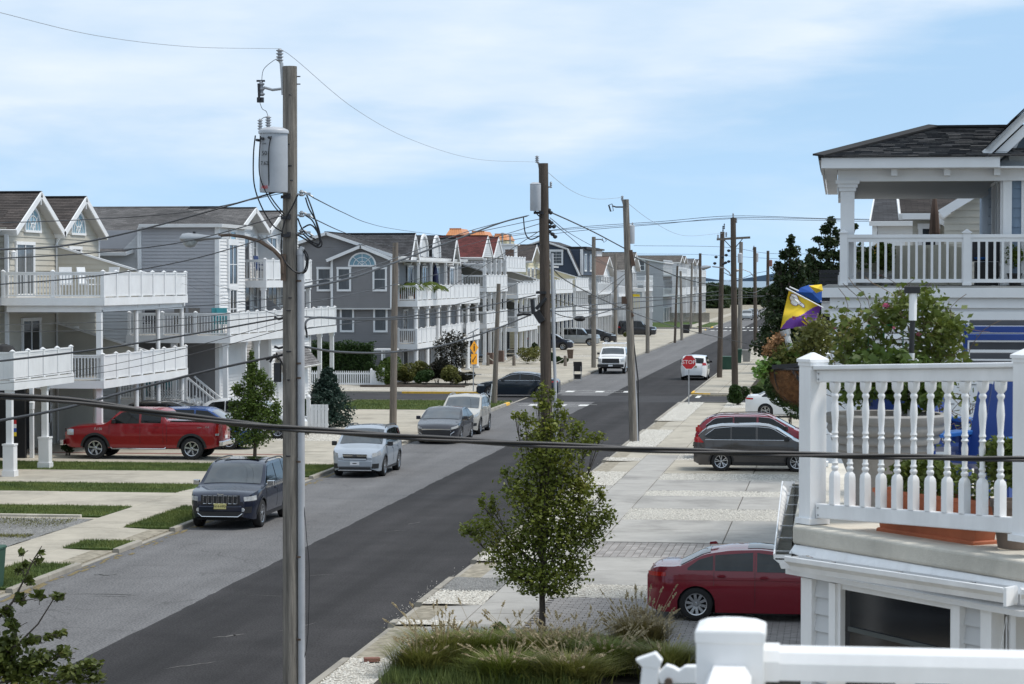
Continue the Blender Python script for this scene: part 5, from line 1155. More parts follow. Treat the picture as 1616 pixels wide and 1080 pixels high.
pr=[(.034,0),(.034,.19),(.030,.215),(.016,.235),(.023,.25),(.023,.262),(.015,.272),(.022,.29),(.015,.305),(.018,.36),(.021,.42),(.015,.455),(.023,.47),(.015,.485),(.022,.50),(.016,.52),(.021,.60),(.024,.64),(.020,.70),(.015,.735),(.023,.75),(.023,.762),(.016,.775),(.032,.80),(.034,.83),(.034,.85)]
def spindle_mesh():
    mb=MB();n_=12;sq=[]
    base=0
    for r,z_ in pr:
        square=r > .0305
        for k in range(n_):
            a_=2*pi*k/n_+pi/12
            if square or r >= .030: m__=min(1/max(abs(cos(a_)),1e-6),1/max(abs(sin(a_)),1e-6));rr=r*.86*min(m__,1.3)
            else: rr=r*1.05
            mb.v.append((rr*cos(a_),rr*sin(a_),z_*.97))
    for i in range(len(pr)-1):
        for k in range(n_): a_=i*n_+k;b_=i*n_+(k+1) % n_;mb.f.append((a_,b_,b_+n_,a_+n_))
    return mb.mesh('baluster',vinyl_near)
sm=spindle_mesh();
for i in range(11): t_=(1.5+i)/13;q=A+(B-A)*t_+Vector((0,0,.12));o=link('baluster',sm,H,q-H.location,ang);
smooth_shade(o,40)
link('baluster',sm,H,A+ud*.13+nd*.1+Vector((0,0,.12))-H.location,ang,sc=(.8,.8,1))
for i in range(12): link('baluster',sm,H,Vector((-.14,17.0+i*.36,5.27))-H.location,0)
rl(.945,1.03,.045,a=Vector((-.18,16.5,5.15)),b=Vector((-.18,21.6,5.15)))
# deck floor with rounded concrete coping
off=.20
c0=Vector((A.x-.13,A.y-.12,0));c1=Vector((B.x-.02,B.y-.26,0));c2=Vector((3.2,c1.y,0));c3=Vector((3.2,22,0));c4=Vector((A.x-.13,22,0))
z0_,z1_=5.0,5.125
def plate(pts,za,zb,m,nm,bevel=.02,tilt=0):
    mb=MB();n_=len(pts);mb.v=[(p.x,p.y,za) for p in pts]+[(p.x,p.y,zb) for p in pts];mb.f=[tuple(reversed(range(n_))),tuple(range(n_,2*n_))]+[(i,(i+1) % n_,n_+(i+1) % n_,n_+i) for i in range(n_)]
    o=mb.build(nm,m,H,world=True)
    if bevel: b_=o.modifiers.new('bevel','BEVEL');b_.width=bevel;b_.segments=3
    return o
plate([c0,c1,c2,c3,c4],z0_,z1_,conc_a,'coping')
ins=lambda p,k: p+nd*k
plate([ins(c0,.1)+ud*.1,ins(c1,.1),c2+Vector((0,.12,0)),c3,c4+Vector((.12,0,0))],4.78,4.998,trim,'fascia',0)
# flashing strip with a wavy lifted lip
mb=MB();n_=40;dn=(c1-c0).normalized()
for i in range(n_+1):
    p=ins(c0,.015)+(c1-c0)*(i/n_);w_=.012*sin(i*.55)+.008*sin(i*1.7+1);mb.v += [tuple(p+Vector((0,0,4.995))),tuple(p-nd*(.045+w_*.6)+Vector((0,0,4.93+w_)))]
for i in range(n_): a_=i*2;mb.f.append((a_,a_+1,a_+3,a_+2))
mb.build('flashing',vinyl_near,H,world=True)
# K style gutters: diagonal run, side run, front run, with hangers
def gutter(a,b,outn,caps=True):
    mb=MB();pr_=[(0,0),(0,-.095),(.065,-.095),(.078,-.06),(.115,-.03),(.118,0),(.108,.004),(.105,-.008)]
    for p in (a,b):
        for o_,z_ in pr_: mb.v.append(tuple(p+outn*o_+Vector((0,0,z_))))
    k=len(pr_)
    for i in range(k-1): mb.f.append((i,i+1,k+i+1,k+i))
    if caps: mb.f.append(tuple(range(6)));mb.f.append(tuple(reversed(range(k,k+6))))
    return mb.build('gutter',vinyl_near,H,world=True)
g0=P(1243,884,16.02);g1=P(1588,926,14.32);g0.z=4.955;g1.z=4.985;go=nd*-1
gi0=g0+nd*.09;gi1=g1+nd*.09
gutter(gi0,gi1,go);
gs0=Vector((g0.x+.02,g0.y+.1,4.955));gs1=Vector((-.40,22.0,4.955));gutter(gs1,gs0,Vector((-1,0,0)).normalized());gutter(gi1+Vector((.01,0,.0)),Vector((3.2,gi1.y,4.985)),Vector((0,-1,0)))
mb=MB()
for t_ in (.18,.5,.82): q=gi0+(gi1-gi0)*t_;mb.obox(q+go*.055+Vector((0,0,-.012)),.03,.11,.015,rz=ang)
mb.build('gutter_hanger',metal_g,H,world=True)
m_d=mat('gutter_strip',(.06,.058,.045),.95,var=.5,scale=14)
mb=MB();mb.beam(gi0+go*.055+Vector((0,0,-.03)),gi1+go*.055+Vector((0,0,-.03)),.095,.01);mb.build('gutter_strip',m_d,H,world=True)  # mossy dirt lying in the diagonal run
mb=MB();mb.box((gs0.x-.105,gs0.y,4.92),(gs0.x-.01,22,4.93));mb.box((gs0.x,16.6,4.90),(-.30,22,4.925));mb.build('gutter_strip',m_d,H,world=True)  # plain dark strips in the side run and the gap next to it
for i in range(7): mb=MB();y_=gs0.y+.25+i*.85;mb.box((gs0.x-.12,y_,4.945),(-.12,y_+.02,4.952));mb.build('gutter_hanger',metal_g,H,world=True)
mb=MB();mb.box((-.40,16.6,4.80),(-.29,22,4.84));mb.build('roof_edge',mat('mossy_board',(.12,.115,.09),.9,var=.4,scale=8),H,world=True)
mb=MB();q=gi1+go*.06;mb.obox(q+Vector((0,0,-.05)),.02,.13,.11,rz=ang*.6);mb.build('gutter_joint',vinyl_near,H,world=True)
# soffit under the gutter and the bay wall
W0=Vector((-.2,16.25,0));W1=Vector((.95,14.75,0))
plate([ins(c0,-.06),ins(c1,-.06)+Vector((0,.0,0)),Vector((3.2,gi1.y-.02,0)),Vector((3.2,15.6,0)),W1+nd*.3,W0+nd*.3],4.80,4.835,trim,'soffit',0)
wl=(W1-W0).length;wd=(W1-W0)/wl;wn=Vector((-wd.y,wd.x,0));wa=atan2(wd.y,wd.x)
mb=MB();mb.beam(W0+wn*.2+Vector((0,0,2.4)),W1+wn*.2+Vector((0,0,2.4)),.2,4.7);mb.build('wall',side_white,H,world=True)
zz=.2;bd={}
for (u0,u1) in ((.10,.30),(1.62,1.80)):
    z_=4.79
    while z_ > 3.2:
        mb=MB();a_=W0+wd*u0;b_=W0+wd*u1;h_=.115
        v=[(a_-wn*.028,z_-h_),(b_-wn*.028,z_-h_),(b_-wn*.006,z_),(a_-wn*.006,z_),(a_+wn*.05,z_-h_),(b_+wn*.05,z_-h_),(b_+wn*.05,z_),(a_+wn*.05,z_)]
        mb.v=[(p.x,p.y,q) for p,q in v];mb.f=[(0,1,2,3),(0,4,5,1),(3,2,6,7),(0,3,7,4),(1,5,6,2)];mb.build('siding_board',side_lgrey,H,world=True);z_ -= h_
mb=MB()
for u0,u1 in ((-.02,.1),(1.80,1.9)): c_=W0+wd*(u0+u1)/2;mb.obox((c_.x,c_.y,2.44),u1-u0,.1,4.7,rz=wa)
mb.build('corner_board',vinyl_near,H,world=True)
fr=MB()
def wx(u,d,z): q=W0+wd*u-wn*d;return (q.x,q.y,z)
for u0,u1,z0w,z1w,d0_ in ((.30,.37,3.2,4.79,.05),(.37,.40,3.2,4.79,.03),(1.51,1.55,3.2,4.79,.03),(1.55,1.62,3.2,4.79,.05)):
    c_=W0+wd*(u0+u1)/2-wn*(d0_/2);fr.obox((c_.x,c_.y,(z0w+z1w)/2),u1-u0,d0_+.02,z1w-z0w,rz=wa)
c_=W0+wd*.955;fr.obox((c_.x,c_.y,4.775),1.11,.05,.04,rz=wa);wf=fr.build('window',vinyl_near,H,world=True)
g_=MB();g_.quad(wx(.40,.0,3.2),wx(1.51,.0,3.2),wx(1.51,.0,4.757),wx(.40,.0,4.757));
gl_=g_.build('pane',glass_d,H,world=True);
mb=MB();mb.beam(wx(.45,.012,4.50),wx(1.5,.012,4.48),.01,.03);mb.build('meeting_rail',mat('sash_grey',(.055,.065,.065),.4),H,world=True)
# recess beside the bay, behind the hanging plant
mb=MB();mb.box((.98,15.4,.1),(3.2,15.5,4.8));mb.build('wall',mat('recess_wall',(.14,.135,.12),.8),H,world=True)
mb=MB();mb.box((1.02,14.55,.1),(1.05,14.7,4.8));mb.box((1.12,14.3,.1),(1.22,14.4,4.8));mb.build('post',vinyl_near,H,world=True)
body_back(H,.2,5,16.9,22,.1,4.75,side_lgrey)
t=thing('hanging_plant','wilted hanging plant on thin cords beside the bay window','plant',(1.0,14.62,4.2));
bush_mesh(.13,.13,.1,420,.04,3,-.02).build('foliage',leaf_oliv,t);mb=MB()
for a_ in range(4): mb.tube([(0,0,.58),(cos(a_*1.57)*.09,sin(a_*1.57)*.09,.05)],.003,4)
mb.build('cord',vinyl,t);mb=MB();mb.lathe([(.05,-.1),(.09,.0),(.095,.02)],12);mb.build('pot',blackp,t)
# ---- things on the spindle deck
fl=5.13
pc=P(1397,800,16.95);t=thing('planter','large ribbed grey planter behind the spindles, full of vine stems','planter',(pc.x,16.95,fl))
mb=MB();mb.lathe([(.20,0),(.24,.25),(.33,.47),(.345,.48),(.335,.52),(.37,.53),(.38,.56),(.365,.585),(.395,.60),(.41,.63),(.40,.66),(.425,.68),(.43,.72),(.41,.735),(.38,.73),(.36,.60)],40,cap=False);smooth_shade(mb.build('pot',pot_grey,t),50)
mb=MB();mb.lathe([(.0,.66),(.37,.661)],24,cap=False);mb.build('soil',soil,t)
mb=MB();mb.lathe([(.26,0),(.27,.02),(.27,.04)],24);mb.build('saucer',terracotta,t,loc=(0,0,-.008))
bush_mesh(.42,.36,.3,1500,.07,2,.62,7).build('foliage',leaf_green,t)
tm_=A+(B-A)*.485+nd*.21;t=thing('window_box','long terracotta window box of leafy herbs behind the spindles','planter',(tm_.x,tm_.y,fl),ang)
mb=MB();v=[(-.50,-.085),(.50,-.085),(.50,.085),(-.50,.085)];z_s=((0,.84),(.03,.86),(.25,1.0),(.252,1.05),(.28,1.05))
for z_,s_ in z_s: mb.v += [(x_*(1+(s_-.9)*.6),y_*(s_*1.12),z_) for x_,y_ in v]
for i in range(len(z_s)-1):
    for k in range(4): a_,b_=i*4+k,i*4+(k+1) % 4;mb.f.append((a_,b_,b_+4,a_+4))
mb.f.append((3,2,1,0));o=mb.build('trough',terracotta,t)
mb=MB();mb.box((-.5,-.10,-.012),(.5,.10,.02),.008);mb.build('saucer',terracotta,t)
mb=MB();mb.box((-.5,-.08,.2),(.5,.08,.255));mb.build('soil',soil,t)
bush_mesh(.52,.11,.15,1700,.045,12,.22,12).build('foliage',leaf_vine,t)
tp=A+(B-A)*.83+nd*.22;potted('grey brown round pot with trailing herbs right of the window box',(tp.x,tp.y,fl),.15,.3,.45,leaf_vine,mat('pot_brown',(.16,.12,.095),.8,var=.2,scale=5),900,.05,seed=14)
# vines climbing a trellis
t=thing('climbing_vine','tangle of flowering vines climbing a green wire trellis behind the spindles','plant',(P(1430,600,17.8).x,17.8,fl))
r_=random.Random(8);mb=MB();st=MB();fl_=MB()
def vpt(px,py,dy=0): q=P(px,py,17.8+dy);return q-t.location
ctr=[(1350,560,34,60),(1335,530,30,45),(1375,560,40,60),(1400,500,42,30),(1440,480,45,26),(1470,510,40,45),(1455,560,40,55),(1420,580,60,40),(1490,560,36,50),(1380,620,50,30),(1500,520,26,20),(1450,620,60,26),(1325,590,20,40),(1520,640,26,60),(1480,650,40,60)]
for i in range(4600):
    c=r_.choice(ctr[:12] if r_.random() < .9 else ctr);px,py=r_.gauss(c[0],c[2]*.5),r_.gauss(c[1],c[3]*.5)
    if px < 1292: continue
    leaf(mb,vpt(px,py,r_.uniform(-.25,.35)),r_.choice((.025,.035,.045,.055,.08)),r_)
for i in range(90):
    c=r_.choice(ctr);q=[vpt(c[0]+r_.gauss(0,8),c[1]+r_.gauss(30,20))]
    d=Vector((r_.gauss(0,.5),r_.gauss(0,.2),1)).normalized()
    for k in range(6): d=(d+Vector((r_.gauss(0,.45),r_.gauss(0,.2),r_.gauss(-.06,.3)))).normalized();q.append(q[-1]+d*.075)
    st.tube(q,.0028,3,cap=False)
    if r_.random() < .12: leaf(fl_,q[-1],.05,r_);leaf(fl_,q[-1],.045,r_)
mb.build('foliage',leaf_vine,t);st.build('stem',mat('vine_stem',(.13,.085,.05),.8,var=.3),t);fl_.build('flower',mat('petal_pink',(.55,.12,.22),.6,var=.3),t)
mb=MB();
for px in (1370,1395,1425): mb.tube([vpt(px,514),vpt(px,640)],.005,5)
mb.tube([vpt(1368,514),vpt(1427,513)],.006,5);mb.build('trellis',mat('trellis_green',(.02,.22,.08),.5),t)
# umbrella post (white, black sleeve)
p0=P(1436,452,17.05);t=thing('umbrella_pole','bare white umbrella pole with a black sleeve and cap rising out of the vines','pole',(p0.x,17.05,p0.z-1.57))
mb=MB();mb.tube([(0,0,0),(.012,0,1.10)],.024,12);mb.build('pole',vinyl_near,t);mb=MB();mb.tube([(.012,0,1.1),(.02,0,1.33)],.019,12);mb.build('sleeve',blackp,t)
mb=MB();mb.tube([(.02,0,1.33),(.022,0,1.52)],.028,12);mb.build('collar',vinyl_near,t);mb=MB();mb.box((-.04,-.035,1.52),(.07,.04,1.575),.01);mb.build('cap',blackp,t);mb=MB();mb.tube([(.03,-.02,.93),(.07,-.03,.95),(.07,-.03,1.03),(.04,-.02,1.06)],.009,6);mb.build('crank',vinyl_near,t)
# slatted seat back, blue and grey
s0=P(1524,510,19.5);t=thing('slatted_lounger','grey and blue slatted seat with raised back at the right edge','lounger',(s0.x,19.5,fl))
for i,(ya,yb_,m_,dy) in enumerate(((505,514,slat_grey,0),(515,525,blue_pl,.03),(527,537,blue_pl,.06),(540,552,slat_grey,.0),(556,566,slat_grey,.1),(568,580,slat_grey,.2))):
    za,zb=P(1530,ya,19.5).z-fl,P(1530,yb_,19.5).z-fl;mb=MB();mb.box((.0 if m_ is blue_pl else .03,-dy,zb),(1.3,-dy+.025,za),.004);mb.build('slat',m_,t)
mb=MB();mb.box((-.02,-.02,0),(.015,.03,P(1530,512,19.5).z-fl));mb.box((1.3,-.02,0),(1.33,.03,1.3));mb.build('frame',blue_pl,t);mb=MB();mb.box((-.0,-.24,.60),(.03,-.02,.64));mb.box((1.27,-.24,.60),(1.3,-.02,.64));mb.box((.04,-.6,.5),(1.26,-.05,.54));mb.box((.04,-.6,0),(.08,-.56,.5));mb.box((1.2,-.6,0),(1.24,-.56,.5));mb.build('arm',slat_grey,t)
# blue plastic armchairs
def armchair(label,loc,rz,m_=blue_pl):
    t=thing('plastic_armchair',label,'chair',loc,rz,None)
    mb=MB();mb.prism([(-.28,.32),(.26,.40),(.26,.43),(-.28,.36)],0,-.27,.27);mb.build('seat',m_,t)
    for i in range(5): mb=MB();x_=-.23+i*.115;mb.prism([(-.27,.36),(-.25,.36),(-.48,.98-.03*abs(i-2)),(-.5,.97-.03*abs(i-2))],0,x_-.05,x_+.05);mb.build('back_slat',m_,t)
    for s_ in (-1,1):
        mb=MB();mb.box((s_*.33-.07,-.35,.56),(s_*.33+.07,.32,.59),.008);mb.build('arm',blue_lt if m_ is blue_pl else m_,t);mb=MB();mb.box((s_*.3-.03,.2,0),(s_*.3+.03,.28,.56));mb.build('leg',m_,t);mb=MB();mb.box((s_*.3-.03,-.35,0),(s_*.3+.03,-.26,.56));mb.build('leg',m_,t)
    return t
q=P(1553,700,17.0);armchair('dark blue plastic armchair behind the right spindles',(q.x,17.0,fl),radians(150));q=P(1478,640,18.6);armchair('blue plastic armchair half hidden by the vines',(q.x,18.7,fl),radians(200))
q=P(1404,540,17.7);t=thing('bin','blue tub with a clear lid standing among the vines','tub',(q.x,17.7,fl-.12));mb=MB();mb.lathe([(.12,.55),(.15,.6),(.165,1.02),(.175,1.03)],16);mb.lathe([(.1,0),(.1,.55)],10);mb.build('tub',blue_pl,t);mb=MB();mb.lathe([(.18,1.03),(.17,1.07),(.08,1.12),(.01,1.13)],16);mb.build('lid',mat('clear_lid',(.45,.58,.66),.2),t)
q=P(1345,782,17.4);mb=MB();mb.lathe([(.05,0),(.07,.02),(.05,.05),(.0,.06)],12);mb.lathe([(.05,0),(.06,.01)],8,c=(.1,-.1,0));o=mb.build('garden_hose',mat('hose_green',(.02,.24,.12),.4),loc=(q.x,17.2,fl));tag(o,'coil of green hose on the deck beside the grey planter','hose')
# hanging coir basket, bracket and plants at the deck corner
bc=P(1258,583,16.95);t=thing('hanging_basket','coir lined hanging basket overflowing with plants outside the deck corner post','basket',(bc.x,16.95,bc.z))
mb=MB();mb.lathe([(.02,-.23),(.09,-.215),(.15,-.16),(.185,-.08),(.195,0)],20,cap=False)
for i,v in enumerate(mb.v): k=1+R.uniform(-.05,.05);mb.v[i]=(v[0]*k,v[1]*k,v[2]+R.uniform(-.008,.008))
smooth_shade(mb.build('liner',straw,t),80)
mb=MB()
for i in range(2200): a_=R.uniform(0,2*pi);f_=R.uniform(0,1);r0_=.2*sqrt(max(0,1-(1-f_)**2));z_=-.235*(1-f_);p=Vector((cos(a_)*r0_,sin(a_)*r0_,z_));d=Vector((R.gauss(0,1),R.gauss(0,1),R.gauss(0,1)))*.016;q_=Vector((-sin(a_),cos(a_),0))*.0014;mb.quad(p+d-q_,p+d+q_,p-d+p.normalized()*.012)
mb.build('fibre',straw,t,kind='stuff')
mb=MB();mb.tube([(cos(i*pi/12)*.198,sin(i*pi/12)*.198,.005) for i in range(25)],.010,6,False)
for a_ in (.6,2.2,3.8,5.4): mb.tube([(cos(a_)*.198*cos(k*.26),sin(a_)*.198*cos(k*.26),-.235*sin(k*.26)) for k in range(7)],.006,5)
mb.build('wire_frame',blackp,t)
mb=MB();mb.beam((-.17,-.16,.02),(.14,-.2,.045),.03,.03);mb.beam((-.03,-.19,.0),(.10,-.21,-.17),.02,.02);mb.build('bracket',blackp,t)
r_=random.Random(4);mb=MB();mg=MB();mo=MB()
def bp_(px,py,dy): return P(px,py,16.95+dy)-t.location
for i in range(2600):
    c=r_.choice([(1275,545,16,22),(1262,560,22,18),(1285,520,14,18),(1240,560,18,16),(1300,540,14,26),(1250,570,22,10)]);leaf(mb,bp_(r_.gauss(c[0],c[2]*.6),r_.gauss(c[1],c[3]*.6),r_.uniform(-.16,.16)),r_.uniform(.018,.045),r_)
for i in range(520):
    c=r_.choice([(1210,578,12,7),(1228,572,12,8),(1200,588,8,8),(1248,560,12,9)]);leaf(mg,bp_(r_.gauss(c[0],c[2]*.6),r_.gauss(c[1],c[3]*.6),r_.uniform(-.12,.1)),r_.uniform(.03,.06),r_)
for i in range(420):
    c=r_.choice([(1222,545,9,10),(1212,552,7,8),(1230,535,7,9)]);leaf(mo,bp_(r_.gauss(c[0],c[2]*.6),r_.gauss(c[1],c[3]*.6),r_.uniform(-.1,.1)),r_.uniform(.015,.035),r_)
mb.build('foliage',leaf_oliv,t);mg.build('foliage',mat('succulent',(.16,.28,.05),.5,var=.3,scale=8),t);mo.build('foliage',mat('dried_bloom',(.30,.16,.07),.8,var=.4,scale=9),t)
a_=P(1240,526,16.9);t=thing('garden_light','silver stake light leaning over the hanging basket','lamp',(a_.x,16.9,a_.z));d=P(1248,552,16.9)-a_
mb=MB();mb.tube([Vector((0,0,0)),d],.024,12);mb.build('tube',vinyl,t);mb=MB();mb.tube([-d*.18,d*.12],[.038,.036],12);mb.build('cap',metal_g,t)
# rail of the deck further back, seen through the vines
t=thing('deck_railing','white railing of a lower deck glimpsed through the vines','railing',(P(1301,547,29).x,29,4.9));xa,xb_=P(1301,547,29).x,P(1610,547,29).x
rail(t,(xa,29),(xb_,29),4.95,h=.92,spacing=1.5,gap=.13)
mb=MB();mb.box((xa-.1,28.9,4.6),(xb_,30.5,4.94));mb.build('deck_floor',vinyl,t,world=True)
for x_ in (xa,xb_): mb=MB();mb.box((x_-.1,28.95,.1),(x_+.1,29.1,4.6));mb.build('post',vinyl,t,world=True)
# flags
def flag(label,tip,base,Yf,cols,name='flag'):
    t=thing(name,label,'flag',tuple(P(*base,Yf)));return t
tip,bas=P(1242,456,36),P(1299,486,36);t=thing('flag','yellow and purple flag with a white ram emblem on a white pole','flag',tuple(bas));dv=tip-bas
mb=MB();mb.tube([(0,0,0),dv*1.03],.011,8);mb.build('pole',vinyl,t)
def fpt(s,v,lift=0):     # s along pole from tip (0) to base (1), v down the cloth 0..1
    px=1245+(1296-1245)*s;py=458.5+(485-458.5)*s
    bx=1231.5+(1284-1231.5)*s;by=520+(531-520)*s-6*sin(s*3.1)
    k=v;x=px+(bx-px)*(k+.12*sin(pi*k)*(0.3+s));y=py+(by-py)*k
    return P(x,y,36+.10*sin(s*6+v*2)+.05*sin(v*7)+lift)-bas
def cloth(mb,f_,n_=26,m__=22,lift=0):
    for i in range(n_):
        for j in range(m__):
            s,v=(i+.5)/n_,(j+.5)/m__
            if f_(s,v): mb.quad(fpt(i/n_,j/m__,lift),fpt((i+1)/n_,j/m__,lift),fpt((i+1)/n_,(j+1)/m__,lift),fpt(i/n_,(j+1)/m__,lift))
pb=lambda s,v: v > 1.0-1.02*s-.07*sin(s*9)
yel=mat('flag_yellow',(.80,.56,.03),.7,var=.05);pur=mat('flag_purple',(.16,.045,.32),.7,var=.08)
mb=MB();cloth(mb,lambda s,v: not pb(s,v),60,50);smooth_shade(mb.build('cloth',yel,t),80);mb=MB();cloth(mb,pb,60,50);smooth_shade(mb.build('cloth',pur,t),80)
def disc(mb,cx,cy,rx,ry,rot=0,lift=-.01,n_=16):
    pts=[]
    for i in range(n_): a_=2*pi*i/n_;x,y=rx*cos(a_),ry*sin(a_);pts.append(fpt(cx+x*cos(rot)-y*sin(rot),cy+x*sin(rot)+y*cos(rot),lift))
    mb.quad(*reversed(pts))
el=[(.20,.09,.11,.055,.1),(.15,.17,.08,.05,.6),(.28,.17,.14,.065,.3),(.24,.26,.10,.05,.1),(.42,.20,.10,.035,.4),(.50,.22,.06,.035,.7)]
for nm,ex,lf,m_ in (('emblem_outline',.012,-.012,pur),('emblem',.0,-.02,white_s)):
    mb=MB();[disc(mb,a_,b_,rx+ex,ry+ex,ro,lf-i*.0008) for i,(a_,b_,rx,ry,ro) in enumerate(el)];mb.build(nm,m_,t)
mb=MB();[disc(mb,a_,b_,rx,ry,ro,-.032) for a_,b_,rx,ry,ro in ((.18,.11,.04,.010,.2),(.27,.17,.07,.009,.4),(.24,.25,.05,.009,.1),(.42,.19,.03,.009,.4))];mb.build('emblem_line',pur,t)
mb=MB();[disc(mb,a_,b_,rx,ry,ro,-.02-i*.001) for i,(a_,b_,rx,ry,ro) in enumerate(((.70,.60,.10,.03,.6),(.80,.66,.09,.03,.2),(.68,.72,.10,.03,.3),(.78,.52,.03,.05,0)))];mb.build('emblem',yel,t)
b2=P(1296,476,37.6);t=thing('flag','blue flag with a yellow patch bunched behind the yellow and purple one','flag',tuple(b2));mb=MB();mb.tube([(0,0,.0),P(1246,453,37.6)-b2],.012,8);mb.build('pole',vinyl,t)
def blob(pts,lift,m_,nm):
    c=sum((P(x,y,37.6) for x,y in pts),Vector())/len(pts);mb=MB();k=len(pts)
    for i in range(k):
        a_,b_=P(*pts[i],37.6+lift),P(*pts[(i+1) % k],37.6+lift);c_=Vector((c.x,c.y+lift-.09,c.z));mb.quad(c_-b2,b_-b2,(a_-b2))
    smooth_shade(mb.build(nm,m_,t),80)
blob([(1256,461),(1264,454),(1276,450),(1292,450),(1297,455),(1297,478),(1290,478),(1275,470)],0,mat('flag_blue',(.02,.10,.42),.7),'cloth');blob([(1276,451),(1297,449),(1299,459),(1288,463)],-.12,yel,'cloth')
# ================================================================ the viewer's own railing
pc=P(1154,1000,4.6);t=thing('deck_railing','out of focus white vinyl railing and corner post right in front of the camera','railing',(pc.x,4.6,5.1))
ztop=P(1154,985,4.6).z-5.1
mb=MB();mb.box((-.0635,-.0635,0),(.0635,.0635,ztop-.025),0);mb.box((-.066,-.066,ztop-.025),(.066,.066,ztop-.008),.0);mb.lathe([(.093,ztop-.008),(.02,ztop+.006)],4)
o=mb.build('post',vinyl_near,t);
o2=MB();o2.lathe([(.0933,ztop-.03),(.0933,ztop-.004),(.07,ztop+.004),(.02,ztop+.012)],4);q=o2.build('post_cap',vinyl_near,t);b_=q.modifiers.new('bevel','BEVEL');b_.width=.004;b_.segments=2
zr0=P(1400,1074,4.6).z-5.1;zr1=P(1400,1023,4.6).z-5.1
mb=MB();n_=14;prf=[(-.03,zr0),(-.03,zr1-.03),(-.022,zr1-.01),(-.01,zr1),(.01,zr1),(.022,zr1-.01),(.03,zr1-.03),(.03,zr0)]
mb.prism(prf,0,.085,3.0);mb.build('rail',vinyl_near,t);mb=MB();mb.prism([(y_*1.12,z_+(.004 if z_ > zr0+.02 else -.002)) for y_,z_ in prf],0,.062,.092);mb.build('rail_bracket',vinyl_near,t)
mb=MB();mb.prism([(-.042,zr0-.05),(-.042,zr1-.05),(-.03,zr1-.03),(.03,zr1-.03),(.042,zr1-.05),(.042,zr0-.05)],1,-2.6,-.064);mb.build('rail',vinyl_near,t)
for z_ in (.12,): mb=MB();mb.box((.07,-.03,z_),(3.0,.03,z_+.05));mb.build('rail',vinyl_near,t);mb=MB();mb.box((-.03,-2.6,z_),(.03,-.07,z_+.05));mb.build('rail',vinyl_near,t)
me=MB();me.box((-.018,-.018,.17),(.018,.018,zr0),0);me=me.mesh('baluster',vinyl_near)
for i in range(20): link('baluster',me,t,(.2+i*.13,0,0))
for i in range(15): link('baluster',me,t,(0,-.2-i*.15,0),sc=(1,1,.94))
mb=MB();mb.box((-.25,-3.2,-.2),(3.2,.12,0));mb.build('deck_floor',conc_a,t)
# white bracket ornament left of the post
p=lambda x,y: P(x,y,4.75);c=p(1040,1060);t=thing('railing_clamp','out of focus white plastic clamp with pointed head left of the near post','clamp',tuple(c))
def pz(pts,nm,th=.03,m_=vinyl_near):
    mb=MB();v=[(p(*q)-c) for q in pts];mb.prism([(q.x,q.z) for q in v],1,-th/2,th/2);o=mb.build(nm,m_,t);b_=o.modifiers.new('b','BEVEL');b_.width=.003;b_.segments=2;return o
pz([(1003,1040),(1035,1029),(1046,1042),(1040,1056),(1014,1052)],'head');pz([(1014,1050),(1042,1050),(1036,1110),(1008,1110)],'neck',.028);pz([(1038,1062),(1052,1048),(1064,1052),(1072,1057),(1082,1050),(1100,1050),(1100,1078),(1042,1078)],'arm',.026)
mb=MB();mb.lathe([(.008,-.006),(.008,.006)],12);o=mb.build('knob',rust,t,loc=p(1056,1074)-c-Vector((0,.02,0)));o.rotation_euler[0]=pi/2
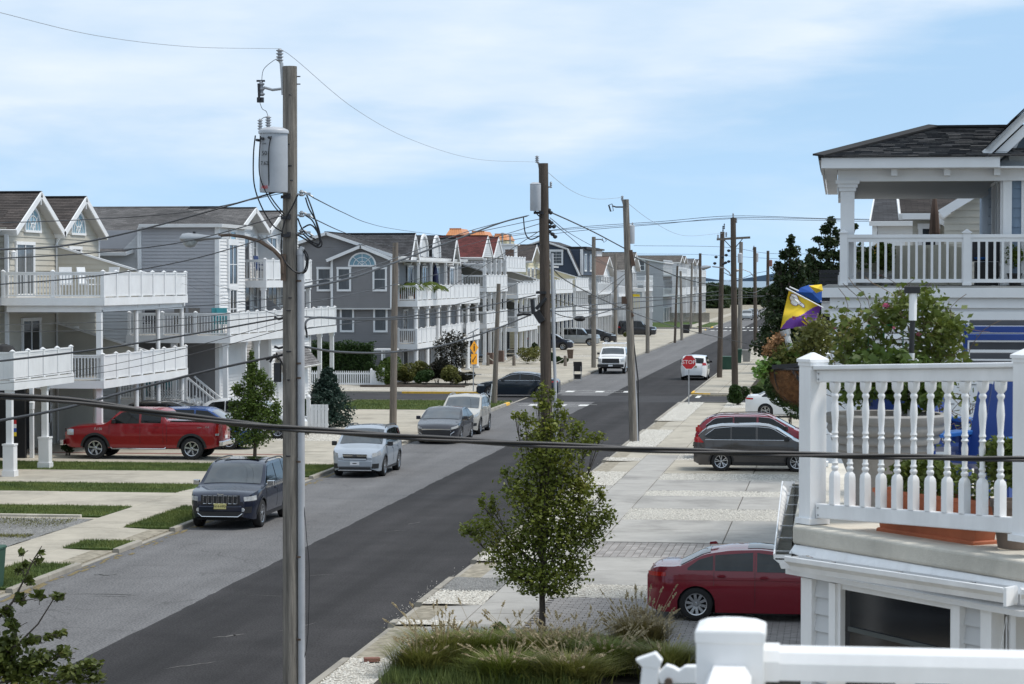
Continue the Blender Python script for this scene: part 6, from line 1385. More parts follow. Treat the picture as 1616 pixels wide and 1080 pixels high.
# ================================================================ vehicles
def interp(pts,x):
    if x <= pts[0][0]: return pts[0][1]
    for (x0,y0),(x1,y1) in zip(pts,pts[1:]):
        if x <= x1: return y0+(y1-y0)*(x-x0)/(x1-x0) if x1 > x0 else y1
    return pts[-1][1]
def smoothed(pts,k=3,n=90):
    """rounded version of a polyline z(x)"""
    x0,x1=pts[0][0],pts[-1][0];v=[interp(pts,x0+(x1-x0)*i/n) for i in range(n+1)]
    for _ in range(k): v=[v[0]]+[(v[i-1]+2*v[i]+v[i+1])/4 for i in range(1,n)]+[v[-1]]
    return [(x0+(x1-x0)*i/n,v[i]) for i in range(n+1)]
WH={}
def wheel_meshes(r,w_,spokes,dark=False,twin=True):
    key=(round(r,3),round(w_,3),spokes,dark,twin)
    if key in WH: return WH[key]
    mb=MB();n=28;pr=[(r*.66,-w_*.46),(r*.93,-w_/2),(r,-w_*.38),(r,w_*.38),(r*.93,w_/2),(r*.66,w_*.46)]
    for rr,y in pr:
        for k in range(n): a=2*pi*k/n;mb.v.append((rr*cos(a),y,rr*sin(a)))
    for i in range(len(pr)-1):
        for k in range(n): a=i*n+k;b=i*n+(k+1) % n;mb.f.append((a,b,b+n,a+n))
    ty=mb.mesh('tyre',tyre,True)
    mb=MB();pr=[(r*.66,w_*.46),(r*.655,w_*.2),(r*.6,-w_*.1),(r*.1,-w_*.1)]      # barrel, open face towards +Y
    for rr,y in pr:
        for k in range(n): a=2*pi*k/n;mb.v.append((rr*cos(a),y,rr*sin(a)))
    for i in range(len(pr)-1):
        for k in range(n): a=i*n+k;b=i*n+(k+1) % n;mb.f.append((a,b,b+n,a+n))
    bar=mb.mesh('barrel',rim_d,True)
    mb=MB();y1=w_*.40
    for rr0,rr1 in ((r*.60,r*.675),):
        for k in range(n):
            a,b=2*pi*k/n,2*pi*(k+1)/n
            mb.quad((rr0*cos(a),y1+.004,rr0*sin(a)),(rr0*cos(b),y1+.004,rr0*sin(b)),(rr1*cos(b),y1+.014,rr1*sin(b)),(rr1*cos(a),y1+.014,rr1*sin(a)))
            mb.quad((rr0*cos(a),y1-.03,rr0*sin(a)),(rr0*cos(b),y1-.03,rr0*sin(b)),(rr0*cos(b),y1+.004,rr0*sin(b)),(rr0*cos(a),y1+.004,rr0*sin(a)))
    for k in range(spokes):
        a=2*pi*k/spokes+.2
        for da in ((-.5/spokes,.5/spokes) if twin else (0,)):
            a0,a1=a+da*.5,a+da*2.2;w0=r*(.035 if twin else .07);w1=r*(.045 if twin else .09)
            p0=Vector((cos(a0),0,sin(a0)))*r*.12;p1=Vector((cos(a1),0,sin(a1)))*r*.62;q0=Vector((-sin(a0),0,cos(a0)))*w0;q1=Vector((-sin(a1),0,cos(a1)))*w1
            f=Vector((0,y1-.012,0));g=Vector((0,y1+.006,0));bk=Vector((0,-.035,0))
            mb.quad(p0-q0+f,p0+q0+f,p1+q1+g,p1-q1+g);mb.quad(p0-q0+f+bk,p0-q0+f,p1-q1+g,p1-q1+g+bk);mb.quad(p0+q0+f,p0+q0+f+bk,p1+q1+g+bk,p1+q1+g)
    m0=[(r*.15,y1-.004),(r*.11,y1+.012),(.001,y1+.014)];b0=len(mb.v)
    for rr,y in m0:
        for k in range(14): a=2*pi*k/14;mb.v.append((rr*cos(a),y,rr*sin(a)))
    for i in range(2):
        for k in range(14): a=b0+i*14+k;b=b0+i*14+(k+1) % 14;mb.f.append((a,b,b+14,a+14))
    ri=mb.mesh('rim',rim_d if dark else rim);WH[key]=(ty,bar,ri);return WH[key]
def car(label,cat,loc,rz,pm,L_,W_,Ht,top,belt,wb,r,side_gl,ws,rg=None,clr=.2,roofk=.80,spokes=5,twin=True,group=None,name='parked_car',front=None,rear=None,pf=8,pr_=12,arch=1.13,lights=None,tails=None,clad=None,rails=None,wheel_dark=False,lines=(),handles=(),mirror=None,glass=None,wsglass=None,chrome_trim=False,tz=.85,trimcol=None):
    t=thing(name,label,cat,loc,rz,group);hl=L_/2;hw_=W_/2;top_s=smoothed(top,2);wheels_x=wb
    def plan(x):
        tt=min(1,abs(x)/hl);p=pf if x > 0 else pr_
        return max(.66,(1-min(tt,.9995)**p)**.25) if tt > 0 else 1
    def zt(x): return interp(top_s,x)
    def bl(x): return interp(belt,x) if isinstance(belt,list) else belt
    def hw(x,z):
        b=bl(x);zz=max(0,min(1,(z-clr)/(b-clr)))
        k=.93+.07*sin(min(1,zz*1.25)*pi/2)-.035*max(0,zz-.55)/.45
        if z > b: k -= (k-roofk)*((z-b)/max(.05,Ht-b))**1.15
        return hw_*plan(x)*k
    def zb(x):
        z=clr+.10*max(0,(abs(x)/hl-.86)/.14)**1.5
        for wx_ in wheels_x:
            d=abs(x-wx_);ra=r*arch
            if d < ra: z=max(z,r+sqrt(ra*ra-d*d)-.01)
        return z
    xs=set([-hl,hl]);n=66
    for i in range(n+1): q=-1+2*i/n;xs.add(hl*(abs(q)**.92)*(1 if q > 0 else -1))
    for wx_ in wheels_x:
        for k in range(-8,9): xs.add(max(-hl,min(hl,wx_+r*arch*sin(k*pi/16))))
        xs.add(wx_-r*arch*1.001);xs.add(wx_+r*arch*1.001)
    xs=sorted(xs);NS,NT=11,6
    body=MB()
    def crown(x): return .05 if zt(x) > bl(x)+.15 else .035
    def topz(x,y):
        h=hw(x,zt(x));f=min(1,abs(y)/max(h,.01));return zt(x)-crown(x)*f*f
    sec=[]
    for x in xs:
        z0,z1=zb(x),zt(x)-crown(x);b=bl(x);half=[]
        for k in range(NS+1):
            z=z0+(z1-z0)*k/NS;half.append((hw(x,z),z))
        h=half[-1][0]
        half[-1]=(h*.985,z1+.008)
        for k in range(1,NT+1):
            f=1-k/NT;y=h*f*.97;half.append((y,topz(x,y)+.006*(1-f)))
        full=[(-y,z) for y,z in half[:-1]]+[(0,half[-1][1])]+[(y,z) for y,z in reversed(half[:-1])]
        sec.append([(x,y,z) for y,z in full])
    m=len(sec[0])
    for s_ in sec: body.v += s_
    for i in range(len(sec)-1):
        for k in range(m-1): a=i*m+k;body.f.append((a,a+m,a+m+1,a+1))
    body.f.append(tuple(range(m)));body.f.append(tuple(reversed(range((len(sec)-1)*m,len(sec)*m))))
    o=body.build('body',pm,t);smooth_shade(o,32)
    # underbody and dark wheel housings
    mb=MB();mb.box((-hl+.18,-hw_+.27,clr-.02),(hl-.18,hw_-.27,clr+.5));mb.box((-hl*.62,-hw_*.88,clr-.01),(hl*.62,hw_*.88,clr+.03)) if False else None
    for wx_ in wheels_x: mb.box((wx_-r*1.08,-hw_*.86,r*.9),(wx_+r*1.08,hw_*.86,r*arch+r+.0-.06))
    mb.box((wheels_x[0]+r*1.1,-hw_*.9,clr-.015),(wheels_x[1]-r*1.1,hw_*.9,clr+.03));mb.build('underbody',dark_in,t)
    # side glass
    def patch_side(poly_top,poly_bot,x0,x1,m_,nm,lift=.006,nx=14,nz=5,sides=(-1,1)):
        for s_ in sides:
            mb=MB()
            for i in range(nx+1):
                x=x0+(x1-x0)*i/nx;zb_,zt_=interp(poly_bot,x),interp(poly_top,x)
                for k in range(nz+1): z=zb_+(zt_-zb_)*k/nz;mb.v.append((x,s_*(hw(x,z)+lift),z))
            for i in range(nx):
                for k in range(nz):
                    a=i*(nz+1)+k;f=(a,a+nz+1,a+nz+2,a+1);mb.f.append(f if s_ < 0 else tuple(reversed(f)))
            smooth_shade(mb.build(nm,m_,t),60)
    G1=glass or car_glass
    for (x0,x1,tp,bt) in side_gl: patch_side(tp,bt,x0,x1,G1,'window')
    if chrome_trim:
        for s_ in (-1,1):
            mb=MB();xa,xb=side_gl[0][0],side_gl[-1][1]
            mb.tube([(xa+(xb-xa)*i/20,s_*(hw(xa+(xb-xa)*i/20,bl(0)+.02)+.01),bl(xa+(xb-xa)*i/20)+.02) for i in range(21)],.009,5)
            pts=[]
            for (x0,x1,tp,bt) in side_gl:
                for i in range(9): x=x0+(x1-x0)*i/8;z=interp(tp,x)+.015;pts.append((x,s_*(hw(x,z)+.01),z))
            mb.tube(pts,.009,5);mb.build('window_trim',chrome,t)
    def patch_top(x0,x1,k0,k1,m_,nm,lift=.007,nx=8,ny=10,y0=-1,y1=1):
        mb=MB()
        for i in range(nx+1):
            x=x0+(x1-x0)*i/nx;kk=k0+(k1-k0)*i/nx;h=hw(x,zt(x))*kk*.97
            sl=(zt(x+.02)-zt(x-.02))/.04;nl=sqrt(1+sl*sl)
            for j in range(ny+1):
                y=h*(y0+(y1-y0)*j/ny);mb.v.append((x-sl/nl*lift*1.5,y,topz(x,y)+lift/nl+.004+.004*abs(sl)))
        for i in range(nx):
            for j in range(ny): a=i*(ny+1)+j;mb.f.append((a,a+ny+1,a+ny+2,a+1))
        o=mb.build(nm,m_,t);smooth_shade(o,60)
        return o
    patch_top(ws[0],ws[1],.90,.94,wsglass or car_glass_l,'windshield')
    if rg: patch_top(rg[0],rg[1],.92,.88,G1,'rear_window')
    # wheels
    ty,ba,ri=wheel_meshes(r,.225,spokes,wheel_dark,twin)
    for wx_ in wheels_x:
        for s_ in (-1,1):
            w_o=thing('wheel','x','x');del w_o['label'];del w_o['category'];w_o.parent=t;w_o.location=(wx_,s_*(hw_-.135),r);
            if s_ < 0: w_o.rotation_euler[2]=pi
            link('tyre',ty,w_o);link('barrel',ba,w_o);link('rim',ri,w_o)
    # panel lines, handles, mirrors
    for x_,za,zb_ in lines:
        for s_ in (-1,1): mb=MB();mb.tube([(x_[0]+(x_[1]-x_[0])*i/6 if isinstance(x_,tuple) else x_,s_*(hw(x_[0] if isinstance(x_,tuple) else x_,za+(zb_-za)*i/6)+.0015),za+(zb_-za)*i/6) for i in range(7)],.005,4);mb.build('door_gap',blackp,t)
    for x_,z_ in handles:
        for s_ in (-1,1): mb=MB();h_=hw(x_,z_);mb.obox((x_,s_*(h_+.018),z_),.17,.028,.03);mb.obox((x_,s_*(h_+.002),z_),.12,.01,.06);mb.build('door_handle',pm,t)
    if mirror:
        x_,z_=mirror[:2]
        for s_ in (-1,1):
            mb=MB();h_=hw(x_,z_);mb.v += [(x_+.07*a_-.03*b_,s_*(h_+.13+.09*b_),z_+.075*c_) for a_ in (-1,1) for b_ in (-1,1) for c_ in (-1,1)]
            k=len(mb.v)-8;mb.f += [tuple(k+q for q in f) for f in ((0,1,3,2),(4,6,7,5),(0,4,5,1),(2,3,7,6),(0,2,6,4),(1,5,7,3))]
            mb.beam((x_,s_*(h_-.03),z_-.03),(x_,s_*(h_+.07),z_-.03),.08,.035);o=mb.build('mirror',mirror[2] if len(mirror) > 2 else pm,t);b_=o.modifiers.new('b','BEVEL');b_.width=.025;b_.segments=2
    for q in (lights or []): patch_side(q[2],q[3],q[0],q[1],q[4] if len(q) > 4 else lens_w,'headlight',.008,8,4)
    for q in (tails or []): patch_side(q[2],q[3],q[0],q[1],q[4] if len(q) > 4 else lens_red,'tail_light',.008,8,4)
    if clad:   # dark lower cladding and arch lips
        patch_side([(-hl,clr+clad),(hl,clr+clad)],[(-hl,clr+.01),(hl,clr+.01)],wheels_x[0]+r*arch*1.02,wheels_x[1]-r*arch*1.02,blackp,'sill',.008)
        for wx_ in wheels_x:
            for s_ in (-1,1):
                mb=MB()
                for k in range(13):
                    a=pi*k/12
                    for rr in (r*arch*.99,r*arch+.055): x=wx_+rr*cos(a);z=r+rr*sin(a)*.99;z=max(z,clr);x=max(-hl+.02,min(hl-.02,x));mb.v.append((x,s_*(hw(x,z)+.010),z))
                for k in range(12): f=(k*2,k*2+1,k*2+3,k*2+2);mb.f.append(f if s_ < 0 else tuple(reversed(f)))
                mb.build('arch_lip',blackp,t)
    if rails:
        for s_ in (-1,1):
            mb=MB();pts=[(rails[0]+(rails[1]-rails[0])*i/8,s_*(hw(0,Ht-.05)*.93),topz(rails[0]+(rails[1]-rails[0])*i/8,hw(0,Ht)*.93)+(.055 if 0 < i < 8 else .01)) for i in range(9)];mb.tube(pts,.018,6);mb.build('roof_rail',rails[2],t)
    t['_hw']=0;del t['_hw']
    return t,hw,zt,topz,patch_side,patch_top
def fbox(t,x,y0,y1,z0,z1,m_,nm,th=.03,sgn=1,bev=.008):
    """plate on the front (sgn=1) or back (-1) face, centred on the car's mid line"""
    mb=MB();a,b=sorted((x-.02*sgn,x+th*sgn));mb.box((a,y0,z0),(b,y1,z1));o=mb.build(nm,m_,t)
    if bev: q=o.modifiers.new('b','BEVEL');q.width=bev;q.segments=2
    return o
def text_on(t,s,size,m_,loc,rot,name='lettering',ext=.002):
    cu=bpy.data.curves.new(name,'FONT');cu.body=s;cu.size=size;cu.extrude=ext;cu.align_x='CENTER';cu.align_y='CENTER';cu.resolution_u=2
    tmp=bpy.data.objects.new('tmp',cu);C.objects.link(tmp);dg=bpy.context.evaluated_depsgraph_get();me=bpy.data.meshes.new_from_object(tmp.evaluated_get(dg));bpy.data.objects.remove(tmp);bpy.data.curves.remove(cu)
    me.materials.clear();me.materials.append(m_);o=bpy.data.objects.new(name,me);C.objects.link(o);o.parent=t;o.location=loc;o.rotation_euler=rot;return o
TF=(pi/2,0,pi/2)      # text standing on a face looking along local +X
TB=(pi/2,0,-pi/2)
D=-pi/2                 # heading towards the camera
# ---- dark blue off road wagon
pb_=paint('dark_blue',(.005,.009,.026),.5);hl=2.41
t,hw,zt,topz,ps,pt=car('dark blue four wheel drive wagon with seven slot grille parked at the left kerb','car',(-16.62,65.6,0),D,pb_,4.82,1.94,1.76,
    [(-2.41,.98),(-2.36,1.08),(-2.15,1.55),(-1.9,1.68),(-1.2,1.74),(.1,1.745),(.45,1.66),(1.15,1.16),(1.3,1.12),(2.1,1.03),(2.32,.94),(2.41,.80)],1.10,(-1.46,1.455),.38,
    [(-2.02,-1.22,[(-2.02,1.42),(-1.85,1.56),(-1.22,1.62)],[(-3,1.16),(3,1.16)]),(-1.16,-.28,[(-3,1.63),(3,1.63)],[(-3,1.15),(3,1.15)]),(-.2,.98,[(-.2,1.63),(.38,1.60),(.98,1.2)],[(-3,1.14),(3,1.14)])],
    (1.14,.42),(-2.3,-2.02),clr=.27,roofk=.78,spokes=5,pf=9,pr_=14,clad=.10,rails=(-1.9,.2,blackp),lines=(((-.24),.45,1.6),((-1.19),.75,1.6),(1.05,.5,1.08)),handles=((-.05,.98),(-1.0,.98)),mirror=(.95,1.17,chrome),
    lights=[(2.02,2.37,[(2.02,.93),(2.37,.90)],[(2.02,.80),(2.37,.78)])],tails=[(-2.38,-2.05,[(-3,1.08),(3,1.08)],[(-3,.90),(3,.90)])],group='cars parked at the left kerb')
fbox(t,hl,-.54,.54,.70,.95,blackp,'grille',.012);
for i in range(7): y=-.42+i*.14;mb=MB();mb.tube([(hl+.025,y-.05,.72),(hl+.025,y+.05,.72),(hl+.025,y+.052,.93),(hl+.025,y-.052,.93),(hl+.025,y-.05,.72)],.010,5);mb.build('grille_slot',chrome,t)
fbox(t,hl,-.62,.62,.36,.50,blackp,'bumper_intake',.035);fbox(t,hl,-.6,.6,.50,.66,pb_,'bumper',.05,bev=.03);fbox(t,hl,-.17,.17,.575,.72,plate_y,'number_plate',.066,bev=0);text_on(t,'N14-HFD',.085,black_s,(hl+.068,0,.648),TF)
mb=MB();mb.tube([(hl+.05,-.62,.46),(hl+.07,-.5,.37),(hl+.07,.5,.37),(hl+.05,.62,.46)],.014,6);mb.build('bumper_trim',chrome,t)
for s_ in (-1,1): mb=MB();mb.lathe([(.055,0),(.05,.02),(.001,.022)],12);o=mb.build('fog_lamp',lens_w,t,loc=(hl+.0,s_*.62,.55));o.rotation_euler[1]=pi/2;ps([(-3,.63),(3,.63)],[(-3,.46),(3,.46)],2.2,2.36,blackp,'fog_recess',.007,4,2,(s_,))
text_on(t,'Jeep',.10,chrome,(hl-.02,0,.962),TF);mb=MB();mb.box((-.9,-.5,1.757),(.1,.5,1.762));mb.build('sunroof',car_glass,t)
# ---- silver compact wagon
pm=paint('ice_silver',(.34,.38,.43),.9)
hl=2.3
t,hw,zt,topz,ps,pt=car('silver blue compact wagon with black roof rails parked at the left kerb','car',(-16.42,82.7,0),D,pm,4.6,1.8,1.69,
    [(-2.3,.95),(-2.24,1.08),(-1.98,1.5),(-1.7,1.62),(-.8,1.68),(.2,1.675),(.5,1.58),(1.22,1.10),(1.4,1.06),(2.0,.96),(2.2,.86),(2.3,.72)],1.03,(-1.33,1.31),.345,
    [(-1.85,-1.12,[(-1.85,1.35),(-1.7,1.48),(-1.12,1.55)],[(-3,1.10),(3,1.10)]),(-1.07,-.2,[(-3,1.56),(3,1.56)],[(-3,1.08),(3,1.08)]),(-.14,1.02,[(-.14,1.56),(.4,1.53),(1.02,1.13)],[(-3,1.07),(3,1.07)])],
    (1.2,.47),(-2.2,-1.9),clr=.22,spokes=5,rails=(-1.8,.3,blackp),clad=.09,lines=(((-.17),.4,1.53),((-1.09),.7,1.53),(1.08,.45,1.03)),handles=((0,.93),(-.92,.93)),mirror=(1.0,1.10,blackp),
    lights=[(1.92,2.26,[(1.92,.92),(2.26,.84)],[(1.92,.80),(2.26,.70)])],tails=[(-2.27,-1.95,[(-3,1.05),(3,1.05)],[(-3,.86),(3,.86)])],group='cars parked at the left kerb')
fbox(t,hl,-.42,.42,.64,.83,blackp,'grille',.02);mb=MB();mb.tube([(hl+.03,-.4,.65),(hl+.03,.4,.65),(hl+.03,.44,.82),(hl+.03,-.44,.82),(hl+.03,-.4,.65)],.013,5);mb.beam((hl+.03,-.42,.76),(hl+.03,.42,.76),.02,.02);mb.build('grille_frame',chrome,t)
mb=MB();mb.lathe([(.075,0),(.07,.012),(.001,.014)],16);o=mb.build('badge',rim_d,t,loc=(hl+.03,0,.765));o.rotation_euler[1]=pi/2;o.scale=(.6,1,1)
fbox(t,hl,-.55,.55,.28,.37,blackp,'lower_intake',.03);fbox(t,hl,-.60,.60,.38,.60,pm,'bumper',.03,bev=.025);fbox(t,hl,-.16,.16,.44,.56,plate_w,'number_plate',.05,bev=0);fbox(t,hl,-.07,.07,.485,.515,blackp,'plate_mark',.053,bev=0);fbox(t,hl,-.58,.58,.245,.28,rim,'skid_trim',.045)
for s_ in (-1,1): ps([(-3,.52),(3,.48)],[(-3,.32),(3,.32)],2.02,2.27,blackp,'fog_recess',.009,5,2,(s_,))
# ---- dark saloon
pm=paint('graphite',(.022,.023,.03),.6);hl=2.44
t,hw,zt,topz,ps,pt=car('dark grey saloon with wide mesh grille parked between two light wagons','car',(-16.45,99.7,0),D,pm,4.88,1.84,1.445,
    [(-2.44,.92),(-2.3,1.05),(-1.85,1.10),(-1.2,1.36),(-.6,1.435),(.1,1.43),(.45,1.34),(1.25,.98),(1.5,.93),(2.15,.82),(2.36,.72),(2.44,.6)],.97,(-1.45,1.37),.335,
    [(-1.5,-.62,[(-1.5,1.08),(-1.2,1.24),(-.62,1.34)],[(-3,1.0),(3,1.0)]),(-.55,.92,[(-.55,1.345),(.3,1.32),(.92,1.05)],[(-3,.99),(3,.99)])],
    (1.22,.46),(-1.8,-1.15),clr=.17,roofk=.76,spokes=5,lines=(((-.58),.35,1.3),(.95,.4,.97)),handles=((-.35,.88),),mirror=(.95,1.02,pm),chrome_trim=True,
    lights=[(2.02,2.39,[(2.02,.80),(2.39,.70)],[(2.02,.70),(2.39,.61)])],tails=[(-2.42,-2.0,[(-3,.98),(3,.98)],[(-3,.84),(3,.84)])],group='cars parked at the left kerb')
fbox(t,hl,-.56,.56,.22,.56,blackp,'grille',.02);
for i in range(6): mb=MB();mb.beam((hl+.03,-.54,.25+i*.05),(hl+.03,.54,.25+i*.05),.012,.012);mb.build('grille_bar',rim_d,t)
mb=MB();mb.beam((hl+.025,-.6,.62),(hl+.025,.6,.62),.02,.03);mb.build('grille_bar',chrome,t)
for s_ in (-1,1): mb=MB();mb.tube([(hl-.1,s_*.74,.52),(hl+.02,s_*.60,.42),(hl+.02,s_*.64,.24),(hl-.1,s_*.76,.24)],.014,5);mb.build('bumper_trim',chrome,t)
# ---- champagne wagon behind it
pm=paint('champagne',(.46,.44,.40),.5);hl=2.26
t,hw,zt,topz,ps,pt=car('champagne white compact wagon parked furthest up the left kerb','car',(-16.5,105.4,0),D,pm,4.52,1.84,1.69,
    [(-2.26,1.0),(-2.2,1.12),(-1.95,1.5),(-1.6,1.63),(-.8,1.685),(.0,1.68),(.35,1.58),(1.15,1.13),(1.35,1.09),(2.0,.96),(2.18,.84),(2.26,.7)],1.06,(-1.33,1.36),.35,
    [(-1.8,-1.05,[(-1.8,1.38),(-1.6,1.48),(-1.05,1.55)],[(-3,1.16),(3,1.12)]),(-1.0,-.2,[(-3,1.56),(3,1.56)],[(-3,1.1),(3,1.1)]),(-.14,.98,[(-.14,1.56),(.3,1.52),(.98,1.14)],[(-3,1.09),(3,1.09)])],
    (1.14,.33),(-2.15,-1.9),clr=.2,spokes=5,rails=(-1.7,.1,rim),clad=.10,lines=(((-.17),.4,1.53),((-1.02),.7,1.53)),handles=((0,.96),(-.9,.96)),mirror=(.9,1.13,pm),
    lights=[(1.82,2.22,[(1.82,.98),(2.22,.84)],[(1.82,.86),(2.22,.72)])],tails=[(-2.24,-1.95,[(-3,1.05),(3,1.05)],[(-3,.88),(3,.88)])],group='cars parked at the left kerb')
fbox(t,hl,-.45,.45,.50,.80,blackp,'grille',.02)
for z_ in (.56,.64,.72): mb=MB();mb.beam((hl+.03,-.42,z_),(hl+.03,.42,z_),.014,.016);mb.build('grille_bar',chrome,t)
fbox(t,hl,-.5,.5,.26,.40,blackp,'lower_intake',.03)
for s_ in (-1,1): ps([(-3,.56),(3,.52)],[(-3,.40),(3,.40)],1.98,2.23,blackp,'fog_recess',.009,5,2,(s_,))
# ---- red pickup under the deck
def pickup(label,loc,rz,pm,L_=6.0,W_=2.0,wb=(-1.95,1.75),r=.41,crew=True,rack=False,group=None,flare=True):
    hl=L_/2;Ht=1.93
    top=[(-hl,1.36),(-hl+.05,1.40),(-.98,1.42),(-.93,1.45),(-.86,1.82),(-.6,1.90),(.55,1.91),(.85,1.82),(1.3,1.36),(1.5,1.31),(hl-.35,1.22),(hl-.1,1.14),(hl,.98)]
    t,hw,zt,topz,ps,pt=car(label,'pickup truck',loc,rz,pm,L_,W_,Ht,top,1.32,wb,r,
        [(-.78,-.02,[(-.78,1.74),(3,1.76)],[(-3,1.36),(3,1.36)]),(.06,1.12,[(.06,1.76),(.72,1.75),(1.12,1.45)],[(-3,1.34),(3,1.33)])],
        (1.28,.82),(-.96,-.84),clr=.42,roofk=.80,spokes=6,twin=False,pf=12,pr_=22,arch=1.2,lines=((.02,.6,1.75),(-.86,.6,1.75),(1.2,.6,1.3),(-1.0,.6,1.38)),handles=((.2,1.22),(-.62,1.22)),mirror=(1.0,1.42,blackp),
        lights=[(hl-.42,hl-.05,[(-9,1.12),(9,1.10)],[(-9,.90),(9,.88)])],tails=[(-hl+.02,-hl+.16,[(-9,1.28),(9,1.28)],[(-9,.98),(9,.98)]),(-hl+.02,-hl+.16,[(-9,.978),(9,.978)],[(-9,.90),(9,.90)],lens_w)],name='pickup_truck',group=group)
    mb=MB();mb.box((-hl+.12,-.80,1.36),(-1.08,.80,1.425));mb.build('bed_liner',dark_in,t)
    mb=MB();mb.tube([(-hl+.06,-.86,1.45),(-1.03,-.86,1.47)],.022,6);mb.tube([(-hl+.06,.86,1.45),(-1.03,.86,1.47)],.022,6);mb.build('bed_rail',chrome,t)
    if flare:
        for wx_ in wb:
            for s_ in (-1,1):
                mb=MB()
                for k in range(15):
                    a=pi*k/14
                    for rr,e_ in ((r*1.18,.02),(r*1.18+.09,.012)): x=wx_+rr*cos(a);z=max(.45,r+rr*sin(a));mb.v.append((max(-hl+.02,min(hl-.03,x)),s_*(hw(max(-hl+.05,min(hl-.05,x)),z)+e_),z))
                for k in range(14): f=(k*2,k*2+1,k*2+3,k*2+2);mb.f.append(f if s_ < 0 else tuple(reversed(f)))
                mb.build('fender_flare',blackp,t)
    for s_ in (-1,1): mb=MB();mb.tube([(-.95,s_*.94,.44),(-.9,s_*.98,.40),(1.1,s_*.98,.40),(1.15,s_*.94,.44)],.028,6);mb.build('side_step',chrome,t)
    fbox(t,hl,-.62,.62,.80,1.12,blackp,'grille',.02);fbox(t,hl,-.95,.95,.50,.72,chrome if not rack else blackp,'bumper',.12,bev=.03)
    for z_ in (.88,.96,1.04): mb=MB();mb.beam((hl+.03,-.6,z_),(hl+.03,.6,z_),.02,.022);mb.build('grille_bar',chrome if not rack else rim_d,t)
    fbox(t,hl,-.16,.16,.56,.68,plate_w,'number_plate',.13,bev=0)
    fbox(t,-hl,-.93,.93,.52,.70,chrome,'bumper',.12,-1,.03);fbox(t,-hl,-.16,.16,.76,.88,plate_w,'number_plate',.03,-1,0)
    if rack:
        for x_ in (-2.6,-.6,.5):
            mb=MB();mb.tube([(x_,-.8,1.35),(x_,-.8,2.12),(x_,.8,2.12),(x_,.8,1.35)],.03,6);mb.build('ladder_rack',vinyl,t)
        mb=MB();[mb.tube([(-2.6,s_,2.14),(.9,s_,2.14)],.03,6) for s_ in (-.8,.8)];mb.build('rack_rail',vinyl,t)
    return t
tr=pickup('red crew cab pickup truck parked under the tan house deck',(-25.75,87.3,.1),pi,paint('truck_red',(.26,.005,.010),.15))
text_on(tr,'F-150',.13,chrome,(1.62,.985,1.12),(pi/2,0,pi));text_on(tr,'4x4',.10,rim,(-2.55,.978,1.22),(pi/2,0,pi));text_on(tr,'SUPER',.06,rim,(-2.25,.978,1.2),(pi/2,0,pi))
pickup('white work pickup truck with ladder rack facing the camera beyond the crossing',(-16.25,174.0,0),D,paint('white',(.72,.73,.74),0,.35),rack=True,flare=False,L_=5.9)
# ---- generic wagons and saloons
def wagon(label,loc,rz,pm,L_=4.55,Ht=1.65,boxy=False,W_=1.82,group=None,rails=None,rear_tall=True,spokes=5,glass=None,tails=None,name='parked_car',cat='car',chrome_trim=False,twin=True,clad=.10):
    h=L_/2
    top=[(-h,.92),(-h+.06,1.05),(-h+.22,1.32),(-h+.5,Ht-.12),(-h+.95,Ht-.03),(0,Ht),(.35,Ht-.03),(.62,Ht-.14),(h-1.05,1.12),(h-.9,1.07),(h-.3,.95),(h-.1,.84),(h,.68)]
    if boxy: top=[(-h,1.0),(-h+.04,1.3),(-h+.1,Ht-.1),(-h+.2,Ht-.02),(0,Ht),(.45,Ht-.02),(.55,Ht-.08),(.85,1.22),(.95,1.18),(h-.12,1.12),(h-.03,1.05),(h,.8)]
    b=1.08
    tails=tails or [(-h+.02,-h+.36,[(-h,1.16),(-h+.2,1.2),(-h+.36,1.02)],[(-9,.98),(-h+.36,1.0)])]
    return car(label,cat,loc,rz,pm,L_,W_,Ht,top,b,(-L_*.285,L_*.29),.345,
        [(-h+.42,-.98,[(-h+.42,1.24),(-h+.75,Ht-.17),(-.98,Ht-.12)],[(-h+.42,1.19),(-h+.8,1.10),(9,1.10)]),(-.93,-.1,[(-9,Ht-.11),(9,Ht-.11)],[(-9,1.10),(9,1.09)]),(-.03,1.08,[(-.03,Ht-.11),(.45,Ht-.15),(1.08,1.14)],[(-9,1.09),(9,1.08)])],
        (h-1.1,.6),(-h+.12,-h+.45),clr=.22,spokes=spokes,twin=twin,rails=rails,clad=clad,lines=((-.065,.45,Ht-.15),((-.955),.75,Ht-.15),(1.0,.5,1.05)),handles=((.1,.98),(-.78,.98)),mirror=(.98,1.16,blackp),glass=glass,
        lights=[(h-.5,h-.04,[(-9,.93),(9,.84)],[(-9,.80),(9,.74)])],tails=tails,group=group,name=name,chrome_trim=chrome_trim)
dg='cars in the driveways on the right'
r0_=wagon('grey brown compact wagon in the driveway in front of the maroon one',(-2.78,84.6,.1),0,paint('umber_grey',(.065,.058,.055),.6),group=dg,chrome_trim=True)
t=r0_[0];h=2.275
r1_=wagon('maroon wagon with black roof rails behind the grey brown wagon',(-2.95,90.4,.1),0,paint('maroon',(.24,.012,.03),.25),L_=4.8,Ht=1.67,rails=(-1.9,.5,blackp),group=dg,chrome_trim=True)
